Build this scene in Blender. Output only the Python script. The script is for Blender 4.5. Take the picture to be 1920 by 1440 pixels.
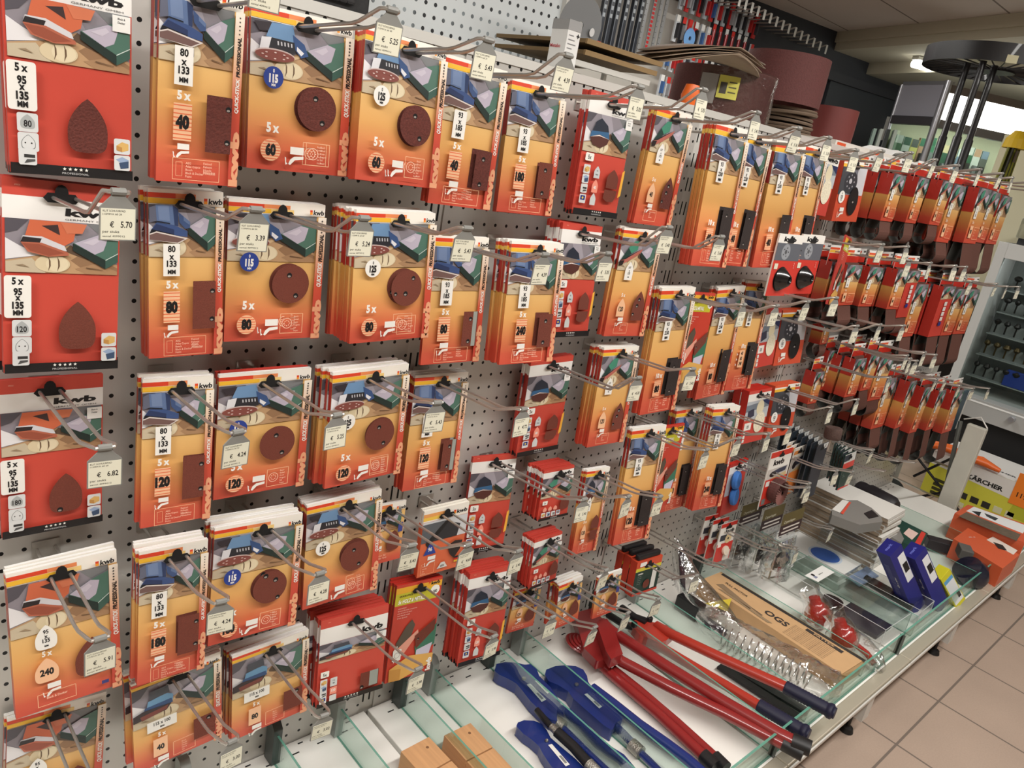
import bpy, math, random
from mathutils import Vector, Matrix
from mathutils.geometry import tessellate_polygon
random.seed(7)
for o in list(bpy.data.objects): bpy.data.objects.remove(o)
SC = bpy.context.scene
COL = SC.collection
pi = math.pi
# ------------------------------------------------------------------ camera
FPX = 1427.575
YAW, PITCH, ROLL = 0.78494, -0.31565, 0.18285
Z0 = 1.17                                   # height of the reference line above the floor
CAM = Vector((-0.40116, -0.98519, 0.13025 + Z0))
FW = Vector((math.sin(YAW)*math.cos(PITCH), math.cos(YAW)*math.cos(PITCH), math.sin(PITCH)))
_r = Vector((math.cos(YAW), -math.sin(YAW), 0)); _u = _r.cross(FW)
RT = _r*math.cos(ROLL) + _u*math.sin(ROLL)
UP = -_r*math.sin(ROLL) + _u*math.cos(ROLL)
cd = bpy.data.cameras.new('camera'); cam = bpy.data.objects.new('camera', cd); COL.objects.link(cam)
cd.sensor_width = 36; cd.lens = FPX*36/1920; cd.clip_start = 0.02
cam.matrix_world = Matrix(((RT.x, UP.x, -FW.x, CAM.x), (RT.y, UP.y, -FW.y, CAM.y), (RT.z, UP.z, -FW.z, CAM.z), (0, 0, 0, 1)))
SC.camera = cam
SC.cycles.transparent_max_bounces = 32
# ------------------------------------------------------------------ light
SC.view_settings.view_transform = 'Standard'; SC.view_settings.look = 'None'
SC.view_settings.gamma = 1; SC.view_settings.use_curve_mapping = False
SC.view_settings.exposure = 0.08
wd = bpy.data.worlds.new('world'); SC.world = wd; wd.use_nodes = True
wd.node_tree.nodes['Background'].inputs[0].default_value = (0.95, 0.97, 1.0, 1)
wd.node_tree.nodes['Background'].inputs[1].default_value = 0.20
def area(name, loc, sx, sy, power, rot=(0, 0, 0), col=(1, 0.97, 0.92)):
    l = bpy.data.lights.new(name, 'AREA'); l.shape = 'RECTANGLE'; l.size = sx; l.size_y = sy; l.energy = power; l.color = col
    o = bpy.data.objects.new(name, l); COL.objects.link(o); o.location = loc; o.rotation_euler = rot
    return o
area('ceiling_light_main', (0.9, -1.25, 2.33), 3.4, 0.16, 62)
area('ceiling_light_left', (-1.3, -0.7, 2.33), 0.9, 0.3, 26)
area('ceiling_light_aisle', (2.6, 1.35, 2.33), 2.6, 0.16, 34)
area('ceiling_light_far', (3.6, -1.5, 2.33), 1.6, 0.16, 16)

# ------------------------------------------------------------------ helpers
def ray(u, v): return FW + RT*((u-960)/FPX) - UP*((v-720)/FPX)
def atY(u, v, y):
    r = ray(u, v); return CAM + r*((y-CAM.y)/r.y)
def atZ(u, v, z):
    r = ray(u, v); return CAM + r*((z-CAM.z)/r.z)
def atX(u, v, x):
    r = ray(u, v); return CAM + r*((x-CAM.x)/r.x)
def lin(c):
    return tuple(((x/255)/12.92 if x/255 <= 0.04045 else ((x/255+0.055)/1.055)**2.4) for x in c)
MATS = {}
def mat(name, c=(200, 200, 200), rough=0.5, metal=0.0, alpha=None, trans=0.0, emit=0.0, noise=0.0, nscale=60, bump=0.0, coat=0.0, ior=1.45):
    if name in MATS: return MATS[name]
    m = bpy.data.materials.new(name); m.use_nodes = True; nt = m.node_tree; b = nt.nodes['Principled BSDF']
    rgb = lin(c)+(1,)
    b.inputs['Base Color'].default_value = rgb; b.inputs['Roughness'].default_value = rough; b.inputs['Metallic'].default_value = metal
    if trans: b.inputs['Transmission Weight'].default_value = trans; b.inputs['IOR'].default_value = ior
    if alpha is not None: b.inputs['Alpha'].default_value = alpha
    if coat: b.inputs['Coat Weight'].default_value = coat
    if emit: b.inputs['Emission Color'].default_value = rgb; b.inputs['Emission Strength'].default_value = emit
    if noise or bump:
        tc = nt.nodes.new('ShaderNodeTexCoord'); n = nt.nodes.new('ShaderNodeTexNoise'); n.inputs['Scale'].default_value = nscale; n.inputs['Detail'].default_value = 4
        nt.links.new(tc.outputs['Object'], n.inputs['Vector'])
        if noise:
            mx = nt.nodes.new('ShaderNodeMix'); mx.data_type = 'RGBA'
            mx.inputs[6].default_value = tuple(x*(1-noise) for x in rgb[:3])+(1,); mx.inputs[7].default_value = tuple(min(1, x*(1+noise)) for x in rgb[:3])+(1,)
            nt.links.new(n.outputs['Fac'], mx.inputs[0]); nt.links.new(mx.outputs[2], b.inputs['Base Color'])
        if bump:
            bp = nt.nodes.new('ShaderNodeBump'); bp.inputs['Strength'].default_value = bump; bp.inputs['Distance'].default_value = 0.002
            nt.links.new(n.outputs['Fac'], bp.inputs['Height']); nt.links.new(bp.outputs['Normal'], b.inputs['Normal'])
    MATS[name] = m; return m
def col(c, rough=0.45):
    return mat('ink_%d_%d_%d' % tuple(c), c, rough)
def ramp_mat(name, z0, z1, stops, rough=0.4, const=False):
    """colour printed along local z from z0 (top, factor 0) to z1 (bottom, factor 1)"""
    if name in MATS: return MATS[name]
    m = bpy.data.materials.new(name); m.use_nodes = True; nt = m.node_tree; b = nt.nodes['Principled BSDF']; b.inputs['Roughness'].default_value = rough
    tc = nt.nodes.new('ShaderNodeTexCoord'); sp = nt.nodes.new('ShaderNodeSeparateXYZ'); mr = nt.nodes.new('ShaderNodeMapRange'); cr = nt.nodes.new('ShaderNodeValToRGB')
    nt.links.new(tc.outputs['Object'], sp.inputs[0]); nt.links.new(sp.outputs['Z'], mr.inputs['Value'])
    mr.inputs['From Min'].default_value = z0; mr.inputs['From Max'].default_value = z1
    nt.links.new(mr.outputs[0], cr.inputs[0]); nt.links.new(cr.outputs[0], b.inputs['Base Color'])
    e = cr.color_ramp.elements
    while len(e) > 1: e.remove(e[0])
    e[0].position = stops[0][0]; e[0].color = lin(stops[0][1])+(1,)
    for p, c in stops[1:]:
        k = e.new(p); k.color = lin(c)+(1,)
    if const: cr.color_ramp.interpolation = 'CONSTANT'
    MATS[name] = m; return m

def film_mat(name, tint=(244, 246, 246), k=.5, base=.06, rough=.1, bump=1.0, nscale=40, gloss=(255, 255, 255)):
    """thin clear sheet: see-through with a glossy skin"""
    if name in MATS: return MATS[name]
    m = bpy.data.materials.new(name); m.use_nodes = True; nt = m.node_tree; N = nt.nodes.new; L = nt.links.new
    for n in list(nt.nodes):
        if n.type == 'BSDF_PRINCIPLED': nt.nodes.remove(n)
    out = [n for n in nt.nodes if n.type == 'OUTPUT_MATERIAL'][0]
    t = N('ShaderNodeBsdfTransparent'); t.inputs[0].default_value = lin(tint)+(1,); g = N('ShaderNodeBsdfGlossy'); g.inputs['Roughness'].default_value = rough; g.inputs[0].default_value = lin(gloss)+(1,)
    lw = N('ShaderNodeLayerWeight'); lw.inputs[0].default_value = .35; ma = N('ShaderNodeMath'); ma.operation = 'MULTIPLY_ADD'; ma.inputs[1].default_value = k; ma.inputs[2].default_value = base; ma.use_clamp = True; L(lw.outputs['Fresnel'], ma.inputs[0])
    mx = N('ShaderNodeMixShader'); L(ma.outputs[0], mx.inputs[0]); L(t.outputs[0], mx.inputs[1]); L(g.outputs[0], mx.inputs[2]); L(mx.outputs[0], out.inputs[0])
    if bump:
        tc = N('ShaderNodeTexCoord'); n = N('ShaderNodeTexNoise'); n.inputs['Scale'].default_value = nscale; L(tc.outputs['Object'], n.inputs['Vector']); b = N('ShaderNodeBump'); b.inputs['Strength'].default_value = bump; b.inputs['Distance'].default_value = .004
        L(n.outputs['Fac'], b.inputs['Height']); L(b.outputs[0], g.inputs['Normal']); L(b.outputs[0], lw.inputs['Normal'])
    MATS[name] = m; return m

class MB:
    def __init__(s): s.v = []; s.f = []; s.m = []; s.ml = []
    def mi(s, m):
        if m not in s.ml: s.ml.append(m)
        return s.ml.index(m)
    def poly(s, pts, m):
        b = len(s.v); s.v += [tuple(p) for p in pts]; s.f.append(tuple(range(b, b+len(pts)))); s.m.append(s.mi(m))
    def mesh(s, vs, fs, m):
        b = len(s.v); s.v += [tuple(p) for p in vs]; k = s.mi(m)
        for f in fs: s.f.append(tuple(b+i for i in f)); s.m.append(k)
    def box(s, a, b, m, M=None):
        x0, y0, z0 = a; x1, y1, z1 = b
        vs = [Vector(p) for p in ((x0,y0,z0),(x1,y0,z0),(x1,y1,z0),(x0,y1,z0),(x0,y0,z1),(x1,y0,z1),(x1,y1,z1),(x0,y1,z1))]
        if M is not None: vs = [M @ p for p in vs]
        s.mesh(vs, [(0,3,2,1),(4,5,6,7),(0,1,5,4),(1,2,6,5),(2,3,7,6),(3,0,4,7)], m)
    def prism(s, pts, ext, m, m2=None):
        """pts: planar loop of 3d points, ext: vector"""
        n = len(pts); P = [Vector(p) for p in pts]; Q = [p+Vector(ext) for p in P]
        s.mesh(P+Q, [tuple(range(n-1, -1, -1)), tuple(range(n, 2*n))], m)
        s.mesh(P+Q, [(i, (i+1) % n, n+(i+1) % n, n+i) for i in range(n)], m2 or m)
    def tube(s, path, r, m, seg=8, cap=True, closed=False):
        P = [Vector(p) for p in path]; n = len(P); rr = r if isinstance(r, (list, tuple)) else [r]*n
        vs = []; up = None
        for i, p in enumerate(P):
            if closed: t = (P[(i+1) % n]-P[i-1])
            else: t = (P[min(i+1, n-1)]-P[max(i-1, 0)])
            t.normalize()
            if up is None: up = Vector((0, 0, 1)) if abs(t.z) < 0.9 else Vector((1, 0, 0))
            a = t.cross(up)
            if a.length < 1e-5: a = t.cross(Vector((1, 0.3, 0)))
            a.normalize(); b = a.cross(t); up = b
            for k in range(seg):
                an = 2*pi*k/seg; vs.append(p+(a*math.cos(an)+b*math.sin(an))*rr[i])
        fs = []
        for i in range(n if closed else n-1):
            j = (i+1) % n
            for k in range(seg):
                k2 = (k+1) % seg; fs.append((i*seg+k, i*seg+k2, j*seg+k2, j*seg+k))
        if cap and not closed: fs += [tuple(range(seg)), tuple(range((n-1)*seg+seg-1, (n-1)*seg-1, -1))]
        s.mesh(vs, fs, m)
    def lathe(s, prof, o, ax, m, seg=24):
        """prof: (r, h) along axis ax from origin o"""
        ax = Vector(ax).normalized(); a = ax.orthogonal().normalized(); b = ax.cross(a); o = Vector(o); vs = []; n = len(prof)
        for r, h in prof:
            for k in range(seg):
                an = 2*pi*k/seg; vs.append(o+ax*h+(a*math.cos(an)+b*math.sin(an))*r)
        fs = [(i*seg+k, i*seg+(k+1) % seg, (i+1)*seg+(k+1) % seg, (i+1)*seg+k) for i in range(n-1) for k in range(seg)]
        s.mesh(vs, fs, m)
    def build(s, name, parent=None, loc=(0, 0, 0), rot=None, smooth=False, bevel=0.0):
        me = bpy.data.meshes.new(name); me.from_pydata(s.v, [], s.f)
        for m in s.ml: me.materials.append(m)
        for p, k in zip(me.polygons, s.m): p.material_index = k; p.use_smooth = smooth
        me.update()
        o = bpy.data.objects.new(name, me); COL.objects.link(o); o.location = loc
        if rot is not None: o.rotation_euler = rot
        if parent: o.parent = parent
        if bevel:
            bv = o.modifiers.new('bevel', 'BEVEL'); bv.width = bevel; bv.segments = 2; bv.limit_method = 'ANGLE'
        if smooth:
            try: me.set_sharp_from_angle(angle=0.7)
            except Exception: pass
        return o
def tag(o, label, cat, group=None):
    o['label'] = label; o['category'] = cat
    if group: o['group'] = group
    return o
def struct(o): o['kind'] = 'structure'; return o
def empty(name, loc, rot=None):
    o = bpy.data.objects.new(name, None); COL.objects.link(o); o.location = loc; o.empty_display_size = 0.02
    if rot is not None: o.rotation_euler = rot
    return o
TX = {}
def tmesh(body, bold):
    k = (body, bold)
    if k not in TX:
        c = bpy.data.curves.new('t', 'FONT'); c.body = body; c.size = 1; c.offset = bold; c.resolution_u = 2
        o = bpy.data.objects.new('t', c); COL.objects.link(o); bpy.context.view_layer.update()
        me = bpy.data.meshes.new_from_object(o.evaluated_get(bpy.context.evaluated_depsgraph_get()))
        vs = [(v.co.x, v.co.y) for v in me.vertices]; fs = [tuple(p.vertices) for p in me.polygons]
        if vs:
            x0 = min(v[0] for v in vs); x1 = max(v[0] for v in vs)
            vs = [(x-x0, y) for x, y in vs]; w = x1-x0
        else: w = 0
        bpy.data.objects.remove(o); bpy.data.curves.remove(c); bpy.data.meshes.remove(me)
        TX[k] = (vs, fs, w)
    return TX[k]
CAPH = 0.70
def text(mb, body, org, ex, ey, h, m, sx=1.0, align='l', bold=0.0, shear=0.0, fit=None):
    """org: anchor on baseline; ex,ey unit vectors; h cap height; fit: total width"""
    vs, fs, w = tmesh(body, bold)
    if not vs: return
    s = h/CAPH; kx = s*sx
    if fit: kx = fit/w
    off = 0 if align == 'l' else (-w*kx/2 if align == 'c' else -w*kx)
    o = Vector(org); ex = Vector(ex); ey = Vector(ey)
    mb.mesh([o+ex*(off+x*kx+y*s*shear)+ey*(y*s) for x, y in vs], fs, m)
def circ(cx, cy, rx, ry, n=28, a0=0, a1=2*pi):
    return [(cx+rx*math.cos(a0+(a1-a0)*i/n), cy+ry*math.sin(a0+(a1-a0)*i/n)) for i in range(n)]
# ------------------------------------------------------------------ printed packets
WHITE = (238, 236, 230); RED = (200, 64, 48); DRED = (160, 44, 36); ORED = (210, 84, 54); YEL = (226, 186, 88); BLK = (22, 20, 22)
GOLD = (228, 184, 116); ORG = (218, 130, 82); BRN = (104, 50, 38); PALE = (240, 190, 150)
class Art:
    def __init__(s, W, H, hu, hv=0.016):
        s.W, s.H, s.hu, s.hv = W, H, hu, hv; s.mb = MB(); s.l = 1
    def P(s, u, v, l=None):
        return Vector(((u-s.hu)*s.W, -(s.l if l is None else l)*0.00011, s.hv-v*s.H))
    def q(s, pts, c, m=None):
        s.mb.poly([s.P(u, v) for u, v in reversed(pts)], m or col(c)); s.l += 1
    def r(s, u0, v0, u1, v1, c, m=None): s.q([(u0, v0), (u1, v0), (u1, v1), (u0, v1)], c, m)
    def rr(s, u0, v0, u1, v1, c, k=0.08):
        a = s.H/s.W; kv = k*(u1-u0)/1.0; pts = []
        for cx, cy, a0 in ((u1-kv, v0+kv/a, -pi/2), (u1-kv, v1-kv/a, 0), (u0+kv, v1-kv/a, pi/2), (u0+kv, v0+kv/a, pi)):
            for i in range(5): pts.append((cx+kv*math.cos(a0+i*pi/8), cy+kv/a*math.sin(a0+i*pi/8)))
        s.q(pts, c)
    def disc(s, u, v, r, c, n=28, m=None):
        a = s.H/s.W; s.q(circ(u, v, r, r/a, n), c, m)
    def t(s, body, u, v, h, c, align='c', sx=0.8, bold=0.02, shear=0.0, fit=None):
        """h: cap height as a fraction of H"""
        text(s.mb, body, s.P(u, v), (1, 0, 0), (0, 0, 1), h*s.H, col(c), sx, align, bold, shear, fit*s.W if fit else None); s.l += 1
    def tv(s, body, u, v0, v1, h, c, bold=0.02, shear=0.0):
        """vertical text reading upwards, from v0 (start, lower) to v1 (upper); h: cap height as fraction of W"""
        text(s.mb, body, s.P(u, v0), (0, 0, 1), (-1, 0, 0), h*s.W, col(c), 1, 'l', bold, shear, (v0-v1)*s.H); s.l += 1
    def lines(s, u, v, h, words, c, sx=0.9, dv=None):
        for i, w in enumerate(words): s.t(w, u, v+i*(dv or h*1.45), h, c, 'l', sx, 0.0)
    def frame(s, u0, v0, u1, v1, c, w=0.006):
        a = s.W/s.H
        for x0, y0, x1, y1 in ((u0, v0, u1, v0+w*a), (u0, v1-w*a, u1, v1), (u0, v0, u0+w, v1), (u1-w, v0, u1, v1)):
            s.mb.poly([s.P(x0, y1), s.P(x1, y1), s.P(x1, y0), s.P(x0, y0)], col(c))
        s.l += 1
    def stars(s, u, v, du, dv, r, c, n=5):
        a = s.H/s.W
        for i in range(n):
            pts = []
            for k in range(10):
                rr = r if k % 2 == 0 else r*0.42; an = -pi/2+k*pi/5
                pts.append((u+i*du+rr*math.cos(an), v+i*dv+rr/a*math.sin(an)))
            s.mb.poly([s.P(x, y) for x, y in reversed(pts)], col(c))
        s.l += 1
    def logo(s, u, v, h, c=BLK, k=1.0):
        """three letter maker's mark with the little orange flag; right aligned at u, baseline v"""
        w = h*2.9*s.H/s.W*k
        s.t('kwb', u, v, h, c, 'r', 1, 0.035, 0.08, fit=w)
        f = h*0.62*s.H/s.W; x = u-w-f*1.35
        s.r(x, v-h*1.0, x+f, v-h*0.5, (214, 70, 36)); s.r(x, v-h*0.5, x+f, v, (236, 150, 40))
    def peel(s, u, v, w, c=WHITE):
        a = s.W/s.H; h = w*0.42*a
        s.r(u+w*0.28, v, u+w, v+h*0.85, c)
        s.q([(u+w*0.2, v+h*2.0), (u+w*0.3, v+h*1.45), (u+w*0.5, v+h*1.1), (u+w, v+h*1.0), (u+w, v+h*1.35), (u+w*0.55, v+h*1.5), (u+w*0.3, v+h*2.1)], c)
        s.q([(u, v+h*1.2), (u+w*0.07, v+h*1.3), (u+w*0.08, v+h*1.8), (u+w*0.16, v+h*2.0), (u+w*0.05, v+h*2.1)], c)
    def hatch(s, pts, c=(240, 186, 150)): s.q(pts, c)
    def euro(s, v=None, w=0.034):
        v = s.hv/s.H if v is None else v; a = s.W/s.H; k = w/s.W/2; m = mat('hole_dark', (14, 12, 12), 0.9)  # hang hole is a flat patch, its deep shade put into the colour
        b = s.hu
        pts = [(b-k, v+0.004), (b-k*0.75, v-k*0.28*a), (b-k*0.35, v-k*0.28*a)]+[(b-k*0.38*math.cos(i*pi/6), v-k*0.3*a-k*0.5*a*math.sin(i*pi/6)) for i in range(7)]+[(b+k*0.35, v-k*0.28*a), (b+k*0.75, v-k*0.28*a), (b+k, v+0.004), (b+k*0.75, v+k*0.3*a), (b-k*0.75, v+k*0.3*a)]
        s.q(pts, None, m)

def picture(A, u0, v0, u1, v1, tool):
    def S(pts): return [(u0+x*(u1-u0), v0+y*(v1-v0)) for x, y in pts]
    q = lambda pts, c: A.q(S(pts), c)
    a = (u1-u0)*A.W/((v1-v0)*A.H)
    if tool == 'pad':
        q([(0,0),(1,0),(1,1),(0,1)], (128,130,140)); q([(.62,0),(1,0),(1,1),(.5,1),(.66,.5)], (205,206,212)); q([(0,0),(.45,0),(.5,.4),(.3,1),(0,1)], (70,72,78))
        q(circ(.42,.55,.26,.42), (56,58,64)); q(circ(.40,.5,.06,.1,12), (190,190,195))
        for i in range(8): q(circ(.4+.15*math.cos(i*.785),.52+.24*math.sin(i*.785),.02,.035,8), (170,170,176))
        return
    if tool == 'wool':
        q([(0,0),(1,0),(1,1),(0,1)], (188,194,200)); q([(0,.2),(1,.05),(1,.4),(0,.55)], (120,130,142)); q([(.6,0),(1,0),(1,.35)], (40,50,90)); q(circ(.62,.4,.16,.4), (232,222,190)); q([(.1,.5),(.35,.4),(.4,.8),(.12,.95)], (60,60,80)); return
    if tool == 'drill':
        q([(0,0),(1,0),(1,1),(0,1)], (196,190,184)); q([(.2,.3),(.55,.12),(.95,.05),(.9,.5),(.5,.6),(.3,.7)], (52,58,78)); q(circ(.28,.55,.16,.26), (40,34,36)); q([(.3,.9),(.95,.6),(1,1),(.2,1)], (206,180,130)); return
    q([(0,0),(1,0),(1,1),(0,1)], (140,134,142)); q([(.3,0),(.52,0),(.66,.5),(.4,.45)], (164,158,168)); q([(.7,0),(1,0),(1,.1),(.82,.2)], (120,122,124)); q([(0,0),(.2,0),(.1,.22),(0,.28)], (84,80,88))
    q([(0,.36),(.12,.5),(.3,.66),(0,.76)], (226,224,226))
    q([(0,.78),(.3,.66),(.55,.44),(1,.8),(1,1),(0,1)], (186,150,112)); q([(.56,.74),(.66,.6),(.94,.8),(1,.86),(1,1),(.74,1)], (146,112,82)); q([(.6,.9),(.8,.78),(1,.93),(1,1),(.7,1)], (166,130,96)); q([(.555,.44),(.64,.54),(.84,.7),(.72,.72),(.5,.56)], (92,72,56))
    q([(0,.8),(.22,.72),(.34,1),(0,1)], (196,182,156)); q([(.28,.68),(.5,.52),(.52,.56),(.34,.72)], (206,176,136))
    q(circ(.4,.82,.155,.17,24), (214,198,164)); q(circ(.44,.82,.1,.15,20), (224,210,178))
    for x_ in (.36, .44): q([(x_,.68),(x_+.02,.76),(x_+.022,.86),(x_,.96),(x_+.008,.86),(x_+.006,.76)], (104,80,58))
    q([(.08,.86),(.14,.84),(.2,.9),(.14,.88)], (150,130,104)); q([(.7,.86),(.86,.9),(.86,.91),(.7,.88)], (110,84,62))
    # dark green block
    q([(.577,.4),(.82,.2),(1,.1),(1,.55),(.88,.7)], (76,112,98)); q([(.59,.395),(.81,.21),(.9,.25),(.88,.4),(.86,.52),(.78,.6)], (184,176,192)); q([(.66,.38),(.79,.27),(.82,.33),(.76,.42)], (200,193,206))
    q([(.577,.4),(.88,.7),(.88,.88),(.577,.54)], (30,46,42)); q([(.88,.7),(1,.56),(1,.73),(.88,.88)], (56,88,78)); q([(.88,.695),(1,.55),(1,.565),(.88,.712)], (206,218,212))
    if tool == 'round':
        q([(.02,.05),(.3,.0),(.25,.16),(.08,.2)], (48,42,48))
        q([(.2,.02),(.42,0),(.46,.3),(.3,.34),(.14,.3)], (106,142,180)); q([(.42,.16),(.55,.3),(.6,.5),(.52,.56),(.44,.4)], (54,82,130)); q([(.47,.36),(.55,.46),(.52,.52),(.47,.44)], (226,226,230))
        q([(.12,.28),(.44,.3),(.46,.5),(.1,.52)], (40,40,46)); q([(.1,.3),(.2,.28),(.17,.52),(.08,.52)], (216,216,220))
        for i in range(5): q([(.26+i*.035,.33),(.275+i*.035,.33),(.28+i*.035,.4),(.265+i*.035,.4)], (190,190,195))
        q(circ(.24,.585,.21,.11,30), (196,176,172)); q(circ(.24,.6,.205,.1,30), (128,70,62))
        for i in range(8): q(circ(.24+.13*math.cos(i*.785),.6+.055*math.sin(i*.785),.014,.012,8), (214,190,184))
    elif tool == 'half':
        q([(0,.06),(.1,0),(.12,.3),(.0,.34)], (96,100,118)); q([(.09,0),(.34,0),(.38,.1),(.37,.38),(.11,.33)], (92,114,154)); q([(.12,.02),(.28,0),(.3,.3),(.14,.28)], (112,132,168)); q([(.34,0),(.42,.06),(.42,.4),(.37,.38)], (44,60,98)); q([(.11,.3),(.3,.335),(.3,.355),(.11,.32)], (22,26,40)); q([(.42,.12),(.6,.3),(.6,.42),(.53,.44),(.44,.32)], (62,84,128)); q([(.5,.2),(.6,.3),(.59,.36),(.5,.28)], (96,118,158))
        q([(.1,.335),(.37,.38),(.56,.48),(.56,.6),(.38,.57),(.02,.48)], (58,80,128)); q([(.02,.5),(.1,.36),(.36,.46),(.36,.58),(.02,.53)], (40,54,92)); q([(.03,.46),(.36,.55),(.36,.6),(0,.54)], (18,20,30))
        q([(0,.55),(.1,.5),(.57,.62),(.42,.73),(0,.66)], (214,204,198)); q([(0,.57),(.1,.525),(.52,.635),(.41,.71),(0,.66)], (112,86,82))
    elif tool == 'mouse':
        q([(.2,0),(.46,0),(.6,.16),(.58,.36),(.5,.46),(.16,.3)], (204,104,70)); q([(.3,.1),(.44,.06),(.46,.26)], (60,44,44)); q([(.46,.0),(.7,.02),(.66,.2),(.52,.22)], (208,118,84)); q([(.14,.3),(.3,.3),(.5,.46),(.52,.56),(.12,.42)], (210,208,212)); q([(.14,.32),(.3,.34),(.28,.44),(.12,.42)], (40,34,36))
        q([(.12,.42),(.3,.42),(.53,.58),(.54,.64),(.36,.68),(.18,.6)], (178,100,76)); q([(.13,.44),(.28,.45),(.5,.6),(.36,.66),(.2,.58)], (150,78,58))
    elif tool == 'dome':
        q([(.12,.56),(.2,.2),(.3,.1),(.46,.26),(.52,.5)], (38,44,58)); q([(.12,.46),(.5,.42),(.53,.6),(.1,.64)], (52,98,140)); q([(.1,.62),(.3,.52),(.53,.6),(.5,.74),(.36,.86),(.18,.8)], (84,46,40)); q([(.1,.62),(.3,.53),(.53,.6),(.3,.56)], (226,214,206))
    elif tool == 'green':
        q([(.2,.3),(.34,.08),(.48,.05),(.46,.34),(.3,.46)], (70,140,116)); q([(.04,.66),(.2,.3),(.3,.46),(.2,.6),(.06,.78)], (34,62,56)); q([(.0,.7),(.16,.62),(.62,.28),(.56,.42),(.3,.66),(.1,.8)], (180,104,92)); q([(.0,.7),(.16,.6),(.62,.26),(.16,.65)], (32,34,36)); q([(0,.7),(.14,.68),(.1,.84),(0,.86)], (40,30,30))
    elif tool == 'small':
        q([(.18,.36),(.4,.3),(.48,.38),(.48,.54),(.3,.6),(.16,.52)], (104,150,186)); q([(.14,.5),(.46,.48),(.48,.6),(.12,.62)], (48,76,120)); q([(.2,.12),(.42,.1),(.44,.3),(.2,.34)], (70,72,82)); q([(0,.62),(.12,.56),(.46,.6),(.4,.74),(0,.8)], (52,40,44)); q([(.08,.68),(.42,.62),(.4,.72),(.1,.8)], (120,62,54))
    elif tool == 'iron':
        q([(.1,.5),(.3,.25),(.5,.2),(.46,.5),(.3,.7)], (120,96,70)); q([(0,.7),(.5,.4),(.56,.5),(.2,.86)], (200,120,100)); q([(.5,.55),(.7,.5),(.68,.8)], (60,90,170))

SHEET = mat('abrasive_red', (112, 54, 40), 0.85, noise=0.35, nscale=900, bump=0.4)
SHEETC = mat('abrasive_coarse', (96, 44, 36), 0.85, noise=0.5, nscale=420, bump=0.7)
SHEETD = mat('abrasive_black', (44, 34, 32), 0.85, noise=0.4, nscale=600, bump=0.5)
LINER = mat('grey_liner', (150, 156, 150), 0.6)
def window(A, pts, holes=(), m=None, liner=None):
    """the abrasive showing through the die-cut window: a separate mesh, returned for parenting"""
    mb = MB(); A.l += 1
    def P(u, v, k): p = A.P(u, v); p.y -= k*0.00011; return p
    mb.poly([P(u, v, 0) for u, v in reversed(pts)], m or SHEET)
    if liner:
        mb.poly([P(u, v, 1) for u, v in reversed(liner)], LINER)
    a = A.H/A.W
    for (u, v, r) in holes:
        mb.poly([P(x, y, 2) for x, y in reversed(circ(u, v, r, r/a, 16))], mat('hole_dark', (14, 12, 12), 0.9))
        mb.poly([P(x, y, 3) for x, y in reversed(circ(u-r*.1, v+r*.35/a, r*.6, r*.4/a, 12))], mat('hole_rim', (150, 140, 134), 0.5))
    return mb
def body(A, T, face, side, top, bottom=None):
    W, H = A.W, A.H; x0 = -A.hu*W; x1 = (1-A.hu)*W; z1 = A.hv; z0 = A.hv-H; mb = A.mb
    mb.poly([(x0, 0, z0), (x1, 0, z0), (x1, 0, z1), (x0, 0, z1)], face)
    mb.poly([(x1, T, z0), (x0, T, z0), (x0, T, z1), (x1, T, z1)], top)
    mb.poly([(x0, T, z0), (x0, 0, z0), (x0, 0, z1), (x0, T, z1)], side)
    mb.poly([(x1, 0, z0), (x1, T, z0), (x1, T, z1), (x1, 0, z1)], side)
    mb.poly([(x0, 0, z1), (x1, 0, z1), (x1, T, z1), (x0, T, z1)], top)
    mb.poly([(x0, T, z0), (x1, T, z0), (x1, 0, z0), (x0, 0, z0)], bottom or side)
    # folded lip of the carton along the top edge
    mb.box((x0+0.002, T*0.62, z1), (x1-0.002, T*0.75, z1+0.0006), top)
def teardrop(cx, cy, w, h, flat=0.0, n=8):
    """pointed top, rounded base, in uv units"""
    pts = []
    for i in range(n+1):
        t = i/n; pts.append((cx+w/2*math.sin(t*pi/2)**0.8, cy-h/2+h*0.62*t))
    for i in range(1, n): 
        a = i*pi/2/n; pts.append((cx+w/2*math.cos(a)**0.5, cy+h*0.12+h*0.38*math.sin(a)**0.6))
    L = [(2*cx-x, y) for x, y in reversed(pts)]
    return pts+[(cx, cy+h/2)]+L[:-1]
def boat(cx, cy, w, h, n=8):
    R = [(cx+w/2*math.sin(t/n*pi/2)**0.9, cy-h/2+h*0.55*t/n) for t in range(n+1)]+[(cx+w/2*0.96, cy+h/2)]
    return R+[(2*cx-x, y) for x, y in reversed(R)][:-1]
BR1 = ['AEG', 'Atlas Copco', 'Bosch', 'Black & Decker', 'Festo']; BR2 = ['Festool', 'Felisatti', 'Hitachi', 'Milwaukee']
BR3 = ['Bosch', 'Einhell', 'Kress', 'Peugeot', 'Skil', 'Stayer']

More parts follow.
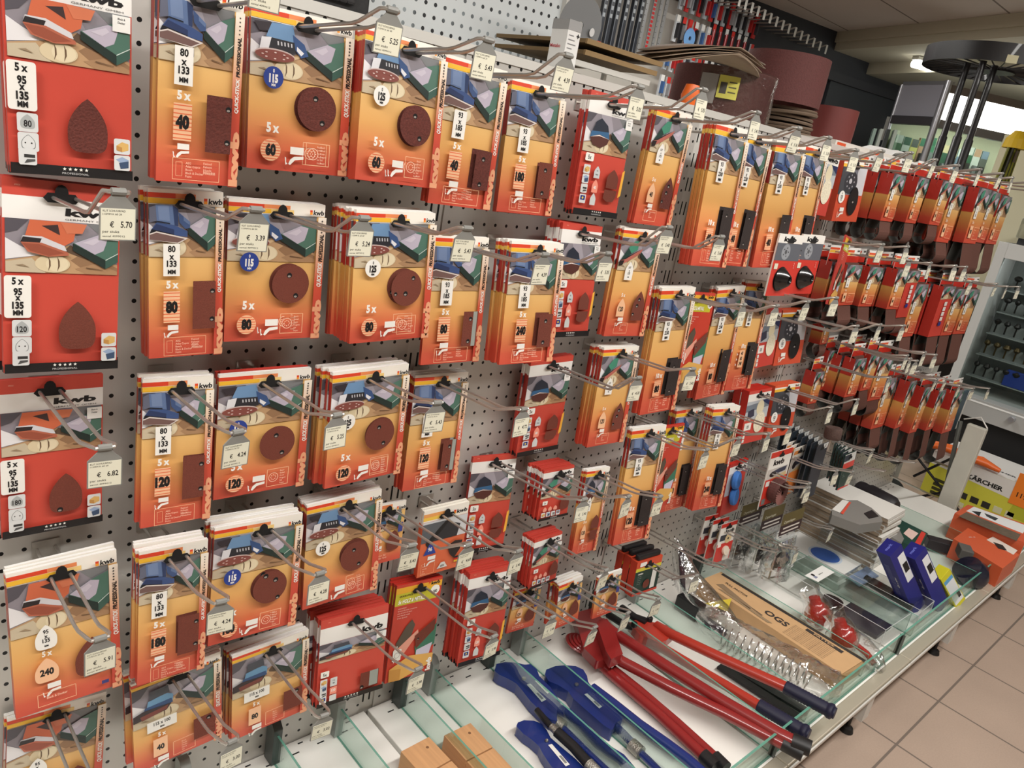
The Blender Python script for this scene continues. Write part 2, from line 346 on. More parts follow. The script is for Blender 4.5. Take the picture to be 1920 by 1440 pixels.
def quick(kind, W, H, hu, size, grit, tool, T=0.0058, n=5):
    """yellow to red packet with striped header"""
    A = Art(W, H, hu)
    hd = 0.088 if kind != 'mini' else 0.14
    iv = {'s80': .385, 'cd': .42, 's93': .42, 's230': .33, 'd107': .38, 'mq': .44, 'q115': .5, 'mini': .45, 'dy': .4}[kind]
    face = ramp_mat('print_gradient_'+kind, A.hv-H*iv, A.hv-H, [(0, GOLD), (.3, (226, 170, 100)), (.62, ORG), (.85, (206, 92, 68)), (1, (200, 80, 62))])
    side = ramp_mat('spine_gradient_'+kind, A.hv, A.hv-H, [(0, WHITE), (.025, (198, 72, 50)), (.055, YEL), (.085, DRED), (iv, (200, 150, 74)), (iv+.15, (200, 134, 72)), (.85, (186, 66, 48))], const=False)
    rm = side.node_tree.nodes['Color Ramp'].color_ramp if 'Color Ramp' in side.node_tree.nodes else None
    if rm and len(rm.elements) < 9:
        for p, c in ((.021, WHITE), (.051, (198, 72, 50)), (.081, YEL), (iv-.004, DRED)):
            k = rm.elements.new(p); k.color = lin(c)+(1,)
    body(A, T, face, side, mat('carton_white', (232, 230, 226), 0.5), col((206, 62, 40)))
    A.r(0, 0, 1, hd, (240, 236, 226))
    A.q([(0, .022), (.62, .022), (.62, hd*.56), (0, hd*.56)], (232, 138, 84)); A.q([(0, .022), (.35, .022), (.35, hd*.56), (0, hd*.56)], (216, 66, 36))
    A.q([(0, hd*.58), (.66, hd*.58), (.66, hd*.93), (0, hd*.93)], (242, 206, 130)); A.q([(0, hd*.58), (.42, hd*.58), (.42, hd*.93), (0, hd*.93)], (238, 184, 52))
    u1 = .885 if kind in ('s80', 's93', 's230', 'd107', 'dy', 'mini') else .91
    picture(A, 0, hd, u1, iv, tool)
    if kind not in ('mini',):
        A.q([(u1, hd), (1, hd), (1, .7), (u1, .7)], None, ramp_mat('strip_gradient_'+kind, A.hv-H*.1, A.hv-H*.7, [(0, (236, 228, 214)), (.4, (226, 182, 148)), (.75, (202, 82, 58)), (1, (196, 74, 58))]))
        A.r(u1, .7, 1, 1, (196, 74, 58))
        um = (u1+1)/2+.022
        A.stars(um-.022, .115, 0, .02, .014, BLK); A.tv('PROFESSIONAL', um+.004, .41, .21, .042, BLK, .04, .1); A.tv('QUICK-STICK', um+.004, .6, .42, .044, WHITE, .035, .15)
        text(A.mb, 'kwb', A.P(1.0, .995), (0, 0, 1), (-1, 0, 0), (1.03-u1)*W*.72, col((228, 162, 124)), 1, 'l', .06, 0, .3*H); A.l += 1
    A.logo(.965, hd*.8, hd*.36, k=.9)
    A.euro()
    sheet = None
    if kind in ('s80', 's93', 's230'):
        x0, x1 = (.17, .39) if kind == 's80' else (.2, .4)
        y0 = iv-.08; y1 = y0+(.19 if kind != 's230' else .15)
        A.r(x0, y0, x1, y1, WHITE)
        a_, b_ = size
        hh = (y1-y0)*.185; cx = (x0+x1)/2
        for i, s_ in enumerate((a_, 'x', b_, 'MM')): A.t(s_, cx, y0+(y1-y0)*(.25+.225*i), hh if i < 3 else hh*.7, BLK, 'c', .85, .035)
        nx = '%dx' % n; vy = y1+.07
        if kind == 's230': vy = y1+.3 if grit != 'mix' else y1+.2
        A.t('%d x' % n, cx+.01, vy, .042 if kind != 's230' else .036, WHITE, 'c', .85, .05)
        g0 = vy+.02; g1 = g0+(.19 if kind != 's230' else .13)
        if grit == 'mix':
            A.r(x0, g0, x1, g1+.03, PALE)
            for i, g in enumerate(('40', '80', '240')): A.t(g, cx, g0+.045+i*.047, .032, BLK, 'c', .7, .03)
            for i in range(3): A.t('3x', x0-.09, g0+.045+i*.047, .018, WHITE, 'c', .8, .03)
        else:
            A.r(x0, g0, x1, g1, PALE)
            for i in range(9):
                A.mb.poly([A.P(x0, g0+(g1-g0)*(i+.6)/9), A.P(x1, g0+(g1-g0)*(i+.6)/9), A.P(x1, g0+(g1-g0)*(i+.35)/9), A.P(x0, g0+(g1-g0)*(i+.35)/9)], col((228, 110, 70)))
            A.l += 1
            A.t(grit, cx, (g0+g1)/2+.03, .062 if kind != 's230' else .05, BLK, 'c', .72, .07)
        if kind != 's230': A.peel(x0, g1+.015, .2)
        f0 = .865 if kind != 's230' else .86
        A.frame(.17, f0, .76, f0+.115, PALE)
        A.frame(.21, f0+.02, .29, f0+.095, PALE, .004)
        if kind != 's230':
            A.lines(.33, f0+.03, .012, BR1, (244, 206, 180)); A.lines(.55, f0+.024, .012, BR2, (244, 206, 180))
        else:
            A.lines(.33, f0+.03, .012, ['AEG', 'Bosch', 'Elu', 'Hitachi', 'Makita'], (244, 206, 180)); A.lines(.55, f0+.024, .012, ['Festool', 'Metabo', 'Skil', 'Ryobi'], (244, 206, 180))
        if kind == 's80': wx0, wx1, wy0, wy1 = .56, .88, .525, .82
        elif kind == 's93': wx0, wx1, wy0, wy1 = .62, .885, .58, .86
        else: wx0, wx1, wy0, wy1 = .56, .885, .56, .86
        sheet = window(A, [(wx0, wy0), (wx1, wy0), (wx1, wy1), (wx0, wy1)], [(wx1-.045, wy0+.06, .036), (wx1-.045, wy1-.06, .036)] if kind == 's80' else [(wx0+.13, wy0+.06, .032), (wx0+.12, wy1-.04, .032)], SHEETD if kind == 's230' else (SHEETC if grit == '40' else SHEET), [(wx1-.09, wy0), (wx1-.02, wy0), (wx1-.02, wy1), (wx1-.09, wy1)] if (kind == 's93' and grit in ('80', '120')) else None)
    elif kind == 'cd':
        blue = size == '115'
        A.disc(.205, iv+.0, .095, (38, 62, 142) if blue else WHITE)
        c = WHITE if blue else BLK
        A.t('0', .205, iv-.03, .022, c, 'c', .7, .03); A.t(size, .205, iv+.028, .047, c, 'c', .66, .06); A.t('MM', .205, iv+.053, .016, c, 'c', .8, .03)
        A.t('5 x', .215, .755, .056, WHITE, 'c', .8, .05)
        A.disc(.2, .87, .098, PALE)
        for i in range(7):
            v = .815+i*.018; k = math.sqrt(max(0, .095**2-((v-.87)*H/W)**2)); A.mb.poly([A.P(.2-k, v+.004), A.P(.2+k, v+.004), A.P(.2+k, v-.002), A.P(.2-k, v-.002)], col((226, 110, 74)))
        A.l += 1
        A.t(grit, .2, .9, .066, BLK, 'c', .72, .07); A.peel(.34, .835, .19)
        A.frame(.55, .795, .8, .945, PALE)
        for i in range(9):
            an = i*2*pi/8; 
            if i < 8: A.mb.poly([A.P(x, y) for x, y in reversed(circ(.625+.028*math.cos(an), .868+.02*math.sin(an), .006, .0045, 6))], col((244, 206, 180)))
        for i in range(20):
            a0 = i*2*pi/20; a1 = (i+1)*2*pi/20; r0, r1 = .05, .056; k = W/H
            A.mb.poly([A.P(.625+r0*math.cos(a0), .868+r0*k*math.sin(a0)), A.P(.625+r0*math.cos(a1), .868+r0*k*math.sin(a1)), A.P(.625+r1*math.cos(a1), .868+r1*k*math.sin(a1)), A.P(.625+r1*math.cos(a0), .868+r1*k*math.sin(a0))][::-1], col((244, 206, 180)))
        A.l += 1
        A.lines(.7, .825, .013, BR3, (244, 206, 180), .8, .021)
        r = .2; cx, cy = .64, .575
        hs = [(.62, .51, .027), (.7, .66, .027)] if grit != '180' else [(.58, .47, .03), (.7, .52, .03), (.74, .68, .026)]
        if size == '125' and grit == '80': hs = [(.72, .5, .025), (.63, .62, .028), (.5, .62, .022)]
        sheet = window(A, circ(cx, cy, r, r*W/H, 36), hs, SHEETC if grit == '60' else SHEET)
    elif kind in ('d107', 'dy'):
        A.q(boat(.28, iv+.0, .2, .17), WHITE)
        for i, s_ in enumerate(size+('MM',)): A.t(s_, .28, iv-.02+.027*i, .02 if i < 3 else .01, BLK, 'c', .8, .02)
        A.t('5 x', .25, .62, .032, WHITE, 'c', .8, .03)
        A.q(boat(.25, .72, .2, .17), PALE); A.t(grit, .25, .755, .042, BLK, 'c', .7, .04)
        A.peel(.17, .815, .18); A.frame(.16, .865, .5, .965, PALE); A.lines(.3, .89, .011, ['Black & Decker', 'Skil', 'Elu', 'DeWalt'], (244, 206, 180))
        if kind == 'd107': sheet = window(A, boat(.68, .7, .3, .28), [(.67, .64, .035), (.64, .7, .035), (.57, .78, .03)], SHEETC if grit == '40' else SHEET)
        else:
            sheet = window(A, boat(.68, .62, .34, .16), [], SHEET); A.l += 1
            s2 = window(A, [(.5, .72), (.85, .72), (.83, .84), (.56, .84)], [], SHEET); sheet.mesh(s2.v, s2.f, SHEET)
    elif kind == 'mq':
        A.q(teardrop(.3, .47, .2, .17), WHITE)
        for i, s_ in enumerate(('95', 'x', '135', 'MM')): A.t(s_, .3, .445+.03*i, .026 if i < 3 else .012, BLK, 'c', .85, .03)
        A.t('5 x', .3, .6, .036, WHITE, 'c', .8, .035); A.q(teardrop(.29, .7, .22, .17), PALE); A.t(grit, .29, .735, .044, BLK, 'c', .8, .045)
        A.peel(.24, .8, .17); A.frame(.19, .86, .55, .95, PALE); A.t('Black & Decker', .37, .905, .016, (244, 206, 180), 'c', .8, .01); A.r(.8, .905, .87, .93, (60, 60, 120))
        sheet = window(A, teardrop(.72, .69, .34, .27), [])
    elif kind == 'q115':
        A.r(.14, .46, .47, .575, WHITE); A.t('115 x 100', .305, .515, .034, BLK, 'c', .75, .03); A.t('MM', .305, .555, .02, BLK, 'c', .8, .02)
        A.t('5 x', .3, .65, .044, WHITE, 'c', .8, .035); A.r(.2, .67, .36, .87, PALE); A.t(grit, .28, .8, .056, BLK, 'c', .8, .045); A.peel(.2, .885, .17)
        A.frame(.42, .78, .68, .94, PALE); A.lines(.52, .82, .014, ['Bosch', 'Hitachi', 'Metabo', 'Makita', 'Skil'], (244, 206, 180), .8, .024)
        sheet = window(A, [(.66, .62), (.92, .62), (.92, .86), (.66, .86)], [(.84, .66, .03)])
    elif kind == 'mini':
        A.q(boat(.3, iv+.08, .2, .2), PALE); A.t(grit, .28, iv+.16, .06, BLK, 'c', .7, .04); A.peel(.2, .68, .2)
        A.lines(.12, .86, .03, ['Black & Decker  Skil', 'Bosch  Metabo  Ryobi'], (244, 206, 180), .8)
        A.r(.8, .34, .93, .5, (60, 70, 140))
        sheet = window(A, teardrop(.7, .62, .36, .34), [])
    return A, sheet, T

def redpack(kind, W, H, hu, grit, tool, T=0.0058):
    """red packet with a white band, photograph and black foot"""
    A = Art(W, H, hu)
    top = col((192, 64, 54)); face = mat('print_red', (200, 74, 60), 0.4); iv = .47 if kind in ('mouse',) else .48
    if kind in ('mred',): iv = .56
    wb = .15 if kind != 'r115' else .26
    side = ramp_mat('spine_red_'+kind, A.hv, A.hv-H, [(0, (192, 56, 44)), (.055, (192, 56, 44)), (.06, WHITE), (wb, WHITE), (wb+.005, (180, 50, 40)), (.965, (180, 50, 40)), (.97, BLK)])
    body(A, T, face, side, top, col(BLK))
    h0 = .055 if kind != 'r115' else .1
    if kind == 'mouse': h0 = .085; wb = .18
    A.r(0, h0, 1, wb+.02, (236, 234, 230)); A.t('499020', .12, h0*.45, .008, (240, 180, 160), 'c', .8, 0)
    lw = .42 if kind != 'r115' else .32
    hh = .036 if kind not in ('mred', 'r115') else .06
    A.t('kwb', .93, wb-.008 if kind != 'mouse' else wb-.012, hh, BLK, 'r', 1, .05, .08, fit=lw)
    A.t('GERMANY GMBH', .93, wb+.012, .009, (90, 90, 90), 'r', 1, 0, fit=lw)
    picture(A, 0 if kind != 'mouse' else .02, wb+.02, .98, iv, tool)
    A.r(.83, wb+.025, .98, wb+.1, (236, 236, 232)); A.t('Black &', .905, wb+.045, .01, BLK, 'c', .8, .01); A.t('Decker', .905, wb+.062, .01, BLK, 'c', .8, .01)
    foot = .95 if kind != 'r115' else .945
    A.r(0, foot, 1, 1, BLK); A.stars(.42, foot+.014, .045, 0, .017, WHITE); A.t('PROFESSIONAL', .51, foot+.04, .01, (200, 200, 200), 'c', 1, 0, fit=.22)
    A.euro()
    def icon(u, v, k, w=.14):
        h = w*W/H; A.rr(u, v, u+w, v+h, (214, 216, 216), .12)
        if k == 'box': A.q([(u+w*.15, v+h*.45), (u+w*.5, v+h*.2), (u+w*.9, v+h*.3), (u+w*.9, v+h*.7), (u+w*.5, v+h*.85), (u+w*.15, v+h*.75)], (216, 176, 104)); A.q([(u+w*.15, v+h*.45), (u+w*.5, v+h*.55), (u+w*.5, v+h*.85), (u+w*.15, v+h*.75)], (190, 140, 76))
        elif k == 'beam': A.q([(u+w*.1, v+h*.3), (u+w*.5, v+h*.1), (u+w*.95, v+h*.3), (u+w*.5, v+h*.55)], (150, 170, 200)); A.q([(u+w*.3, v+h*.5), (u+w*.9, v+h*.35), (u+w*.9, v+h*.8), (u+w*.4, v+h*.9)], (60, 80, 110))
        elif k == 'peel': A.r(u+w*.3, v+h*.35, u+w*.9, v+h*.55, (50, 50, 50)); A.q([(u+w*.3, v+h*.9), (u+w*.45, v+h*.65), (u+w*.9, v+h*.62), (u+w*.9, v+h*.75), (u+w*.5, v+h*.85)], (80, 80, 80))
        elif k == 'eu': A.r(u+w*.15, v+h*.15, u+w*.85, v+h*.65, (40, 50, 130)); A.disc(u+w*.5, v+h*.4, w*.14, (220, 200, 80), 10)
        elif k == 'grit': A.q(teardrop(u+w*.5, v+h*.45, w*.7, h*.75), (170, 174, 174)); A.t(grit, u+w*.5, v+h*.72, h*.34, BLK, 'c', .8, .02)
        elif k == 'shape': A.q(teardrop(u+w*.5, v+h*.5, w*.68, h*.78), (120, 124, 124)); A.q(teardrop(u+w*.5, v+h*.5, w*.62, h*.72), (214, 216, 216)); A.disc(u+w*.35, v+h*.55, w*.04, BLK, 8); A.disc(u+w*.65, v+h*.55, w*.04, BLK, 8)
    if kind == 'mouse':
        A.rr(.0, .485, .22, .705, WHITE, .12)
        for i, (s_, k) in enumerate((('5 x', 1), ('95', 1), ('x', .9), ('135', 1), ('MM', .75))): A.t(s_, .11, (.53, .585, .612, .655, .69)[i], .034*k, BLK, 'c', .8, .045)
        icon(.06, .715, 'grit', .16); icon(.06, .805, 'shape', .16); icon(.06, .893, 'peel', .16) if False else icon(.06, .88, 'peel', .14)
        icon(.83, .79, 'box', .14); icon(.83, .872, 'beam', .14)
        sheet = window(A, teardrop(.61, .745, .33, .26), [(.55, .855, .03)] if grit == '180' else [], SHEETC if grit == '80' else SHEET)
    elif kind == 'rd':
        A.rr(.07, .49, .25, .555, WHITE, .12); A.t('5x', .16, .54, .034, BLK, 'c', .8, .02)
        icon(.07, .585, 'box', .14); icon(.07, .665, 'beam', .14); icon(.07, .745, 'peel', .14); icon(.07, .83, 'eu', .14)
        A.q(boat(.36, .635, .13, .1), (200, 204, 206)); A.t('93', .36, .63, .013, BLK, 'c', .8, .01); A.t('100x62', .36, .66, .011, BLK, 'c', .7, .01)
        A.q(boat(.36, .75, .13, .11), (240, 150, 130)); A.t(grit, .36, .775, .026, WHITE, 'c', .8, .03); A.q(boat(.36, .86, .12, .1), (206, 210, 210))
        A.q([(.92, .6), (.97, .58), (.96, .8), (.9, .82)], (238, 176, 66))
        sheet = window(A, boat(.72, .67, .26, .16), []); s2 = window(A, [(.58, .765), (.86, .765), (.85, .82), (.8, .86), (.66, .865), (.57, .84)], [(.82, .79, .02)]); sheet.mesh(s2.v, s2.f, SHEET)
    elif kind == 'r115':
        A.rr(.03, .58, .15, .65, WHITE, .1); A.t('5x', .09, .635, .036, BLK, 'c', .8, .02)
        for i, k in enumerate(('box', 'beam', 'peel', 'eu')): icon(.03, .67+i*.068, k, .1)
        A.rr(.17, .67, .27, .77, (206, 210, 210), .1); A.t('115x', .22, .71, .016, BLK, 'c', .7, .01); A.t('100', .22, .74, .016, BLK, 'c', .7, .01)
        A.r(.17, .78, .27, .86, (240, 150, 130)); A.t(grit, .22, .83, .03, WHITE, 'c', .8, .03); A.rr(.17, .87, .27, .94, (214, 216, 216), .1)
        sheet = window(A, [(.62, .72), (.9, .72), (.9, .91), (.62, .91)], [(.65, .89, .03)], SHEET, [(.76, .72), (.89, .72), (.89, .9), (.76, .9)])
    elif kind == 'mred':
        A.rr(.06, .6, .22, .68, WHITE, .1); A.t('5x', .14, .66, .036, BLK, 'c', .8, .02)
        for i in range(3): A.q(teardrop(.16+.17*i, .77, .12, .09), (236, 160, 140))
        for i, k in enumerate(('box', 'beam', 'peel', 'eu')): icon(.06+.16*i, .83, k, .13)
        sheet = window(A, teardrop(.78, .68, .3, .3), [])
    return A, sheet, T

def other(kind, W, H, hu, T):
    A = Art(W, H, hu); sheet = None
    if kind == 'holz':
        side = col((180, 50, 40)); body(A, T, mat('print_red2', (196, 66, 50), 0.4), side, col((200, 44, 32)), side)
        A.r(0, .03, 1, .09, (226, 170, 50)); A.r(0, .09, .9, .21, (196, 190, 52)); A.logo(.95, .06, .034); A.disc(.86, .12, .1, (240, 240, 232)); A.t('180', .86, .15, .03, BLK, 'c', .8, .03)
        A.t('QUICK-STICK', .08, .125, .018, BLK, 'l', .9, .02, .2); A.t('5x HOLZ & METALL', .06, .19, .038, (250, 248, 240), 'l', .62, .03, .2)
        A.lines(.08, .245, .013, ['selbsthaftend', 'for wood & metal, not pre-cut', 'pour le bois & le metal', 'voor hout & metaal', 'til trae og metal'], (246, 220, 205), .9, .024)
        A.q([(.12, .6), (.3, .44), (.42, .38), (.5, .44), (.42, .6), (.2, .68)], (90, 78, 66)); A.q([(.1, .68), (.58, .5), (.6, .54), (.3, .74), (.12, .76)], (226, 160, 140))
        A.q([(.1, .66), (.16, .62), (.22, .72), (.12, .8)], (236, 236, 230)); A.q([(.55, .68), (1, .48), (1, .7), (.62, .82)], (60, 116, 92)); A.q([(.6, .72), (.95, .68), (.9, .8), (.6, .8)], (200, 196, 214))
        A.q([(.04, .86), (.45, .76), (1, .8), (1, .9), (.3, 1), (.06, .99)], (222, 172, 92)); A.q([(.04, .86), (.3, .88), (.3, 1), (.06, .99)], (200, 146, 74))
        text(A.mb, 'kwb', A.P(.97, .98), (0, 0, 1), (-1, 0, 0), .1*W, col(WHITE), 1, 'l', .06, 0, .14*H); A.l += 1
        A.rr(.08, .66, .26, .78, (232, 232, 226), .1); A.disc(.17, .72, .06, (150, 150, 150), 14); A.disc(.17, .72, .05, (232, 232, 226), 14)
        A.euro(); sheet = window(A, [(.52, .56), (.95, .42), (.95, .54), (.58, .7)], [(.6, .6, .025)])
    elif kind == 'd96':
        side = ramp_mat('spine_d96', A.hv, A.hv-H, [(0, WHITE), (.2, WHITE), (.21, (220, 92, 48)), (1, (214, 74, 40))]); body(A, T, mat('print_orange', (214, 104, 66), 0.4), side, mat('carton_cream', (236, 232, 220), 0.5), col((214, 74, 40)))
        A.r(0, 0, 1, .17, (240, 236, 226)); A.r(0, .05, .5, .1, (232, 160, 90)); A.r(0, .1, .5, .15, (238, 196, 80)); A.logo(.97, .13, .055)
        A.r(0, .17, 1, .48, (206, 208, 212)); A.q([(0, .2), (.5, .2), (.1, .48), (0, .48)], (90, 94, 100)); A.q([(.1, .48), (.5, .2), (.85, .3), (.8, .48)], (46, 46, 50)); A.q([(.1, .5), (.55, .18), (.58, .22), (.16, .56)], (24, 24, 26))
        A.q([(.22, .47), (.36, .67), (.08, .67)], (40, 66, 150)); A.t('96', .22, .62, .06, WHITE, 'c', .7, .03); A.peel(.12, .7, .24)
        A.frame(.06, .8, .36, .97, PALE); A.lines(.09, .85, .02, ['BOSCH', 'Metabo', 'Skil', 'Kress'], (244, 206, 180), .8, .035)
        A.q([(.42, .93), (.5, .84), (.58, .84), (.66, .93)], (214, 214, 210)); A.t('60X', .54, .91, .03, BLK, 'c', .8, .03); A.r(.8, .8, .94, .83, BLK); A.r(.8, .83, .94, .86, (200, 40, 30)); A.r(.8, .86, .94, .89, (230, 180, 50))
        A.euro(); sheet = window(A, [(.6, .6), (.76, .54), (.94, .56), (.9, .7), (.78, .82), (.68, .74)], [], SHEETD)
    elif kind in ('pad', 'box', 'blue', 'cone'):
        red = kind in ('pad', 'blue', 'cone')
        side = col((190, 74, 50)) if not red else col((198, 44, 34)); body(A, T, mat('print_box_'+kind, (206, 84, 58) if not red else (204, 72, 62), 0.4), side, col((200, 44, 32)) if kind != 'box' else col((222, 90, 50)), side)
        if kind == 'box':
            A.r(0, 0, 1, .07, (240, 236, 226)); A.r(0, .07, .8, .12, (240, 186, 62)); A.r(0, 0, .5, .04, (222, 90, 50)); A.logo(.95, .055, .036)
            picture(A, 0, .12, .97, .56, 'pad')
            A.disc(.16, .6, .12, (240, 240, 235)); A.t('Ø', .16, .56, .03, BLK, 'c', .8, .02); A.t('125', .16, .625, .05, BLK, 'c', .7, .04); A.t('MM', .16, .66, .02, BLK, 'c', .8, .02)
            A.peel(.12, .77, .22); A.lines(.1, .86, .02, ['AEG', 'Bosch', 'Metabo', 'Skil'], (244, 206, 180), .8, .03)
            A.euro(); sheet = window(A, circ(.62, .66, .19, .235, 30), [(.62, .66, .05)], mat('rubber_black', (24, 24, 26), 0.45))
        elif kind == 'pad':
            A.r(0, .06, 1, .2, WHITE); A.t('kwb', .95, .16, .07, BLK, 'r', 1, .05, .08, fit=.5)
            picture(A, 0, .2, 1, .55, 'wool'); A.r(.05, .6, .35, .74, WHITE); A.t('125', .2, .7, .05, BLK, 'c', .7, .04)
            for i in range(3): A.rr(.06, .76+i*.075, .15, .82+i*.075, (226, 226, 220), .1)
            A.euro(); sheet = window(A, circ(.68, .62, .24, .2, 26), [], mat('lambswool', (232, 224, 200), 0.95, noise=.15, nscale=200, bump=1.0))
        elif kind == 'cone':
            A.r(0, 0, 1, .16, WHITE); A.t('kwb', .7, .12, .09, BLK, 'r', 1, .05, .08, fit=.55); A.r(0, .16, 1, .44, (96, 100, 108)); A.disc(.38, .3, .16, (150, 154, 160)); A.disc(.38, .3, .05, (90, 92, 96), 12)
            for i in range(5): A.disc(.38+.1*math.cos(i*1.256), .3+.068*math.sin(i*1.256), .016, (70, 72, 76), 8)
            A.r(.05, .52, .18, .6, (226, 220, 200))
        else:
            A.r(0, .0, 1, .06, (180, 50, 40)); A.r(0, .06, 1, .2, WHITE); A.t('kwb', .95, .16, .07, BLK, 'r', 1, .05, .08, fit=.5); A.r(0, .2, .25, .62, (196, 198, 204))
            A.euro(); sheet = None
    elif kind == 'metabo':
        body(A, T, mat('print_green', (22, 52, 44), 0.4), col((190, 58, 36)), col((196, 70, 44)), col((190, 58, 36)))
        A.r(0, 0, 1, .2, (202, 74, 44)); A.r(0, .2, 1, .3, (206, 198, 60)); A.t('metabo', .12, .4, .05, WHITE, 'l', .9, .03); A.lines(.12, .46, .02, ['Haftschleifblatt', 'Holz und Metall', 'sanding sheet', 'wood and metal', 'feuille abrasive'], (190, 200, 190), .8, .055)
        A.r(.68, .34, .86, .9, (226, 226, 220)); A.rr(.12, .04, .38, .16, (236, 234, 228), .1); A.r(0, .93, 1, 1, (196, 60, 40)); A.euro()
        sheet = window(A, circ(.5, .72, .13, .13, 20), [])
    return A, sheet, T
# ------------------------------------------------------------------ stacks on the wall
KD = dict(s80=(.085,.2,.52), cd=(.13,.183,.52), s93=(.112,.2,.5), s230=(.11,.269,.5), d107=(.106,.207,.5), rd=(.106,.2,.5), mouse=(.11,.2,.47), mq=(.12,.2,.47),
  r115=(.125,.165,.5), q115=(.125,.165,.5), holz=(.1,.2,.5), mini=(.075,.108,.5), mred=(.08,.11,.5), d96=(.095,.14,.5), dy=(.07,.19,.5), pad=(.1,.15,.5), box=(.128,.152,.5), blue=(.09,.16,.5), metabo=(.09,.09,.5))
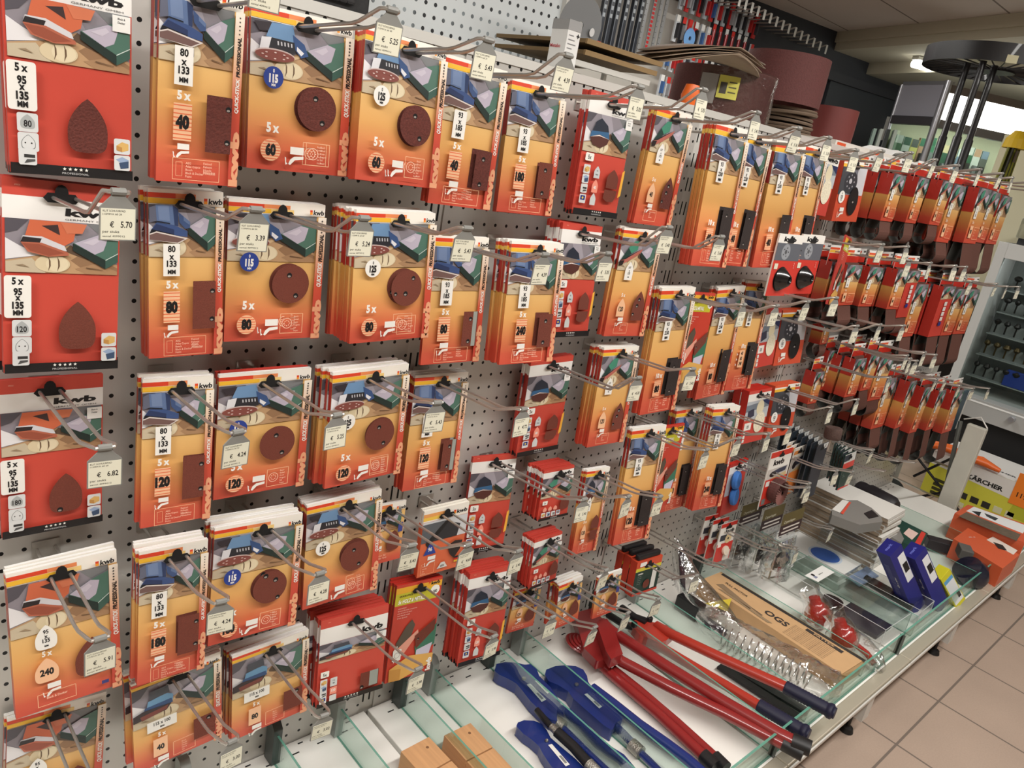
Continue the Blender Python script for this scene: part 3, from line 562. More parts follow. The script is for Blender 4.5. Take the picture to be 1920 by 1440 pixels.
# key, kind, hook x, hook z at the front packet, distance of front packet from the panel, pitch, yaw, roll, grit, count, price
STACKS = [
('a1','mouse',-0.196,0.194,0.097,-0.002,-0.001,-0.015,'80',4,'5.70'),
('a2','s80',-0.072,0.199,0.113,0.020,-0.038,-0.013,'40',4,'3.39'),
('a3','cd',0.067,0.202,0.064,-0.044,-0.019,-0.017,'60',5,'5.25'),
('a4','cd',0.200,0.203,0.087,-0.087,0.050,0.019,'60',4,'5.43'),
('a5','s93',0.324,0.196,0.077,-0.049,-0.010,0.025,'40',2,'4.39'),
('a6','s93',0.471,0.191,0.054,-0.069,-0.051,-0.000,'180',2,'5.05'),
('a7','rd',0.627,0.200,0.072,-0.063,-0.090,0.018,'40',3,'5.05'),
('a8','d107',0.784,0.201,0.085,-0.030,-0.012,0.026,'40',3,'5.40'),
('a9','s230',0.931,0.197,0.116,-0.090,-0.039,0.017,'40',4,'5.18'),
('a10','s230',1.051,0.196,0.100,-0.066,-0.004,0.028,'40',2,'5.18'),
('a11','s230',1.184,0.195,0.103,-0.064,-0.090,-0.037,'40',2,'5.13'),
('a12','s230',1.296,0.200,0.104,-0.085,-0.003,0.009,'180',2,'5.18'),
('a13','pad',1.440,0.202,0.068,-0.064,-0.001,0.042,'0',1,'6.15'),
('a14','box',1.580,0.196,0.072,-0.059,-0.048,-0.046,'0',1,'7.10'),
('b1','mouse',-0.199,-0.015,0.084,-0.083,0.050,0.039,'120',3,'5.70'),
('b2','s80',-0.066,-0.014,0.074,-0.029,0.007,-0.020,'80',4,'3.39'),
('b3','cd',0.058,-0.022,0.054,-0.036,-0.024,-0.008,'80',3,'5.24'),
('b4','cd',0.210,-0.016,0.098,-0.060,0.010,-0.025,'80',8,'5.43'),
('b5','s93',0.344,-0.049,0.075,-0.094,-0.002,0.004,'80',1,'4.39'),
('b6','s93',0.475,-0.046,0.111,-0.100,-0.053,-0.006,'240',5,'5.05'),
('b7','rd',0.612,-0.017,0.075,-0.100,0.024,0.023,'60',5,'5.40'),
('b8','d107',0.770,-0.016,0.085,-0.048,-0.090,0.013,'120',3,'5.60'),
('b9','s230',0.905,-0.124,0.102,-0.054,-0.037,-0.023,'80',3,'5.10'),
('b10','holz',1.016,-0.139,0.088,-0.100,0.003,0.050,'180',1,'5.10'),
('b11','s230',1.157,-0.131,0.070,-0.026,-0.019,-0.050,'80',3,'5.15'),
('b12','s230',1.283,-0.120,0.064,-0.086,0.003,0.035,'mix',2,'5.25'),
('b13','pad',1.438,-0.203,0.038,-0.094,0.030,-0.034,'0',1,'7.48'),
('b14','box',1.571,-0.205,0.036,-0.100,-0.088,-0.030,'0',1,'6.30'),
('c1','mouse',-0.200,-0.250,0.026,-0.027,0.019,0.011,'180',1,'6.82'),
('c2','s80',-0.066,-0.245,0.072,-0.059,-0.041,0.008,'120',3,'4.24'),
('c3','cd',0.052,-0.247,0.069,-0.005,-0.014,-0.005,'120',3,'5.25'),
('c4','cd',0.202,-0.245,0.095,-0.011,0.017,-0.026,'120',6,'5.43'),
('c5','s93',0.359,-0.279,0.062,-0.079,0.021,0.030,'120',3,'4.72'),
('c7','rd',0.628,-0.273,0.051,0.020,-0.073,-0.050,'80',3,'4.30'),
('c8','d107',0.781,-0.248,0.088,-0.066,-0.022,0.013,'120',5,'5.40'),
('c9','s230',0.910,-0.429,0.111,-0.100,-0.072,0.019,'120',2,'5.10'),
('c10','holz',1.019,-0.446,0.096,-0.100,0.027,0.050,'180',1,'5.10'),
('c11','s230',1.158,-0.438,0.044,-0.100,0.007,0.028,'70',3,'5.20'),
('c12','s230',1.245,-0.428,0.092,-0.100,-0.067,0.050,'240',3,'5.10'),
('c13','pad',1.440,-0.412,0.067,-0.062,-0.083,-0.050,'0',2,'7.48'),
('c14','box',1.587,-0.411,0.067,-0.100,-0.058,-0.011,'0',1,'6.30'),
('d11','blue',1.470,-0.636,0.051,-0.044,-0.015,-0.050,'0',1,'5.40'),
('d1','mq',-0.201,-0.474,0.074,-0.088,0.013,-0.010,'240',3,'5.91'),
('d2','s80',-0.076,-0.464,0.107,-0.048,-0.044,0.007,'180',4,'4.24'),
('d3','cd',0.049,-0.466,0.090,-0.078,-0.015,0.034,'180',5,'4.28'),
('d4','cd',0.194,-0.464,0.078,-0.051,-0.023,-0.026,'120',5,'5.43'),
('d5','mini',0.286,-0.505,0.062,-0.100,0.045,0.050,'80',1,'4.60'),
('d6','d96',0.415,-0.537,0.064,0.018,-0.090,-0.050,'0',2,'5.40'),
('d7','rd',0.548,-0.474,0.028,-0.100,-0.090,0.044,'120',1,'5.40'),
('d8','mred',0.676,-0.498,0.084,-0.049,-0.090,-0.021,'80',6,'2.90'),
('d9','dy',0.774,-0.507,0.105,-0.087,-0.038,0.050,'120',2,'5.48'),
('e1','mq',-0.198,-0.734,0.021,-0.003,-0.017,0.047,'120',3,'5.91'),
('e2','q115',-0.055,-0.688,0.076,-0.000,0.015,-0.050,'40',5,'3.00'),
('e3','q115',0.089,-0.700,0.076,-0.009,-0.019,-0.050,'80',4,'3.02'),
('e4','r115',0.237,-0.693,0.080,-0.100,-0.090,0.008,'120',6,'3.98'),
('e5','holz',0.390,-0.695,0.052,-0.100,-0.065,0.047,'180',4,'3.98'),
('e6','rd',0.542,-0.697,0.081,-0.098,-0.069,0.044,'120',6,'3.48'),
('e7','mini',0.672,-0.781,0.072,-0.012,-0.075,0.023,'120',1,'2.88'),
('e8','mini',0.771,-0.778,0.104,-0.100,-0.017,-0.023,'180',4,'2.90'),
('e9','mini',0.875,-0.776,0.127,-0.064,-0.090,-0.038,'240',1,'2.90'),
('d10','mred',0.665,-0.640,0.103,-0.074,0.003,-0.004,'120',5,'2.90'),
('e10','metabo',1.014,-0.775,0.132,-0.067,-0.065,0.009,'0',3,'4.90'),
]
TIPS = {'a2': (505, -75), 'a3': (735, 20), 'a4': (915, 76), 'a5': (1065, 105), 'a6': (1200, 164), 'a7': (1320, 169), 'a8': (1421, 212), 'a9': (1498, 241), 'a10': (1555, 258.6), 'a11': (1606, 282), 'a12': (1655, 284), 'a13': (1709, 287), 'a14': (1755, 300), 'b1': (222, 361), 'b2': (480, 394), 'b3': (682, 410), 'b4': (876, 429), 'b5': (1021, 478), 'b6': (1140, 476), 'b7': (1255, 427), 'b8': (1353, 444.5), 'b9': (1395, 572), 'b10': (1459, 574), 'b11': (1515, 566), 'b12': (1568, 559), 'b13': (1607, 611.6), 'b14': (1654, 609), 'c1': (197, 840), 'c2': (446, 811), 'c3': (632, 779), 'c4': (820, 756), 'c5': (982, 768), 'c7': (1197, 709), 'c8': (1299, 692.5), 'c9': (1325, 844), 'c10': (1387, 822), 'c11': (1441, 814), 'c12': (1495, 799), 'c13': (1559, 764), 'c14': (1611, 749), 'd11': (1516, 915), 'd1': (188, 1198), 'd2': (415, 1129), 'd3': (600, 1076), 'd4': (772, 1023), 'd5': (883, 1021), 'd6': (972, 1034), 'd7': (1095, 937), 'd8': (1178, 932), 'd9': (1240, 931), 'e2': (435, 1391), 'e3': (608, 1342), 'e4': (784, 1255), 'e5': (926, 1194), 'e6': (1036, 1158), 'e7': (1115, 1177), 'e8': (1177, 1150), 'e9': (1234, 1124), 'd10': (1136, 1070), 'e10': (1305, 1080)}
DESC = dict(s80='orange packet of 80 x 133 mm sanding sheets', cd='orange packet of %s mm sanding discs', s93='orange packet of 93 x 185 mm sanding sheets', s230='long orange packet of 93 x 230 mm sheets',
  d107='orange packet of 107 x 175 mm pointed sheets', rd='red packet of two-part pointed sheets', mouse='red packet of 95 x 135 mm sheets', mq='yellow-orange packet of 95 x 135 mm sheets', r115='red packet of 115 x 100 mm sheets',
  q115='orange packet of 115 x 100 mm sheets', holz='red and lime packet', mini='small orange packet of pointed sheets', mred='small red packet of pointed sheets', d96='orange packet of 96 mm delta sheets',
  dy='narrow orange packet of pointed sheets', pad='red packet with a white wool pad', box='orange box with a black 125 mm pad', blue='red packet with two blue sponge discs', metabo='dark green packet with red header')
NAMES = dict(pad='polishing_pad_packet', box='backing_pad_box', blue='sponge_packet')
ORD = ['first','second','third','fourth','fifth','sixth','seventh','eighth','ninth','tenth','eleventh','twelfth','thirteenth','fourteenth']
ROWN = dict(a='top row', b='second row', c='third row', d='fourth row', e='bottom row')
WIRE = mat('hook_steel', (188, 184, 178), 0.32, 0.75)
PLAST = mat('tag_grey_plastic', (132, 132, 128), 0.5)
STICK = mat('price_label_paper', (226, 224, 204), 0.6)
def hook(x, z, d, place, tagtxt, L=0.25, price='4.39', withtag=True, seed=0, tip=None):
    """double wire hook from the panel; z is its height at distance d"""
    s0 = 0.055; zb = z - s0*d; mb = MB(); g = 0.0105; r = 0.0021
    zt = z+0.1*(L-d)+0.004; xt = 0.0
    if tip:
        tp = atY(tip[0], tip[1], -L); zt = max(zt-.03, min(zt+.05, tp.z)); xt = max(-.018, min(.018, tp.x-x))
    zk = min(z+s0*(L-0.05-d), zt-.002); xk = xt*.8
    path = []
    for sx in (-1, 1):
        p = [(sx*g, 0.004, zb-z), (xk+sx*g, -L+0.06, zk-z-0.0006), (xk+sx*g, -L+0.045, zk-z+0.002), (xt+sx*g, -L+0.006, zt-z), (xt+sx*g*0.8, -L, zt-z+0.0005)]
        path.append(p)
    mb.tube(path[0]+path[1][::-1], r, WIRE, 8)
    mb.box((-0.016, -0.0015, zb-z-0.012), (0.016, -0.0002, zb-z+0.012), WIRE)
    o = mb.build('display_hook', None, (x, 0, z), smooth=True)
    tag(o, 'double-wire steel display hook ' + place, 'hook', 'double-wire display hooks')
    if withtag:
        rnd = random.Random(seed); t = MB()
        zz = 0.0; w = 0.0155
        t.tube([(-0.006, 0, 0), (0.006, 0, 0)], 0.0034, PLAST, 8)
        t.prism([(-0.006, 0.0008, 0.002), (0.006, 0.0008, 0.002), (0.006, 0.0008, -0.004), (w, 0.0008, -0.014), (w, 0.0008, -0.0435), (-w, 0.0008, -0.0435), (-w, 0.0008, -0.014), (-0.006, 0.0008, -0.004)], (0, -0.0016, 0), PLAST)
        a = t.build('price_tag', None, (x+xt, -L, zt+0.0008), (rnd.uniform(-0.03, 0.12), 0, rnd.uniform(-0.12, 0.12)))
        tag(a, 'grey price tag reading %s %s' % (price, tagtxt), 'price tag', 'price tags on the hook ends')
        s = MB(); y = -0.0010; c = col((40, 38, 36))
        s.box((-w+0.001, y, -0.0425), (w-0.001, y+0.0003, -0.0148), STICK)
        text(s, 'KLIT SCHUURPAD', (-w+0.0025, y-.0001, -0.0178), (1, 0, 0), (0, 0, 1), 0.0018, c, 1, 'l', 0, 0, 0.019)
        text(s, '115MM K 60 20', (-w+0.0025, y-.0001, -0.0206), (1, 0, 0), (0, 0, 1), 0.0016, c, 1, 'l', 0, 0, 0.016)
        text(s, '€', (-0.007, y-.0001, -0.0315), (1, 0, 0), (0, 0, 1), 0.005, c, .8, 'l', .01)
        text(s, price, (w-0.0035, y-.0001, -0.0315), (1, 0, 0), (0, 0, 1), 0.0055, c, .75, 'r', .015)
        text(s, 'per stuks', (-w+0.0025, y-.0001, -0.0365), (1, 0, 0), (0, 0, 1), 0.0024, c, 1, 'l', 0, 0, 0.014)
        text(s, 'aantal 4099012', (-w+0.0025, y-.0001, -0.0402), (1, 0, 0), (0, 0, 1), 0.0016, c, 1, 'l', 0, 0, 0.019)
        s.build('paper_label', a)
    return o
def RM(p, y, r):
    return Matrix.Rotation(y, 4, 'Z') @ Matrix.Rotation(p, 4, 'X') @ Matrix.Rotation(r, 4, 'Y')
PK = {}
def packet(kind, grit, size):
    k = (kind, grit, size)
    if k in PK: return PK[k]
    W, H, hu = KD[kind]
    tool = dict(s80='half', s93='half', s230='half', cd='round', d107='green', mq='mouse', q115='small', mini='dome', dy='dome', rd='dome', mouse='mouse', r115='small', mred='green').get(kind)
    if kind in ('s80', 's93', 's230', 'cd', 'd107', 'mq', 'q115', 'mini', 'dy'):
        sz = {'s80': ('80', '133'), 's93': ('93', '185'), 's230': ('93', '230'), 'd107': ('107', 'x', '175'), 'dy': ('100', 'x', '170')}.get(kind, size)
        A, sh, T = quick(kind, W, H, hu, sz, grit, tool, n=10 if kind == 's230' else 5)
    elif kind in ('rd', 'mouse', 'r115', 'mred'): A, sh, T = redpack(kind, W, H, hu, grit, tool)
    else: A, sh, T = other(kind, W, H, hu, {'box': .034, 'pad': .022, 'metabo': .02, 'blue': .012}.get(kind, .0058))
    PK[k] = (A, sh, T); return PK[k]
def place(kind, grit, size, loc, M, label, grp, parts=True):
    A, sh, T = packet(kind, grit, size); key = ('me', kind, grit, size)
    if key not in PK:
        o = A.mb.build(NAMES.get(kind, 'sandpaper_packet'))
        s = sh.build('sanding_sheet' if kind not in ('box', 'pad') else 'pad', o) if sh else None
        PK[key] = (o.data, s.data if s else None)
        if kind == 'blue':
            pass
    else:
        o = bpy.data.objects.new(NAMES.get(kind, 'sandpaper_packet'), PK[key][0]); COL.objects.link(o)
        if parts and PK[key][1]:
            s = bpy.data.objects.new('sanding_sheet' if kind not in ('box', 'pad') else 'pad', PK[key][1]); COL.objects.link(s); s.parent = o
    o.matrix_world = Matrix.Translation(loc) @ M
    cat = {'box': 'box', 'pad': 'packet', 'blue': 'packet'}.get(kind, 'sandpaper packet')
    tag(o, label, cat, grp)
    return o
cnt = {}
for key, kind, x, z, d, p, yw, rl, grit, n, price in STACKS:
    row = key[0]; i = cnt.get(row, 0); cnt[row] = i+1
    size = '125' if key in ('a4', 'b4', 'c4', 'd4') else ('115' if kind == 'cd' else '')
    where = '%s stack from left in %s' % (ORD[i], ROWN[row]); base = DESC[kind]
    if '%s' in base: base = base % size
    if grit not in ('0', 'mix') and kind not in ('holz',): base += ' grit '+grit
    T = packet(kind, grit, size)[2]; pitch = T+0.0020
    rnd = random.Random(key); s0 = 0.055
    n = max(1, min(n, int((d-0.004)/pitch)))
    for j in range(n):
        dj = d-j*pitch; jr = 0 if j == 0 else 1
        M = RM(p, yw+jr*rnd.uniform(-.010, .010), rl+jr*rnd.uniform(-.016, .016))
        loc = Vector((x+jr*rnd.uniform(-.0035, .0035), -dj, z+Z0-s0*(d-dj)+jr*rnd.uniform(-.0015, .0015)))
        kj = kind
        if key == 'c3' and j > 0: kj = 'r115'
        bb = DESC['r115'] if kj != kind else base
        bb = bb.replace(' mm', 'mm').replace(' x ', 'x').replace('orange packet of ', 'orange pack, ').replace('red packet of ', 'red pack, ').replace(' sanding', '').replace('two-part ', '')
        if j == 0: lab = '%s, %s' % (base if len((base+where).split()) < 15 else bb, where) if n == 1 else '%s, front of %s' % (bb, where)
        else: lab = '%s, %s, %s' % (bb, ['', 'second', 'third', 'fourth', 'fifth', 'sixth', 'seventh', 'eighth'][j]+' back', where.replace(' stack', ' stack'))
        place(kj, grit, size, loc, M, lab, '%s packets in the %s' % (kind if False else 'hanging', ROWN[row]))
    hook(x, z+Z0, d, 'holding the '+where, 'on the %s hook from left in %s' % (ORD[i], ROWN[row]), 0.25, price, key != 'a1', i*7+ord(row), TIPS.get(key))
# blue sponges bulging out of the blue packet, black cones
def find(k): return next(s for s in STACKS if s[0] == k)
for s in (find('d11'),):
    m = mat('blue_foam', (70, 130, 214), 0.8, noise=.1, nscale=300, bump=.4); par = [o for o in bpy.data.objects if o.name.startswith('sponge_packet')][0]
    for (u, v) in ((.35, .32), (.42, .64)):
        b = MB(); W, H, hu = KD['blue']
        b.lathe([(0.0, 0), (.022, 0), (.026, .004), (.026, .012), (.022, .016), (0, .016)], ((u-hu)*W, -0.001, .016-v*H), (0.3, -1, .1), m, 28)
        b.build('sponge_disc', par, smooth=True)

# ------------------------------------------------------------------ sanding belts
# x, top z, width, height, distance, count, loop drop, row word
BELTS = [('a', 1.7, 0.199, 0.078, 0.121, 0.12, 3, 0.055),
 ('a', 1.87, 0.206, 0.068, 0.124, 0.12, 3, 0.06),
 ('a', 2.044, 0.213, 0.082, 0.127, 0.12, 3, 0.06),
 ('a', 2.144, 0.211, 0.092, 0.172, 0.12, 3, 0.065),
 ('a', 2.366, 0.22, 0.105, 0.175, 0.12, 3, 0.11),
 ('a', 2.481, 0.219, 0.105, 0.168, 0.12, 2, 0.11),
 ('a', 2.605, 0.215, 0.115, 0.165, 0.12, 3, 0.11),
 ('b', 1.597, -0.043, 0.084, 0.108, 0.12, 3, 0.065),
 ('b', 1.746, -0.047, 0.076, 0.112, 0.12, 3, 0.065),
 ('b', 1.937, -0.051, 0.079, 0.119, 0.12, 3, 0.075),
 ('b', 2.025, -0.053, 0.085, 0.145, 0.12, 2, 0.055),
 ('b', 2.116, -0.095, 0.1, 0.17, 0.12, 3, 0.08),
 ('b', 2.364, -0.102, 0.109, 0.174, 0.12, 3, 0.11),
 ('b', 2.49, -0.111, 0.1, 0.167, 0.12, 3, 0.12),
 ('b', 2.62, -0.113, 0.115, 0.166, 0.12, 3, 0.12),
 ('c', 1.724, -0.225, 0.045, 0.065, 0.05, 1, 0.045),
 ('c', 1.751, -0.375, 0.052, 0.1, 0.06, 1, 0.045),
 ('c', 1.82, -0.316, 0.06, 0.125, 0.05, 1, 0.045),
 ('c', 1.91, -0.337, 0.058, 0.122, 0.06, 1, 0.055),
 ('c', 1.847, -0.321, 0.076, 0.12, 0.12, 2, 0.055),
 ('c', 1.945, -0.308, 0.075, 0.122, 0.12, 2, 0.075),
 ('c', 2.035, -0.322, 0.095, 0.152, 0.12, 2, 0.055),
 ('c', 2.128, -0.408, 0.095, 0.173, 0.12, 3, 0.085),
 ('c', 2.236, -0.412, 0.062, 0.168, 0.16, 3, 0.125),
 ('c', 2.403, -0.45, 0.066, 0.171, 0.16, 3, 0.125),
 ('c', 2.568, -0.477, 0.07, 0.157, 0.16, 3, 0.125),
 ('c', 2.75, -0.497, 0.1, 0.172, 0.16, 3, 0.125)]
CLOTH = mat('belt_abrasive', (92, 56, 46), 0.85, noise=.25, nscale=500, bump=.3); CLOTHB = mat('belt_backing', (70, 70, 66), 0.75)
BM = {}
def belt_pack(W, H, drop, var):
    k = (round(W, 3), round(H, 3), drop, var)
    if k in BM: return BM[k]
    D = 0.034; A = Art(W, H, 0.5, -0.026); mb = A.mb; x0, x1 = -W/2, W/2; zt = A.hv; zb = zt-H
    red = var == 'red'
    f1 = ramp_mat('belt_face_%d' % round(H*1000), zt-H*.42, zb, [(0, GOLD), (.3, (216, 148, 84)), (.7, (204, 92, 62)), (1, (196, 72, 54))]) if not red else mat('belt_face_red', (202, 66, 54), .4)
    f2 = ramp_mat('belt_side_%d' % round(H*1000), zt, zb, [(0, (170, 46, 36)), (.44, (170, 46, 36)), (.45, (196, 148, 78)), (.62, (190, 122, 66)), (.85, (176, 66, 46)), (1, (168, 52, 40))]) if not red else mat('belt_side_red', (176, 48, 38), .4)
    mb.poly([(x0, 0, zb), (x1, 0, zb), (x1, 0, zt), (x0, 0, zt)], f1); mb.poly([(x1, D, zb), (x0, D, zb), (x0, D, zt), (x1, D, zt)], f2)
    mb.poly([(x0, D, zb), (x0, 0, zb), (x0, 0, zt), (x0, D, zt)], f2); mb.poly([(x1, 0, zb), (x1, D, zb), (x1, D, zt), (x1, 0, zt)], f2)
    picture(A, 0, 0, 1, .42 if not red else .25, 'green')
    if not red:
        A.r(.12, .32, .34, .55, WHITE)
        for i, s_ in enumerate(('75', 'x', '533')): A.t(s_, .23, .39+.06*i, .045, BLK, 'c', .6, .02)
        A.t('3 x', .22, .64, .05, WHITE, 'c', .8, .03); A.r(.12, .68, .34, .9, PALE); A.t('80', .23, .82, .07, BLK, 'c', .8, .04); A.frame(.45, .7, .9, .92, PALE, .012); A.lines(.5, .76, .02, ['Bosch', 'Skil', 'Elu'], (244, 206, 180), .9, .05)
    else:
        for i in range(5): A.rr(.4, .3+i*.1, .62, .38+i*.1, (226, 224, 220) if i != 4 else (40, 50, 130), .1)
    b = MB(); w = W*.44; pts = []; t = .0012; hy = D*.40; yc = D/2
    R = .026; zc = zb-drop+R
    pts.append((yc-hy*.6, zt+.004)); pts.append((yc-hy, zt-.01)); pts.append((yc-hy, zb+.01)); pts.append((yc-hy*1.05, zb))
    for i in range(13):
        a = pi+pi*i/12+0; pts.append((yc+R*math.cos(a)*(1 if drop > .06 else .8), zc+R*math.sin(a)))
    pts.append((yc+hy*1.05, zb)); pts.append((yc+hy, zb+.01)); pts.append((yc+hy, zt-.01)); pts.append((yc+hy*.6, zt+.004))
    n = len(pts); out = [Vector((0, y, z)) for y, z in pts]; cy = yc
    inn = []
    for i, q_ in enumerate(out):
        tn = (out[(i+1) % n]-out[i-1]); nn = Vector((0, -tn.z, tn.y)).normalized(); inn.append(q_+nn*t)
    for i in range(n):
        j = (i+1) % n
        b.poly([out[i]+Vector((-w, 0, 0)), out[j]+Vector((-w, 0, 0)), out[j]+Vector((w, 0, 0)), out[i]+Vector((w, 0, 0))], CLOTH)
        b.poly([inn[i]+Vector((w, 0, 0)), inn[j]+Vector((w, 0, 0)), inn[j]+Vector((-w, 0, 0)), inn[i]+Vector((-w, 0, 0))], CLOTHB)
        for sx in (-w, w): b.poly([out[i]+Vector((sx, 0, 0)), inn[i]+Vector((sx, 0, 0)), inn[j]+Vector((sx, 0, 0)), out[j]+Vector((sx, 0, 0))], CLOTHB)
    c = MB(); B2 = Art(W, .05, .5, .016); B2.mb = c
    c.box((x0, D*.45, zt-.012), (x1, D*.45+.0012, .016), mat('carton_white', (232, 230, 226), 0.5))
    def rel(pts_, colr): c.poly([(u, D*.45-.0002, v) for u, v in pts_], col(colr))
    rel([(x0, .004), (W*.1, .004), (W*.1, .010), (x0, .010)], (222, 84, 44)); rel([(x0, -.004), (W*.1, -.004), (W*.1, .003), (x0, .003)], (236, 184, 62)); rel([(x0, zt-.01), (x1, zt-.01), (x1, -.005), (x0, -.005)], (196, 44, 30))
    text(c, 'kwb', (x1-.003, D*.45-.0004, .006), (1, 0, 0), (0, 0, 1), .006, col(BLK), 1, 'r', .03, .08)
    BM[k] = [(A.mb, 'sanding_belt_pack'), (b, 'sanding_belt'), (c, 'hang_tab')]; return BM[k]
BC = {'a': 0, 'b': 0, 'c': 0}
for bi, (row, x, zt, W, H, d, n, drop) in enumerate(BELTS):
    var = 'red' if (bi in (10, 12)) else 'std'; parts = belt_pack(W, H, drop, var); i = BC[row]; BC[row] += 1; cx = x+W/2; zh = zt+.026+Z0
    rnd = random.Random(bi); yw = rnd.uniform(-.05, .02)
    where = '%s belt hook from left, %s belts' % (ORD[i], dict(a='upper', b='middle', c='lower')[row])
    root = None
    for j in range(n):
        dj = d-j*.041
        M = Matrix.Translation((cx+(rnd.uniform(-.004, .004) if j else 0), -dj, zh-.055*(d-dj))) @ RM(rnd.uniform(-.05, 0), yw+rnd.uniform(-.02, .02), rnd.uniform(-.015, .015))
        if len(parts) == 3:
            root = parts[0][0].build('sanding_belt_pack'); a_ = parts[1][0].build('sanding_belt', root); b_ = parts[2][0].build('hang_tab', root); parts.append((root.data, a_.data, b_.data)); r_ = root
        else:
            dt = parts[3]; r_ = bpy.data.objects.new('sanding_belt_pack', dt[0]); COL.objects.link(r_)
            for nm, dd in (('sanding_belt', dt[1]), ('hang_tab', dt[2])):
                c_ = bpy.data.objects.new(nm, dd); COL.objects.link(c_); c_.parent = r_
        r_.matrix_world = M
        tag(r_, '%s sleeve with brown belt loop, %s on %s' % ('red' if var == 'red' else 'orange', ['front', 'second', 'third'][j], where), 'sanding belt', 'sanding belt packs')
    hook(cx, zh, d, 'for '+where, 'on the '+where, 0.25, ('7.95', '6.10', '8.25')[bi % 3], seed=bi+300)
# ------------------------------------------------------------------ shop fitting
def peg_mat(name, base, hole, rough=0.4, metal=0.0, vary=False, rad=.115):
    m = mat(name, base, rough, metal); nt = m.node_tree; b = nt.nodes['Principled BSDF']; N = nt.nodes.new; L = nt.links.new
    tc = N('ShaderNodeTexCoord'); mp = N('ShaderNodeMapping'); mp.inputs['Scale'].default_value = (40, 40, 40); mp.inputs['Location'].default_value = (0.5, 0.5, 0.5-Z0*40)
    L(tc.outputs['Object'], mp.inputs['Vector'])
    fr = N('ShaderNodeVectorMath'); fr.operation = 'FRACTION'; L(mp.outputs[0], fr.inputs[0])
    sb = N('ShaderNodeVectorMath'); sb.operation = 'SUBTRACT'; sb.inputs[1].default_value = (.5, .5, .5); L(fr.outputs[0], sb.inputs[0])
    ml = N('ShaderNodeVectorMath'); ml.operation = 'MULTIPLY'; ml.inputs[1].default_value = (1, 0, 1); L(sb.outputs[0], ml.inputs[0])
    ln = N('ShaderNodeVectorMath'); ln.operation = 'LENGTH'; L(ml.outputs[0], ln.inputs[0])
    lt = N('ShaderNodeMath'); lt.operation = 'LESS_THAN'; lt.inputs[1].default_value = rad; L(ln.outputs['Value'], lt.inputs[0])
    mx = N('ShaderNodeMix'); mx.data_type = 'RGBA'; L(lt.outputs[0], mx.inputs[0]); mx.inputs[6].default_value = lin(base)+(1,); mx.inputs[7].default_value = lin(hole)+(1,)
    if vary:
        n = N('ShaderNodeTexNoise'); n.inputs['Scale'].default_value = 9; L(tc.outputs['Object'], n.inputs['Vector']); r = N('ShaderNodeValToRGB'); L(n.outputs['Fac'], r.inputs[0])
        r.color_ramp.elements[0].position = .45; r.color_ramp.elements[0].color = lin((30, 32, 36))+(1,); r.color_ramp.elements[1].position = .62; r.color_ramp.elements[1].color = lin((150, 160, 164))+(1,); L(r.outputs[0], mx.inputs[7])
    L(mx.outputs[2], b.inputs['Base Color']); return m
STEEL = peg_mat('pegboard_steel', (198, 195, 190), (18, 17, 18), .34, .3)
PW = peg_mat('pegboard_white', (218, 224, 226), (30, 32, 36), .5, 0, True, .17)
FRAME = mat('painted_steel', (208, 206, 200), .4, .1); DECK = mat('deck_white', (236, 234, 228), .35, noise=.03, nscale=8); RAIL = mat('champagne_rail', (196, 188, 170), .35, .4); SLOT = mat('slot_black', (14, 14, 14), .8)
ZD = 0.175
unit = empty('shelving_unit', (0.9, 0, 0)); tag(unit, 'grey perforated steel wall unit with white base shelf, full of hooks', 'shelving unit')
def upart(mb, name, bevel=0.0, smooth=False):
    o = mb.build(name, None, bevel=bevel, smooth=smooth); o.parent = unit; o.matrix_parent_inverse = Matrix.Translation((-0.9, 0, 0)); return o
POSTS = [-0.965, -0.31, 0.345, 1.0, 1.655, 2.31, 2.955]
for i in range(6):
    b = MB(); b.box((POSTS[i]+.017, .001, ZD-.03), (POSTS[i+1]-.017, .018, Z0+.232), STEEL); upart(b, 'pegboard_panel')
for x in POSTS:
    b = MB(); b.box((x-.017, .004, .03), (x+.017, .05, Z0+.235), FRAME)
    for k in range(24):
        z = ZD+.02+k*.05
        for s in (-.007, .007): b.box((x+s-.0016, .0034, z), (x+s+.0016, .0042, z+.028), SLOT)
    upart(b, 'upright_post')
b = MB(); b.box((-1, -.001, Z0+.228), (2.97, .46, Z0+.242), FRAME); upart(b, 'top_shelf')
for i in range(6):
    b = MB(); x0, x1 = POSTS[i]+.004, POSTS[i+1]-.004
    b.box((x0, -.545, ZD-.03), (x1, .0, ZD), DECK)
    n = int((x1-x0)/.05)
    for k in range(n):
        x = x0+.03+k*.05
        b.poly([(x, -.030, ZD+.0003), (x+.014, -.030, ZD+.0003), (x+.014, -.027, ZD+.0003), (x, -.027, ZD+.0003)], SLOT)
        b.poly([(x+.02, -.012, ZD+.0003), (x+.03, -.012, ZD+.0003), (x+.03, -.009, ZD+.0003), (x+.02, -.009, ZD+.0003)], SLOT)
    upart(b, 'base_deck', .002)
    b = MB(); b.box((x0-.003, -.575, ZD-.028), (x1+.003, -.545, ZD+.004), RAIL); b.box((x0-.003, -.580, ZD-.012), (x1+.003, -.5755, ZD-.002), FRAME); upart(b, 'front_rail', .003)
for x in (-.3, .345, 1.0, 1.48, 2.10, 2.73):
    b = MB(); b.box((x-.02, -.565, .06), (x+.02, -.50, ZD-.03), FRAME); upart(b, 'foot_bracket')
    b = MB(); b.lathe([(0, .062), (.005, .062), (.005, .016), (.014, .012), (.018, 0), (0, 0)], (x, -.535, .001), (0, 0, 1), mat('foot_black', (20, 20, 20), .5), 16); upart(b, 'adjusting_foot', smooth=True)
for i in range(5):
    b = MB(); b.box((POSTS[i], .44, 0.0), (POSTS[i]+.03, .46, Z0+.228), FRAME); upart(b, 'rear_post')
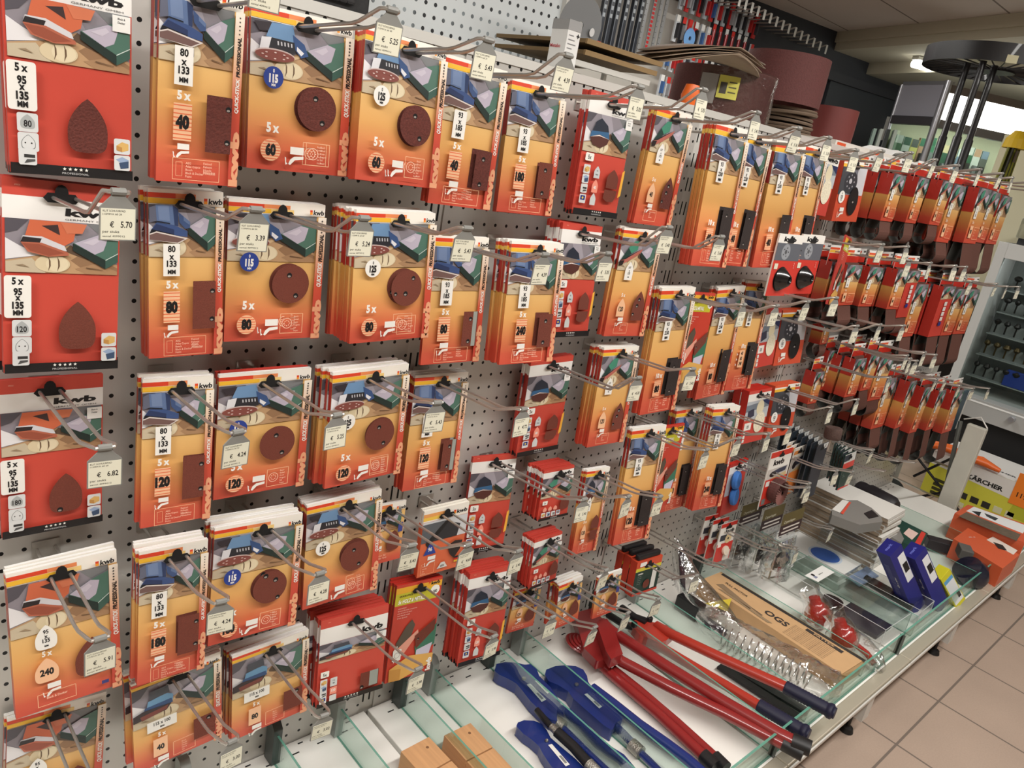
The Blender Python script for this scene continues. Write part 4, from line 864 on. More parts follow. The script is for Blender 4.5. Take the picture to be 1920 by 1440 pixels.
b = MB(); b.box((-1, .455, .1), (2.97, .46, Z0+.228), FRAME); upart(b, 'rear_panel')
def vary_alpha(m): return m
GLASS = film_mat('clear_glass', (236, 244, 241), .28, .015, .02, 0); GEDGE = mat('glass_edge_green', (96, 156, 138), .2, alpha=.88); FILM = film_mat('clear_film', (244, 245, 245), .5, .09, .14, 1.0, 45); FILM2 = film_mat('clear_plastic', (236, 238, 237), .35, .06, .1, .2, 20)
CLIP = mat('clip_dark', (58, 66, 64), .35)
def slab(mb, a, b_, m, me):
    """thin glass slab with coloured edges"""
    x0, y0, z0 = a; x1, y1, z1 = b_
    thin = 0 if (x1-x0) < (y1-y0) else 1
    v = [(x0,y0,z0),(x1,y0,z0),(x1,y1,z0),(x0,y1,z0),(x0,y0,z1),(x1,y0,z1),(x1,y1,z1),(x0,y1,z1)]
    F = {'b':(0,3,2,1),'t':(4,5,6,7),'f':(0,1,5,4),'r':(1,2,6,5),'k':(2,3,7,6),'l':(3,0,4,7)}
    for k, f in F.items():
        big = k in ('l', 'r') if thin == 0 else k in ('f', 'k')
        mb.mesh([v[i] for i in f], [(0, 1, 2, 3)], m if big else me)
DIV = [-.02, .137, .262, .408, .480, .645, .735, 1.0, 1.16, 1.455, 1.78, 2.27, 2.55]
for i, x in enumerate(DIV):
    b = MB(); slab(b, (x, -.528, ZD+.001), (x+.004, -.03, ZD+.066), GLASS, GEDGE); o = b.build('glass_divider')
    tag(o, 'upright clear glass divider with green edge, %s from left on the base shelf' % (ORD[i] if i < 14 else i), 'shelf divider', 'glass dividers on the base shelf')
    c = MB(); c.prism([(x-.006, -.034, ZD+.001), (x-.006, -.034, ZD+.078), (x-.006, -.024, ZD+.088), (x-.006, -.012, ZD+.088), (x-.006, -.006, ZD+.078), (x-.006, -.006, ZD+.001)], (.016, 0, 0), CLIP if i % 2 else mat('clip_grey', (150, 156, 152), .35)); c.build('divider_clip', o, bevel=.002)
FG = [-.31, .36, 1.0, 1.655, 2.30, 2.95]
for i in range(5):
    b = MB(); slab(b, (FG[i]+.006, -.540, ZD+.001), (FG[i+1]-.006, -.535, ZD+.066), GLASS, GEDGE); o = b.build('front_glass')
    tag(o, 'clear glass front strip with green edge, %s from left along the shelf front' % ORD[i], 'glass strip', 'front glass strips')
    c = MB(); c.box((FG[i+1]-.006, -.545, ZD+.001), (FG[i+1]-.001, -.531, ZD+.06), mat('steel_clip', (120, 120, 118), .3, .8)); c.build('clip', o)

# ------------------------------------------------------------------ things on the base shelf
def px(u, v, z): p = atZ(u, v, z); return (p.x, p.y)
def crop(pts, ox, oy, s): return [(ox+x/s, oy+y/s) for x, y in pts]
def flat(mb, pts, z0, z1, m, m2=None):
    """outline given in photo pixels on height z1, extruded down to z0"""
    P = [px(u, v, z1) for u, v in pts]
    ar = sum(P[i][0]*P[(i+1) % len(P)][1]-P[(i+1) % len(P)][0]*P[i][1] for i in range(len(P)))
    if ar < 0: P = P[::-1]
    mb.prism([(x, y, z0) for x, y in P], (0, 0, z1-z0), m, m2)
def P3(u, v, z): return Vector(px(u, v, z)+(z,))
WOOD = mat('pine_wood', (206, 158, 112), .6); WOODP = mat('pale_wood', (232, 206, 166), .6)
for mm in (WOOD, WOODP):
    nt = mm.node_tree; b_ = nt.nodes['Principled BSDF']; tc = nt.nodes.new('ShaderNodeTexCoord'); mp = nt.nodes.new('ShaderNodeMapping'); mp.inputs['Scale'].default_value = (140, 6, 140); ns = nt.nodes.new('ShaderNodeTexNoise'); ns.inputs['Scale'].default_value = 1.5
    c0 = b_.inputs['Base Color'].default_value[:]; mx = nt.nodes.new('ShaderNodeMix'); mx.data_type = 'RGBA'; mx.inputs[6].default_value = tuple(k*.78 for k in c0[:3])+(1,); mx.inputs[7].default_value = tuple(min(1, k*1.12) for k in c0[:3])+(1,)
    nt.links.new(tc.outputs['Object'], mp.inputs[0]); nt.links.new(mp.outputs[0], ns.inputs['Vector']); nt.links.new(ns.outputs['Fac'], mx.inputs[0]); nt.links.new(mx.outputs[2], b_.inputs['Base Color'])
def block(x0, x1, y0, y1, h, m, label, rz=0):
    b = MB(); w = (x1-x0)/2; l = (y1-y0)/2; g = .0015
    b.box((-w, -l, 0), (w, -g, h), m); b.box((-w, g, 0), (w, l, h), m); b.box((-w*.98, -g, 0), (w*.98, g, h-.006), m)
    b.lathe([(0, h+.0004), (.0028, h+.0004), (.003, h)], (w*.45, l*.72, 0), (0, 0, 1), mat('knot', (120, 84, 56), .6), 12)
    o = b.build('sanding_block', None, ((x0+x1)/2, (y0+y1)/2, ZD), (0, 0, rz), bevel=.0012); tag(o, label, 'wooden block', 'wooden sanding blocks'); return o
block(.318, .382, -.29, -.158, .045, WOOD, 'light brown wooden block with a knot, left of the slotted wooden block', .03)
block(.405, .468, -.31, -.17, .045, WOOD, 'light brown wooden block with a sawn slot, rightmost of the wooden blocks', -.02)
block(.205, .272, -.33, -.20, .045, WOODP, 'pale cream wooden block at the bottom edge, leftmost of the wooden blocks', .0)
BLUE = mat('wrench_blue', (22, 44, 112), .35, coat=.4); REDP = mat('tool_red', (140, 36, 36), .33, coat=.4); REDO = mat('tool_orange_red', (172, 52, 38), .33, coat=.4); NAVY = mat('grip_navy', (24, 26, 52), .5); BLKR = mat('rubber_black', (24, 24, 26), .45); NUT = mat('knurled_nut', (170, 168, 160), .3, .85, bump=.8, nscale=400)
def sticker(mb, pts, z, lines_=0):
    P = [px(u, v, z) for u, v in pts]; mb.poly([(x, y, z+.0006) for x, y in (P if (sum(P[i][0]*P[(i+1) % 4][1]-P[(i+1) % 4][0]*P[i][1] for i in range(4)) > 0) else P[::-1])], mat('sticker_white', (226, 226, 220), .5))
    a, b_, c, d = [Vector(p+(z+.0012,)) for p in P]
    for k in range(12):
        t0 = .3+k*.045; s0, s1 = .55, .9
        def q(t, s): return (a.lerp(b_, t)).lerp(d.lerp(c, t), s)
        mb.poly([q(t0, s0), q(t0+.022, s0), q(t0+.022, s1), q(t0, s1)], col((40, 40, 44)))
def hnd(mb, pts, z, r, m, seg=12):
    P = [P3(u, v, zz if zz is not None else z) for u, v, zz in [(p+(None,))[:3] for p in pts]]
    mb.tube(P, r, m, seg)
# wrench 1
W1 = crop([(115,160),(130,105),(200,90),(300,95),(350,112),(400,106),(450,145),(470,200),(500,230),(560,290),(620,380),(640,420),(610,470),(612,560),(560,545),(470,470),(400,400),(330,310),(290,262),(220,222),(150,190)], 900, 1220, 4.233)
root = empty('pipe_wrench', (.65, -.1, ZD)); tag(root, 'blue pipe wrench with white label, maker sticker and knurled nut, second from right', 'pipe wrench', 'blue pipe wrenches on the shelf')
def kid(mb, name, rt, smooth=False, bevel=0.0):
    o = mb.build(name, None, smooth=smooth, bevel=bevel); o.parent = rt; o.matrix_parent_inverse = Matrix.Translation(-rt.location); return o
b = MB(); flat(b, W1, ZD+.002, ZD+.028, BLUE); kid(b, 'jaw_body', root, bevel=.005)
b = MB(); hnd(b, crop([(600,450),(700,500),(820,610),(940,740),(1040,810),(1120,860),(1190,945),(1260,1040)], 900, 1220, 4.233), ZD+.018, .0105, BLUE); kid(b, 'handle', root, True)
b = MB(); hnd(b, crop([(640,590),(720,680),(850,800),(1000,940),(1100,1040)], 900, 1220, 4.233), ZD+.014, .006, BLUE)
for k in range(14):
    t = k/14; hnd(b, crop([(670+200*t,625+200*t),(676+200*t,631+200*t)], 900, 1220, 4.233), ZD+.014, .0072, BLUE)
kid(b, 'screw_shaft', root, True)
b = MB(); hnd(b, crop([(605,560),(670,605)], 900, 1220, 4.233), ZD+.016, .012, NUT, 20); kid(b, 'adjusting_nut', root, True)
b = MB(); sticker(b, crop([(370,270),(400,262),(525,390),(490,408)], 900, 1220, 4.233), ZD+.0285); sticker(b, crop([(435,240),(455,236),(552,330),(535,344)], 900, 1220, 4.233), ZD+.0285); kid(b, 'label', root)
b = MB(); q_ = P3(982-0, 1273, ZD+.03); b.lathe([(0, .004), (.004, .003), (.005, 0)], q_, (0, 0, 1), NUT, 14); kid(b, 'rivet', root, True)
# wrench 2
W2 = crop([(515,190),(525,150),(600,122),(680,115),(760,122),(820,150),(850,200),(858,250),(940,340),(1060,450),(1140,540),(1080,570),(1050,632),(980,590),(900,520),(820,450),(740,380),(700,322),(620,272),(545,242)], 900, 1220, 4.233)
root = empty('pipe_wrench', (.75, -.15, ZD)); tag(root, 'largest blue pipe wrench with steel nut, nearest the red pipe wrenches', 'pipe wrench', 'blue pipe wrenches on the shelf')
b = MB(); flat(b, W2, ZD+.002, ZD+.03, BLUE); kid(b, 'jaw_body', root, bevel=.005)
b = MB(); hnd(b, [(1110,1290),(1150,1320),(1200,1360),(1250,1395),(1290,1425),(1340,1470)], ZD+.018, .0115, BLUE); kid(b, 'handle', root, True)
b = MB(); hnd(b, [(1145,1352),(1180,1388),(1205,1415),(1240,1450)], ZD+.014, .0075, BLUE)
for k in range(12):
    t = k/12; hnd(b, [(1150+35*t,1357+36*t),(1151.5+35*t,1358.5+36*t)], ZD+.014, .0088, BLUE)
kid(b, 'screw_shaft', root, True)
b = MB(); hnd(b, [(1184,1395),(1202,1412)], ZD+.016, .0135, NUT, 20); kid(b, 'adjusting_nut', root, True)
b = MB(); sticker(b, crop([(828,348),(850,340),(968,446),(946,460)], 900, 1220, 4.233), ZD+.0305); kid(b, 'label', root)
b = MB(); b.lathe([(0, .004), (.004, .003), (.005, 0)], P3(1081, 1284, ZD+.031), (0, 0, 1), NUT, 14); kid(b, 'rivet', root, True)
# wrench 3
W3 = crop([(288,600),(300,570),(350,552),(430,556),(490,580),(530,630),(560,690),(640,760),(760,860),(900,1000),(800,1060),(640,1000),(560,910),(500,820),(470,760),(410,705),(345,660)], 900, 1220, 4.233)
root = empty('pipe_wrench', (.56, -.25, ZD)); tag(root, 'small blue pipe wrench cut off by the bottom edge, beside the black wrench', 'pipe wrench', 'blue pipe wrenches on the shelf')
b = MB(); flat(b, W3, ZD+.002, ZD+.024, BLUE); kid(b, 'jaw_body', root, bevel=.004)
b = MB(); sticker(b, crop([(540,750),(570,742),(712,905),(680,920)], 900, 1220, 4.233), ZD+.0245); kid(b, 'label', root)
b = MB(); b.lathe([(0, .004), (.003, .003), (.004, 0)], P3(1025, 1389, ZD+.025), (0, 0, 1), NUT, 14); kid(b, 'rivet', root, True)
# black wrench
root = empty('basin_wrench', (.6, -.3, ZD)); tag(root, 'black tube wrench with steel collar lying across two blue wrenches', 'wrench')
b = MB(); hnd(b, [(900+450/4.233,1220+470/4.233,ZD+.036),(900+560/4.233,1220+600/4.233,ZD+.036)], ZD, .0065, BLKR); kid(b, 'spindle', root, True)
b = MB(); hnd(b, [(1034,1362,ZD+.036),(1044,1373,ZD+.036)], ZD, .0075, NUT); kid(b, 'steel_collar', root, True)
b = MB(); hnd(b, [(1044,1372,ZD+.036),(1075,1400,ZD+.034),(1105,1434,ZD+.032)], ZD, .0105, BLKR); hnd(b, [(1103,1432,ZD+.032),(1125,1455,ZD+.03)], ZD, .012, NUT); kid(b, 'body_tube', root, True)
# large red wrenches
root = empty('pipe_wrench', (1.0, -.3, ZD)); tag(root, 'long red pipe wrench with angular neck and two black ends, on top', 'pipe wrench', 'red pipe wrenches on the shelf')
b = MB(); flat(b, [(1118,1166),(1138,1160),(1152,1180),(1168,1226),(1146,1236),(1136,1220)], ZD+.05, ZD+.075, REDP); kid(b, 'neck', root, bevel=.004)
b = MB(); hnd(b, [(1128,1168,ZD+.05),(1150,1186,ZD+.055),(1250,1250,ZD+.055),(1360,1318,ZD+.055),(1460,1376,ZD+.06),(1500,1396,ZD+.062)], ZD, .0135, REDP, 14); kid(b, 'upper_handle', root, True)
b = MB(); hnd(b, [(1150,1226,ZD+.05),(1165,1240,ZD+.045),(1260,1290,ZD+.045),(1360,1338,ZD+.045),(1475,1398,ZD+.05)], ZD, .0125, REDP, 14); kid(b, 'lower_handle', root, True)
b = MB(); hnd(b, [(1485,1389,ZD+.062),(1520,1404,ZD+.064)], ZD, .0165, BLKR, 14); hnd(b, [(1468,1393,ZD+.05),(1506,1414,ZD+.05)], ZD, .0155, BLKR, 14); kid(b, 'end_cap', root, True)
b = MB(); flat(b, [(1075,1150),(1110,1140),(1135,1165),(1150,1230),(1120,1240),(1095,1215)], ZD+.028, ZD+.05, REDP); kid(b, 'jaw', root, bevel=.005)
root = empty('pipe_wrench', (.83, -.25, ZD)); tag(root, 'dark red pipe wrench with round ribbed head seen through a glass divider', 'pipe wrench', 'red pipe wrenches on the shelf')
b = MB()
for k in range(5): c_ = P3(1088+k*4, 1207+k*2, ZD+.02); b.lathe([(0, -.003), (.036-k*.003, -.003), (.038-k*.003, 0), (.036-k*.003, .003), (0, .003)], c_+Vector((0, 0, k*.005)), (.2, -.1, 1), REDP, 28)
kid(b, 'ribbed_head', root, True)
b = MB(); hnd(b, [(1100,1222,ZD+.02),(1150,1268,ZD+.018),(1230,1335,ZD+.018),(1335,1432,ZD+.018)], ZD, .0115, REDP, 12); kid(b, 'handle', root, True)
b = MB(); hnd(b, [(1150,1255,ZD+.02),(1200,1295,ZD+.018),(1270,1355,ZD+.018),(1350,1428,ZD+.018)], ZD, .010, REDP, 12); kid(b, 'second_handle', root, True)
b = MB(); hnd(b, [(1318,1416,ZD+.018),(1342,1438,ZD+.018)], ZD, .0145, BLKR, 12); hnd(b, [(1340,1418,ZD+.018),(1362,1440,ZD+.018)], ZD, .013, BLKR, 12); kid(b, 'end_cap', root, True)
root = empty('bolt_cutter', (1.15, -.3, ZD)); tag(root, 'orange-red bolt cutter with navy ribbed grips pointing at the shelf front', 'bolt cutter')
b = MB(); flat(b, [(1180,1168),(1200,1158),(1222,1166),(1250,1172),(1266,1186),(1250,1200),(1236,1206),(1220,1198),(1200,1190)], ZD+.03, ZD+.052, REDO); kid(b, 'head', root, bevel=.004)
b = MB(); hnd(b, [(1165,1140,ZD+.045),(1190,1158,ZD+.05),(1212,1166,ZD+.055)], ZD, .010, BLKR); hnd(b, [(1140,1152,ZD+.035),(1165,1168,ZD+.04),(1190,1178,ZD+.045)], ZD, .009, BLKR); kid(b, 'jaws', root, True)
for u, v in ((1218, 1162), (1189, 1172)):
    b = MB(); b.lathe([(0, .008), (.006, .008), (.0075, .006), (.0075, -.004), (0, -.004)], P3(u, v, ZD+.055), (0, 0, 1), BLKR, 14); kid(b, 'bolt', root, True)
b = MB(); hnd(b, [(1230,1172,ZD+.05),(1256,1188,ZD+.055),(1340,1228,ZD+.06),(1410,1260,ZD+.065),(1474,1289,ZD+.07)], ZD, [.011,.0125,.0125,.0125,.0125], REDO, 14); kid(b, 'upper_handle', root, True)
b = MB(); hnd(b, [(1194,1184,ZD+.04),(1240,1214,ZD+.04),(1300,1250,ZD+.042),(1360,1285,ZD+.045),(1424,1324,ZD+.05)], ZD, .0115, REDO, 14); kid(b, 'lower_handle', root, True)
def grip(p0, p1, z, rt):
    b = MB(); A_ = P3(p0[0], p0[1], z); B_ = P3(p1[0], p1[1], z+.004); pts = []; rr = []
    n = 34
    for k in range(n+1): pts.append(A_.lerp(B_, k/n)); rr.append((.0155 if k % 2 else .0143) if k < 30 else (.0175 if k < 33 else .013))
    b.tube(pts, rr, NAVY, 16); return kid(b, 'ribbed_grip', rt, True)
grip((1472,1288), (1566,1338), ZD+.07, root); grip((1422,1322), (1517,1378), ZD+.05, root)
# files
for i, (a_, b2_) in enumerate((((1348,1250),(1500,1350)), ((1362,1247),(1515,1338)))):
    b = MB(); p = P3(*a_, ZD+.006); q = P3(*b2_, ZD+.006); d = (q-p).normalized(); s = Vector((-d.y, d.x, 0))*.012
    b.prism([p-s, q-s, q+s, p+s], (0, 0, .006), mat('file_dark', (44, 44, 44), .4, .5, bump=.6, nscale=600)); o = b.build('flat_file'); tag(o, 'flat dark steel file under the bolt cutter, %s of two' % ('nearer' if i == 0 else 'farther'), 'file', 'flat files on the shelf')
# cardboard box
KRAFT = mat('kraft_card', (198, 160, 116), .75, noise=.08, nscale=30); KD_ = mat('print_dark', (52, 46, 44), .6)
root = empty('cardboard_box', (1.42, -.3, ZD)); tag(root, 'long brown cardboard box printed OGS with a picture of a caulking tool', 'cardboard box')
b = MB(); top = [(1312,1088),(1352,1072),(1622,1236),(1578,1264)]; flat(b, top, ZD+.002, ZD+.048, KRAFT)
kid(b, 'carton', root, bevel=.001)
b = MB(); zt_ = ZD+.0485
def strip(p, q, w, z, m, side=1):
    a_, c_ = P3(*p, z), P3(*q, z); d = (c_-a_).normalized(); s = Vector((-d.y, d.x, 0))*w*side
    vs = [a_, c_, c_+s, a_+s]
    if side < 0: vs = vs[::-1]
    b.poly(vs, m)
strip((1356,1075), (1624,1238), .012, zt_, KD_, -1)
A_, B_, C_, D_ = [P3(u, v, zt_+.0003) for u, v in ((1312,1088),(1352,1072),(1622,1236),(1578,1264))]
ax_ = (D_-A_).normalized(); ay_ = (B_-A_).normalized(); Lx = (D_-A_).length; Ly = (B_-A_).length
def o_(t, s, k=0): return A_+ax_*Lx*t+ay_*Ly*s+Vector((0, 0, k*.0002))
text(b, 'OGS', o_(.42, .42, 1), ax_, ay_, .022, KD_, 1.1, 'l', .03); text(b, 'FULL PACTOR', o_(.1, .6, 1), ax_, ay_, .008, KD_, 1, 'l', .02)
b.poly([o_(.08,.3,1), o_(.36,.18,1), o_(.36,.3,1), o_(.1,.5,1)], col((140, 118, 92))); b.poly([o_(.12,.16,1), o_(.5,.1,1), o_(.52,.2,1), o_(.14,.24,1)], col((150, 128, 100))); b.poly([o_(.36,.26,1), o_(.44,.22,1), o_(.44,.28,1), o_(.36,.3,1)], col((120, 100, 80)))
for k in range(9): text(b, 'this tool is supplied with cartridge and nozzle set', o_(.6+.0*k, .72-k*.075, 1), ax_, ay_, .0035, KD_, 1, 'l', 0, 0, Lx*.27)
b.poly([o_(.66,.8,1), o_(.9,.8,1), o_(.9,.93,1), o_(.66,.93,1)], KD_); text(b, 'PATTEX', o_(.78, .83, 3), ax_, ay_, .008, KRAFT, 1.4, 'c', .02)
kid(b, 'printing', root)
b = MB(); b.prism([P3(1578,1266,ZD+.046), P3(1622,1238,ZD+.046), P3(1618,1252,ZD+.03), P3(1590,1268,ZD+.03)], (0, 0, .0015), KRAFT); kid(b, 'end_flap', root)
# spring in clear bag
root = empty('bagged_spring', (1.22, -.38, ZD)); tag(root, 'long steel coil spring in a clear plastic bag beside the cardboard box', 'spring')
p = P3(1352,1192,ZD+.035); q = P3(1518,1274,ZD+.035); d = (q-p); L_ = d.length; d.normalize(); s = Vector((-d.y, d.x, 0)); b = MB(); pts = []
for k in range(13*16+1): a = k/16*2*pi; pts.append(p+d*(L_*k/(13*16))+s*math.cos(a)*.027+Vector((0, 0, math.sin(a)*.027)))
b.tube(pts, .0021, mat('zinc_wire', (214, 214, 210), .18, .9), 7); kid(b, 'coil', root, True)
rnd = random.Random(3)
def bag(path, rad, name, rt, m=FILM, seg=22, amp=.16, flat_=1.0):
    b = MB(); vs = []; n = len(path); rows = []
    P = [Vector(x) for x in path]
    for i, c in enumerate(P):
        t = (P[min(i+1, n-1)]-P[max(i-1, 0)]).normalized(); s_ = t.cross(Vector((0, 0, 1)))
        if s_.length < .1: s_ = Vector((1, 0, 0))
        s_.normalize(); u_ = s_.cross(t)
        for k in range(seg):
            a = 2*pi*k/seg; r = rad[i]*(1+rnd.uniform(-amp, amp)); v_ = c+s_*math.cos(a)*r+u_*math.sin(a)*r*flat_
            v_.z = max(v_.z, ZD+.002); vs.append(v_)
    fs = [(i*seg+k, i*seg+(k+1) % seg, (i+1)*seg+(k+1) % seg, (i+1)*seg+k) for i in range(n-1) for k in range(seg)]
    b.mesh(vs, fs, m); return kid(b, name, rt, True)
def along(p, q, n): return [Vector(p).lerp(Vector(q), i/(n-1)) for i in range(n)]
bag(along(P3(1308,1152,ZD+.035), P3(1578,1296,ZD+.03), 22), [.012,.026,.036]+[.037]*14+[.036,.036,.038,.036,.014], 'plastic_bag', root)
# black clamp in a bag and yellow tag
root = empty('bagged_clamp', (1.25, -.1, ZD)); tag(root, 'black clamp in a clear bag leaning against the panel, left of the cardboard box', 'clamp')
b = MB(); b.tube([(1.27, -.06, ZD+.15), (1.265, -.1, ZD+.05), (1.26, -.12, ZD+.02)], .008, mat('clamp_dark', (50, 44, 56), .4), 8); b.box((1.24, -.17, ZD+.002), (1.28, -.1, ZD+.045), BLKR); b.box((1.245, -.25, ZD+.002), (1.27, -.17, ZD+.022), mat('clamp_dark', (50, 44, 56), .4)); kid(b, 'clamp_body', root, bevel=.003)
bag([(1.275,-.03,ZD+.17),(1.275,-.06,ZD+.13),(1.275,-.1,ZD+.08),(1.28,-.15,ZD+.045),(1.28,-.21,ZD+.03),(1.29,-.27,ZD+.02)], [.006,.022,.038,.042,.04,.02], 'plastic_bag', root)
b = MB(); flat(b, [(1322,1131),(1372,1122),(1364,1146),(1350,1142)], ZD+.056, ZD+.0566, mat('tag_yellow', (206, 186, 60), .5)); o = b.build('yellow_tag'); tag(o, 'small yellow paper tag on the bagged spring', 'tag')
# red floats in bags
FL = mat('float_red', (176, 26, 22), .2, coat=.7)
for i, (u, v, r) in enumerate(((1534,1152,.036), (1582,1196,.036))):
    c = P3(u, v, ZD+.036); root = empty('red_float_ball', c); tag(root, 'shiny red ball knob in crumpled clear wrap, %s' % ('nearer the panel' if i == 0 else 'nearer the shelf front'), 'red ball', 'wrapped red balls')
    b = MB(); b.lathe([(0, -r)]+[(r*math.sin(pi*k/14), -r*math.cos(pi*k/14)) for k in range(1, 12)]+[(r*.45, r*.95), (r*.4, r*1.4), (0, r*1.45)], c, (-.15, .45, .9), FL, 28); kid(b, 'ball', root, True)
    bag([c+Vector((0,-.01,-.03)), c+Vector((0,0,-.01)), c+Vector((0,.005,.012)), c+Vector((-.005,.015,.03)), c+Vector((-.008,.03,.045)), c+Vector((-.01,.045,.06))], [.03,.041,.04,.032,.026,.03], 'wrap', root, amp=.1)
b = MB(); c = P3(1632,1235,ZD+.03); root = empty('wrapped_red_part', c); tag(root, 'red part in crumpled clear wrap at the shelf front, beside the red balls', 'packet')
b.tube([P3(1600,1205,ZD+.03), P3(1625,1225,ZD+.03), P3(1640,1245,ZD+.02)], .008, FL, 8); kid(b, 'red_part', root, True); bag(along(P3(1590,1190,ZD+.03), P3(1655,1255,ZD+.02), 7), [.02,.028,.03,.03,.028,.024,.012], 'wrap', root)
# clear plastic cases
def boxo(mb, c, hx, hy, z0, z1, rz, m, t=.0018):
    M = Matrix.Translation((c[0], c[1], 0)) @ Matrix.Rotation(rz, 4, 'Z')
    v = [M @ Vector(p) for p in ((-hx,-hy,z0),(hx,-hy,z0),(hx,hy,z0),(-hx,hy,z0),(-hx,-hy,z1),(hx,-hy,z1),(hx,hy,z1),(-hx,hy,z1))]
    mb.mesh(v, [(4,5,6,7),(0,1,5,4),(1,2,6,5),(2,3,7,6),(3,0,4,7)], m)
    for i, j in ((4,5),(5,6),(6,7),(7,4),(1,5),(0,4)): mb.tube([v[i], v[j]], .0009, mat('plastic_edge', (220, 224, 224), .2, alpha=.7), 5)
root = empty('clear_plastic_case', (1.75, -.36, ZD)); tag(root, 'large clear plastic case with a dark round tool inside and white picture card', 'plastic case', 'clear plastic cases')
b = MB(); boxo(b, (1.715, -.345), .085, .16, ZD+.002, ZD+.062, -.03, FILM2); kid(b, 'case_shell', root)
b = MB(); b.lathe([(0, 0), (.028, 0), (.028, .012), (0, .012)], (1.70, -.33, ZD+.012), (.1, 0, 1), mat('dark_maroon', (52, 30, 34), .4), 24); b.box((1.66, -.48, ZD+.004), (1.76, -.36, ZD+.014), mat('clamp_dark', (50, 44, 56), .4)); kid(b, 'tool_inside', root)
b = MB(); flat(b, [(1509,1079),(1542,1060),(1566,1072),(1534,1091)], ZD+.063, ZD+.0636, col((238, 238, 234))); P_ = P3(1524,1078,ZD+.0638); b.lathe([(0, .0002), (.006, .0002)], P_, (0, 0, 1), col(BLK), 12); flat(b, [(1527,1079),(1534,1082),(1530,1085),(1524,1081)], ZD+.0637, ZD+.0639, col((140, 146, 170))); text(b, 'Staubeimer', P3(1536,1078,ZD+.064), (1, 0.0, 0), (0, 1, 0), .004, col(BLK), 1, 'l', .01); kid(b, 'picture_card', root)
root = empty('clear_plastic_case', (1.93, -.4, ZD)); tag(root, 'smaller clear plastic case with a black brush tool, beside the blue boxes', 'plastic case', 'clear plastic cases')
b = MB(); boxo(b, (1.905, -.405), .05, .11, ZD+.002, ZD+.05, .02, FILM2); kid(b, 'case_shell', root)
b = MB(); b.tube([(1.91, -.33, ZD+.03), (1.905, -.39, ZD+.028), (1.9, -.48, ZD+.024)], [.014,.012,.011], BLKR, 12); b.tube([(1.91,-.35,ZD+.03),(1.905,-.42,ZD+.03)], .0155, mat('dark_maroon', (52, 30, 34), .4), 12); kid(b, 'tool_inside', root, True)
# clear packet with blue print
b = MB(); flat(b, [(1590,1082),(1625,1062),(1648,1080),(1612,1098)], ZD+.03, ZD+.034, mat('blister_blue', (150, 170, 206), .3, noise=.5, nscale=40)); o = b.build('blister_packet', bevel=.001); tag(o, 'pale blue blister packet lying behind the clear cases', 'packet')
# blue and yellow cartons leaning
def leanbox(c, w, d, h, rx, rz, m, name, label, cat, grp=None, ry=0.0):
    b = MB(); b.box((-w/2, -d/2, 0), (w/2, d/2, h), m); o = b.build(name, None, c, bevel=.001); o.rotation_euler = (rx, ry, rz); tag(o, label, cat, grp); return o
BX = mat('carton_navy', (34, 36, 120), .4); YX = mat('carton_yellow', (206, 200, 44), .45)
for i, (bs, tp, lab) in enumerate((((1712,1136),(1666,1026),'navy blue marker carton, left of the two blue cartons'), ((1756,1134),(1712,1032),'navy blue marker carton, right of the two blue cartons next to the yellow one'))):
    c = P3(bs[0], bs[1], ZD+.004); tpv = atY(tp[0], tp[1], c.y+.075); ax = tpv-c; h = ax.length; z_ = ax.normalized(); x_ = Vector((.93, -.25, 0)); x_ = (x_-z_*x_.dot(z_)).normalized(); y_ = z_.cross(x_)
    M = Matrix(((x_.x, y_.x, z_.x, c.x), (x_.y, y_.y, z_.y, c.y), (x_.z, y_.z, z_.z, c.z), (0, 0, 0, 1)))
    b = MB(); w, dd = .052, .045; b.box((-w/2, -dd/2, 0), (w/2, dd/2, h), BX)
    yf = -dd/2-.0004
    b.poly([(-.004, yf, h*.48), (w/2-.003, yf, h*.48), (w/2-.003, yf, h*.9), (-.004, yf, h*.9)], col((226, 228, 232))); b.poly([(.002, yf-.0003, h*.62), (w/2-.005, yf-.0003, h*.62), (w/2-.005, yf-.0003, h*.76), (.002, yf-.0003, h*.76)], col((20, 20, 24)))
    text(b, 'mark + sign', (-w/2-.0004, -.006, h*.62), (0, 0, -1), (0, -1, 0), .007, col(WHITE), 1, 'l', .02); text(b, 'mark', (0, -.004, h+.0004), (1, 0, 0), (0, 1, 0), .009, col((120, 130, 220)), 1, 'c', .02)
    for k in range(6): text(b, 'permanent marker for wood metal', (-w/2-.0004, .012-k*.0026, h*.8), (0, 0, -1), (0, -1, 0), .0016, col((170, 176, 220)), 1, 'l', 0, 0, h*.5)
    o = b.build('marker_carton', bevel=.0008); o.matrix_world = M; tag(o, lab, 'carton', 'navy marker cartons')
c = P3(1792, 1128, ZD+.004); tpv = atY(1762, 1072, c.y+.05); ax = tpv-c; h = ax.length; z_ = ax.normalized(); x_ = Vector((.9, -.3, 0)); x_ = (x_-z_*x_.dot(z_)).normalized(); y_ = z_.cross(x_)
b = MB(); w, dd = .045, .036; b.box((-w/2, -dd/2, 0), (w/2, dd/2, h), YX); yf = -dd/2-.0004
b.poly([(-w/2+.004, yf, h*.1), (w/2-.003, yf, h*.1), (w/2-.003, yf, h*.86), (-w/2+.004, yf, h*.86)], col((220, 224, 228))); b.poly([(-w/2+.004, yf-.0003, h*.76), (w/2-.003, yf-.0003, h*.76), (w/2-.003, yf-.0003, h*.86), (-w/2+.004, yf-.0003, h*.86)], col((90, 160, 210))); b.poly([(.004, yf-.0003, h*.2), (.016, yf-.0003, h*.2), (.016, yf-.0003, h*.4), (.004, yf-.0003, h*.4)], col((16, 16, 18)))
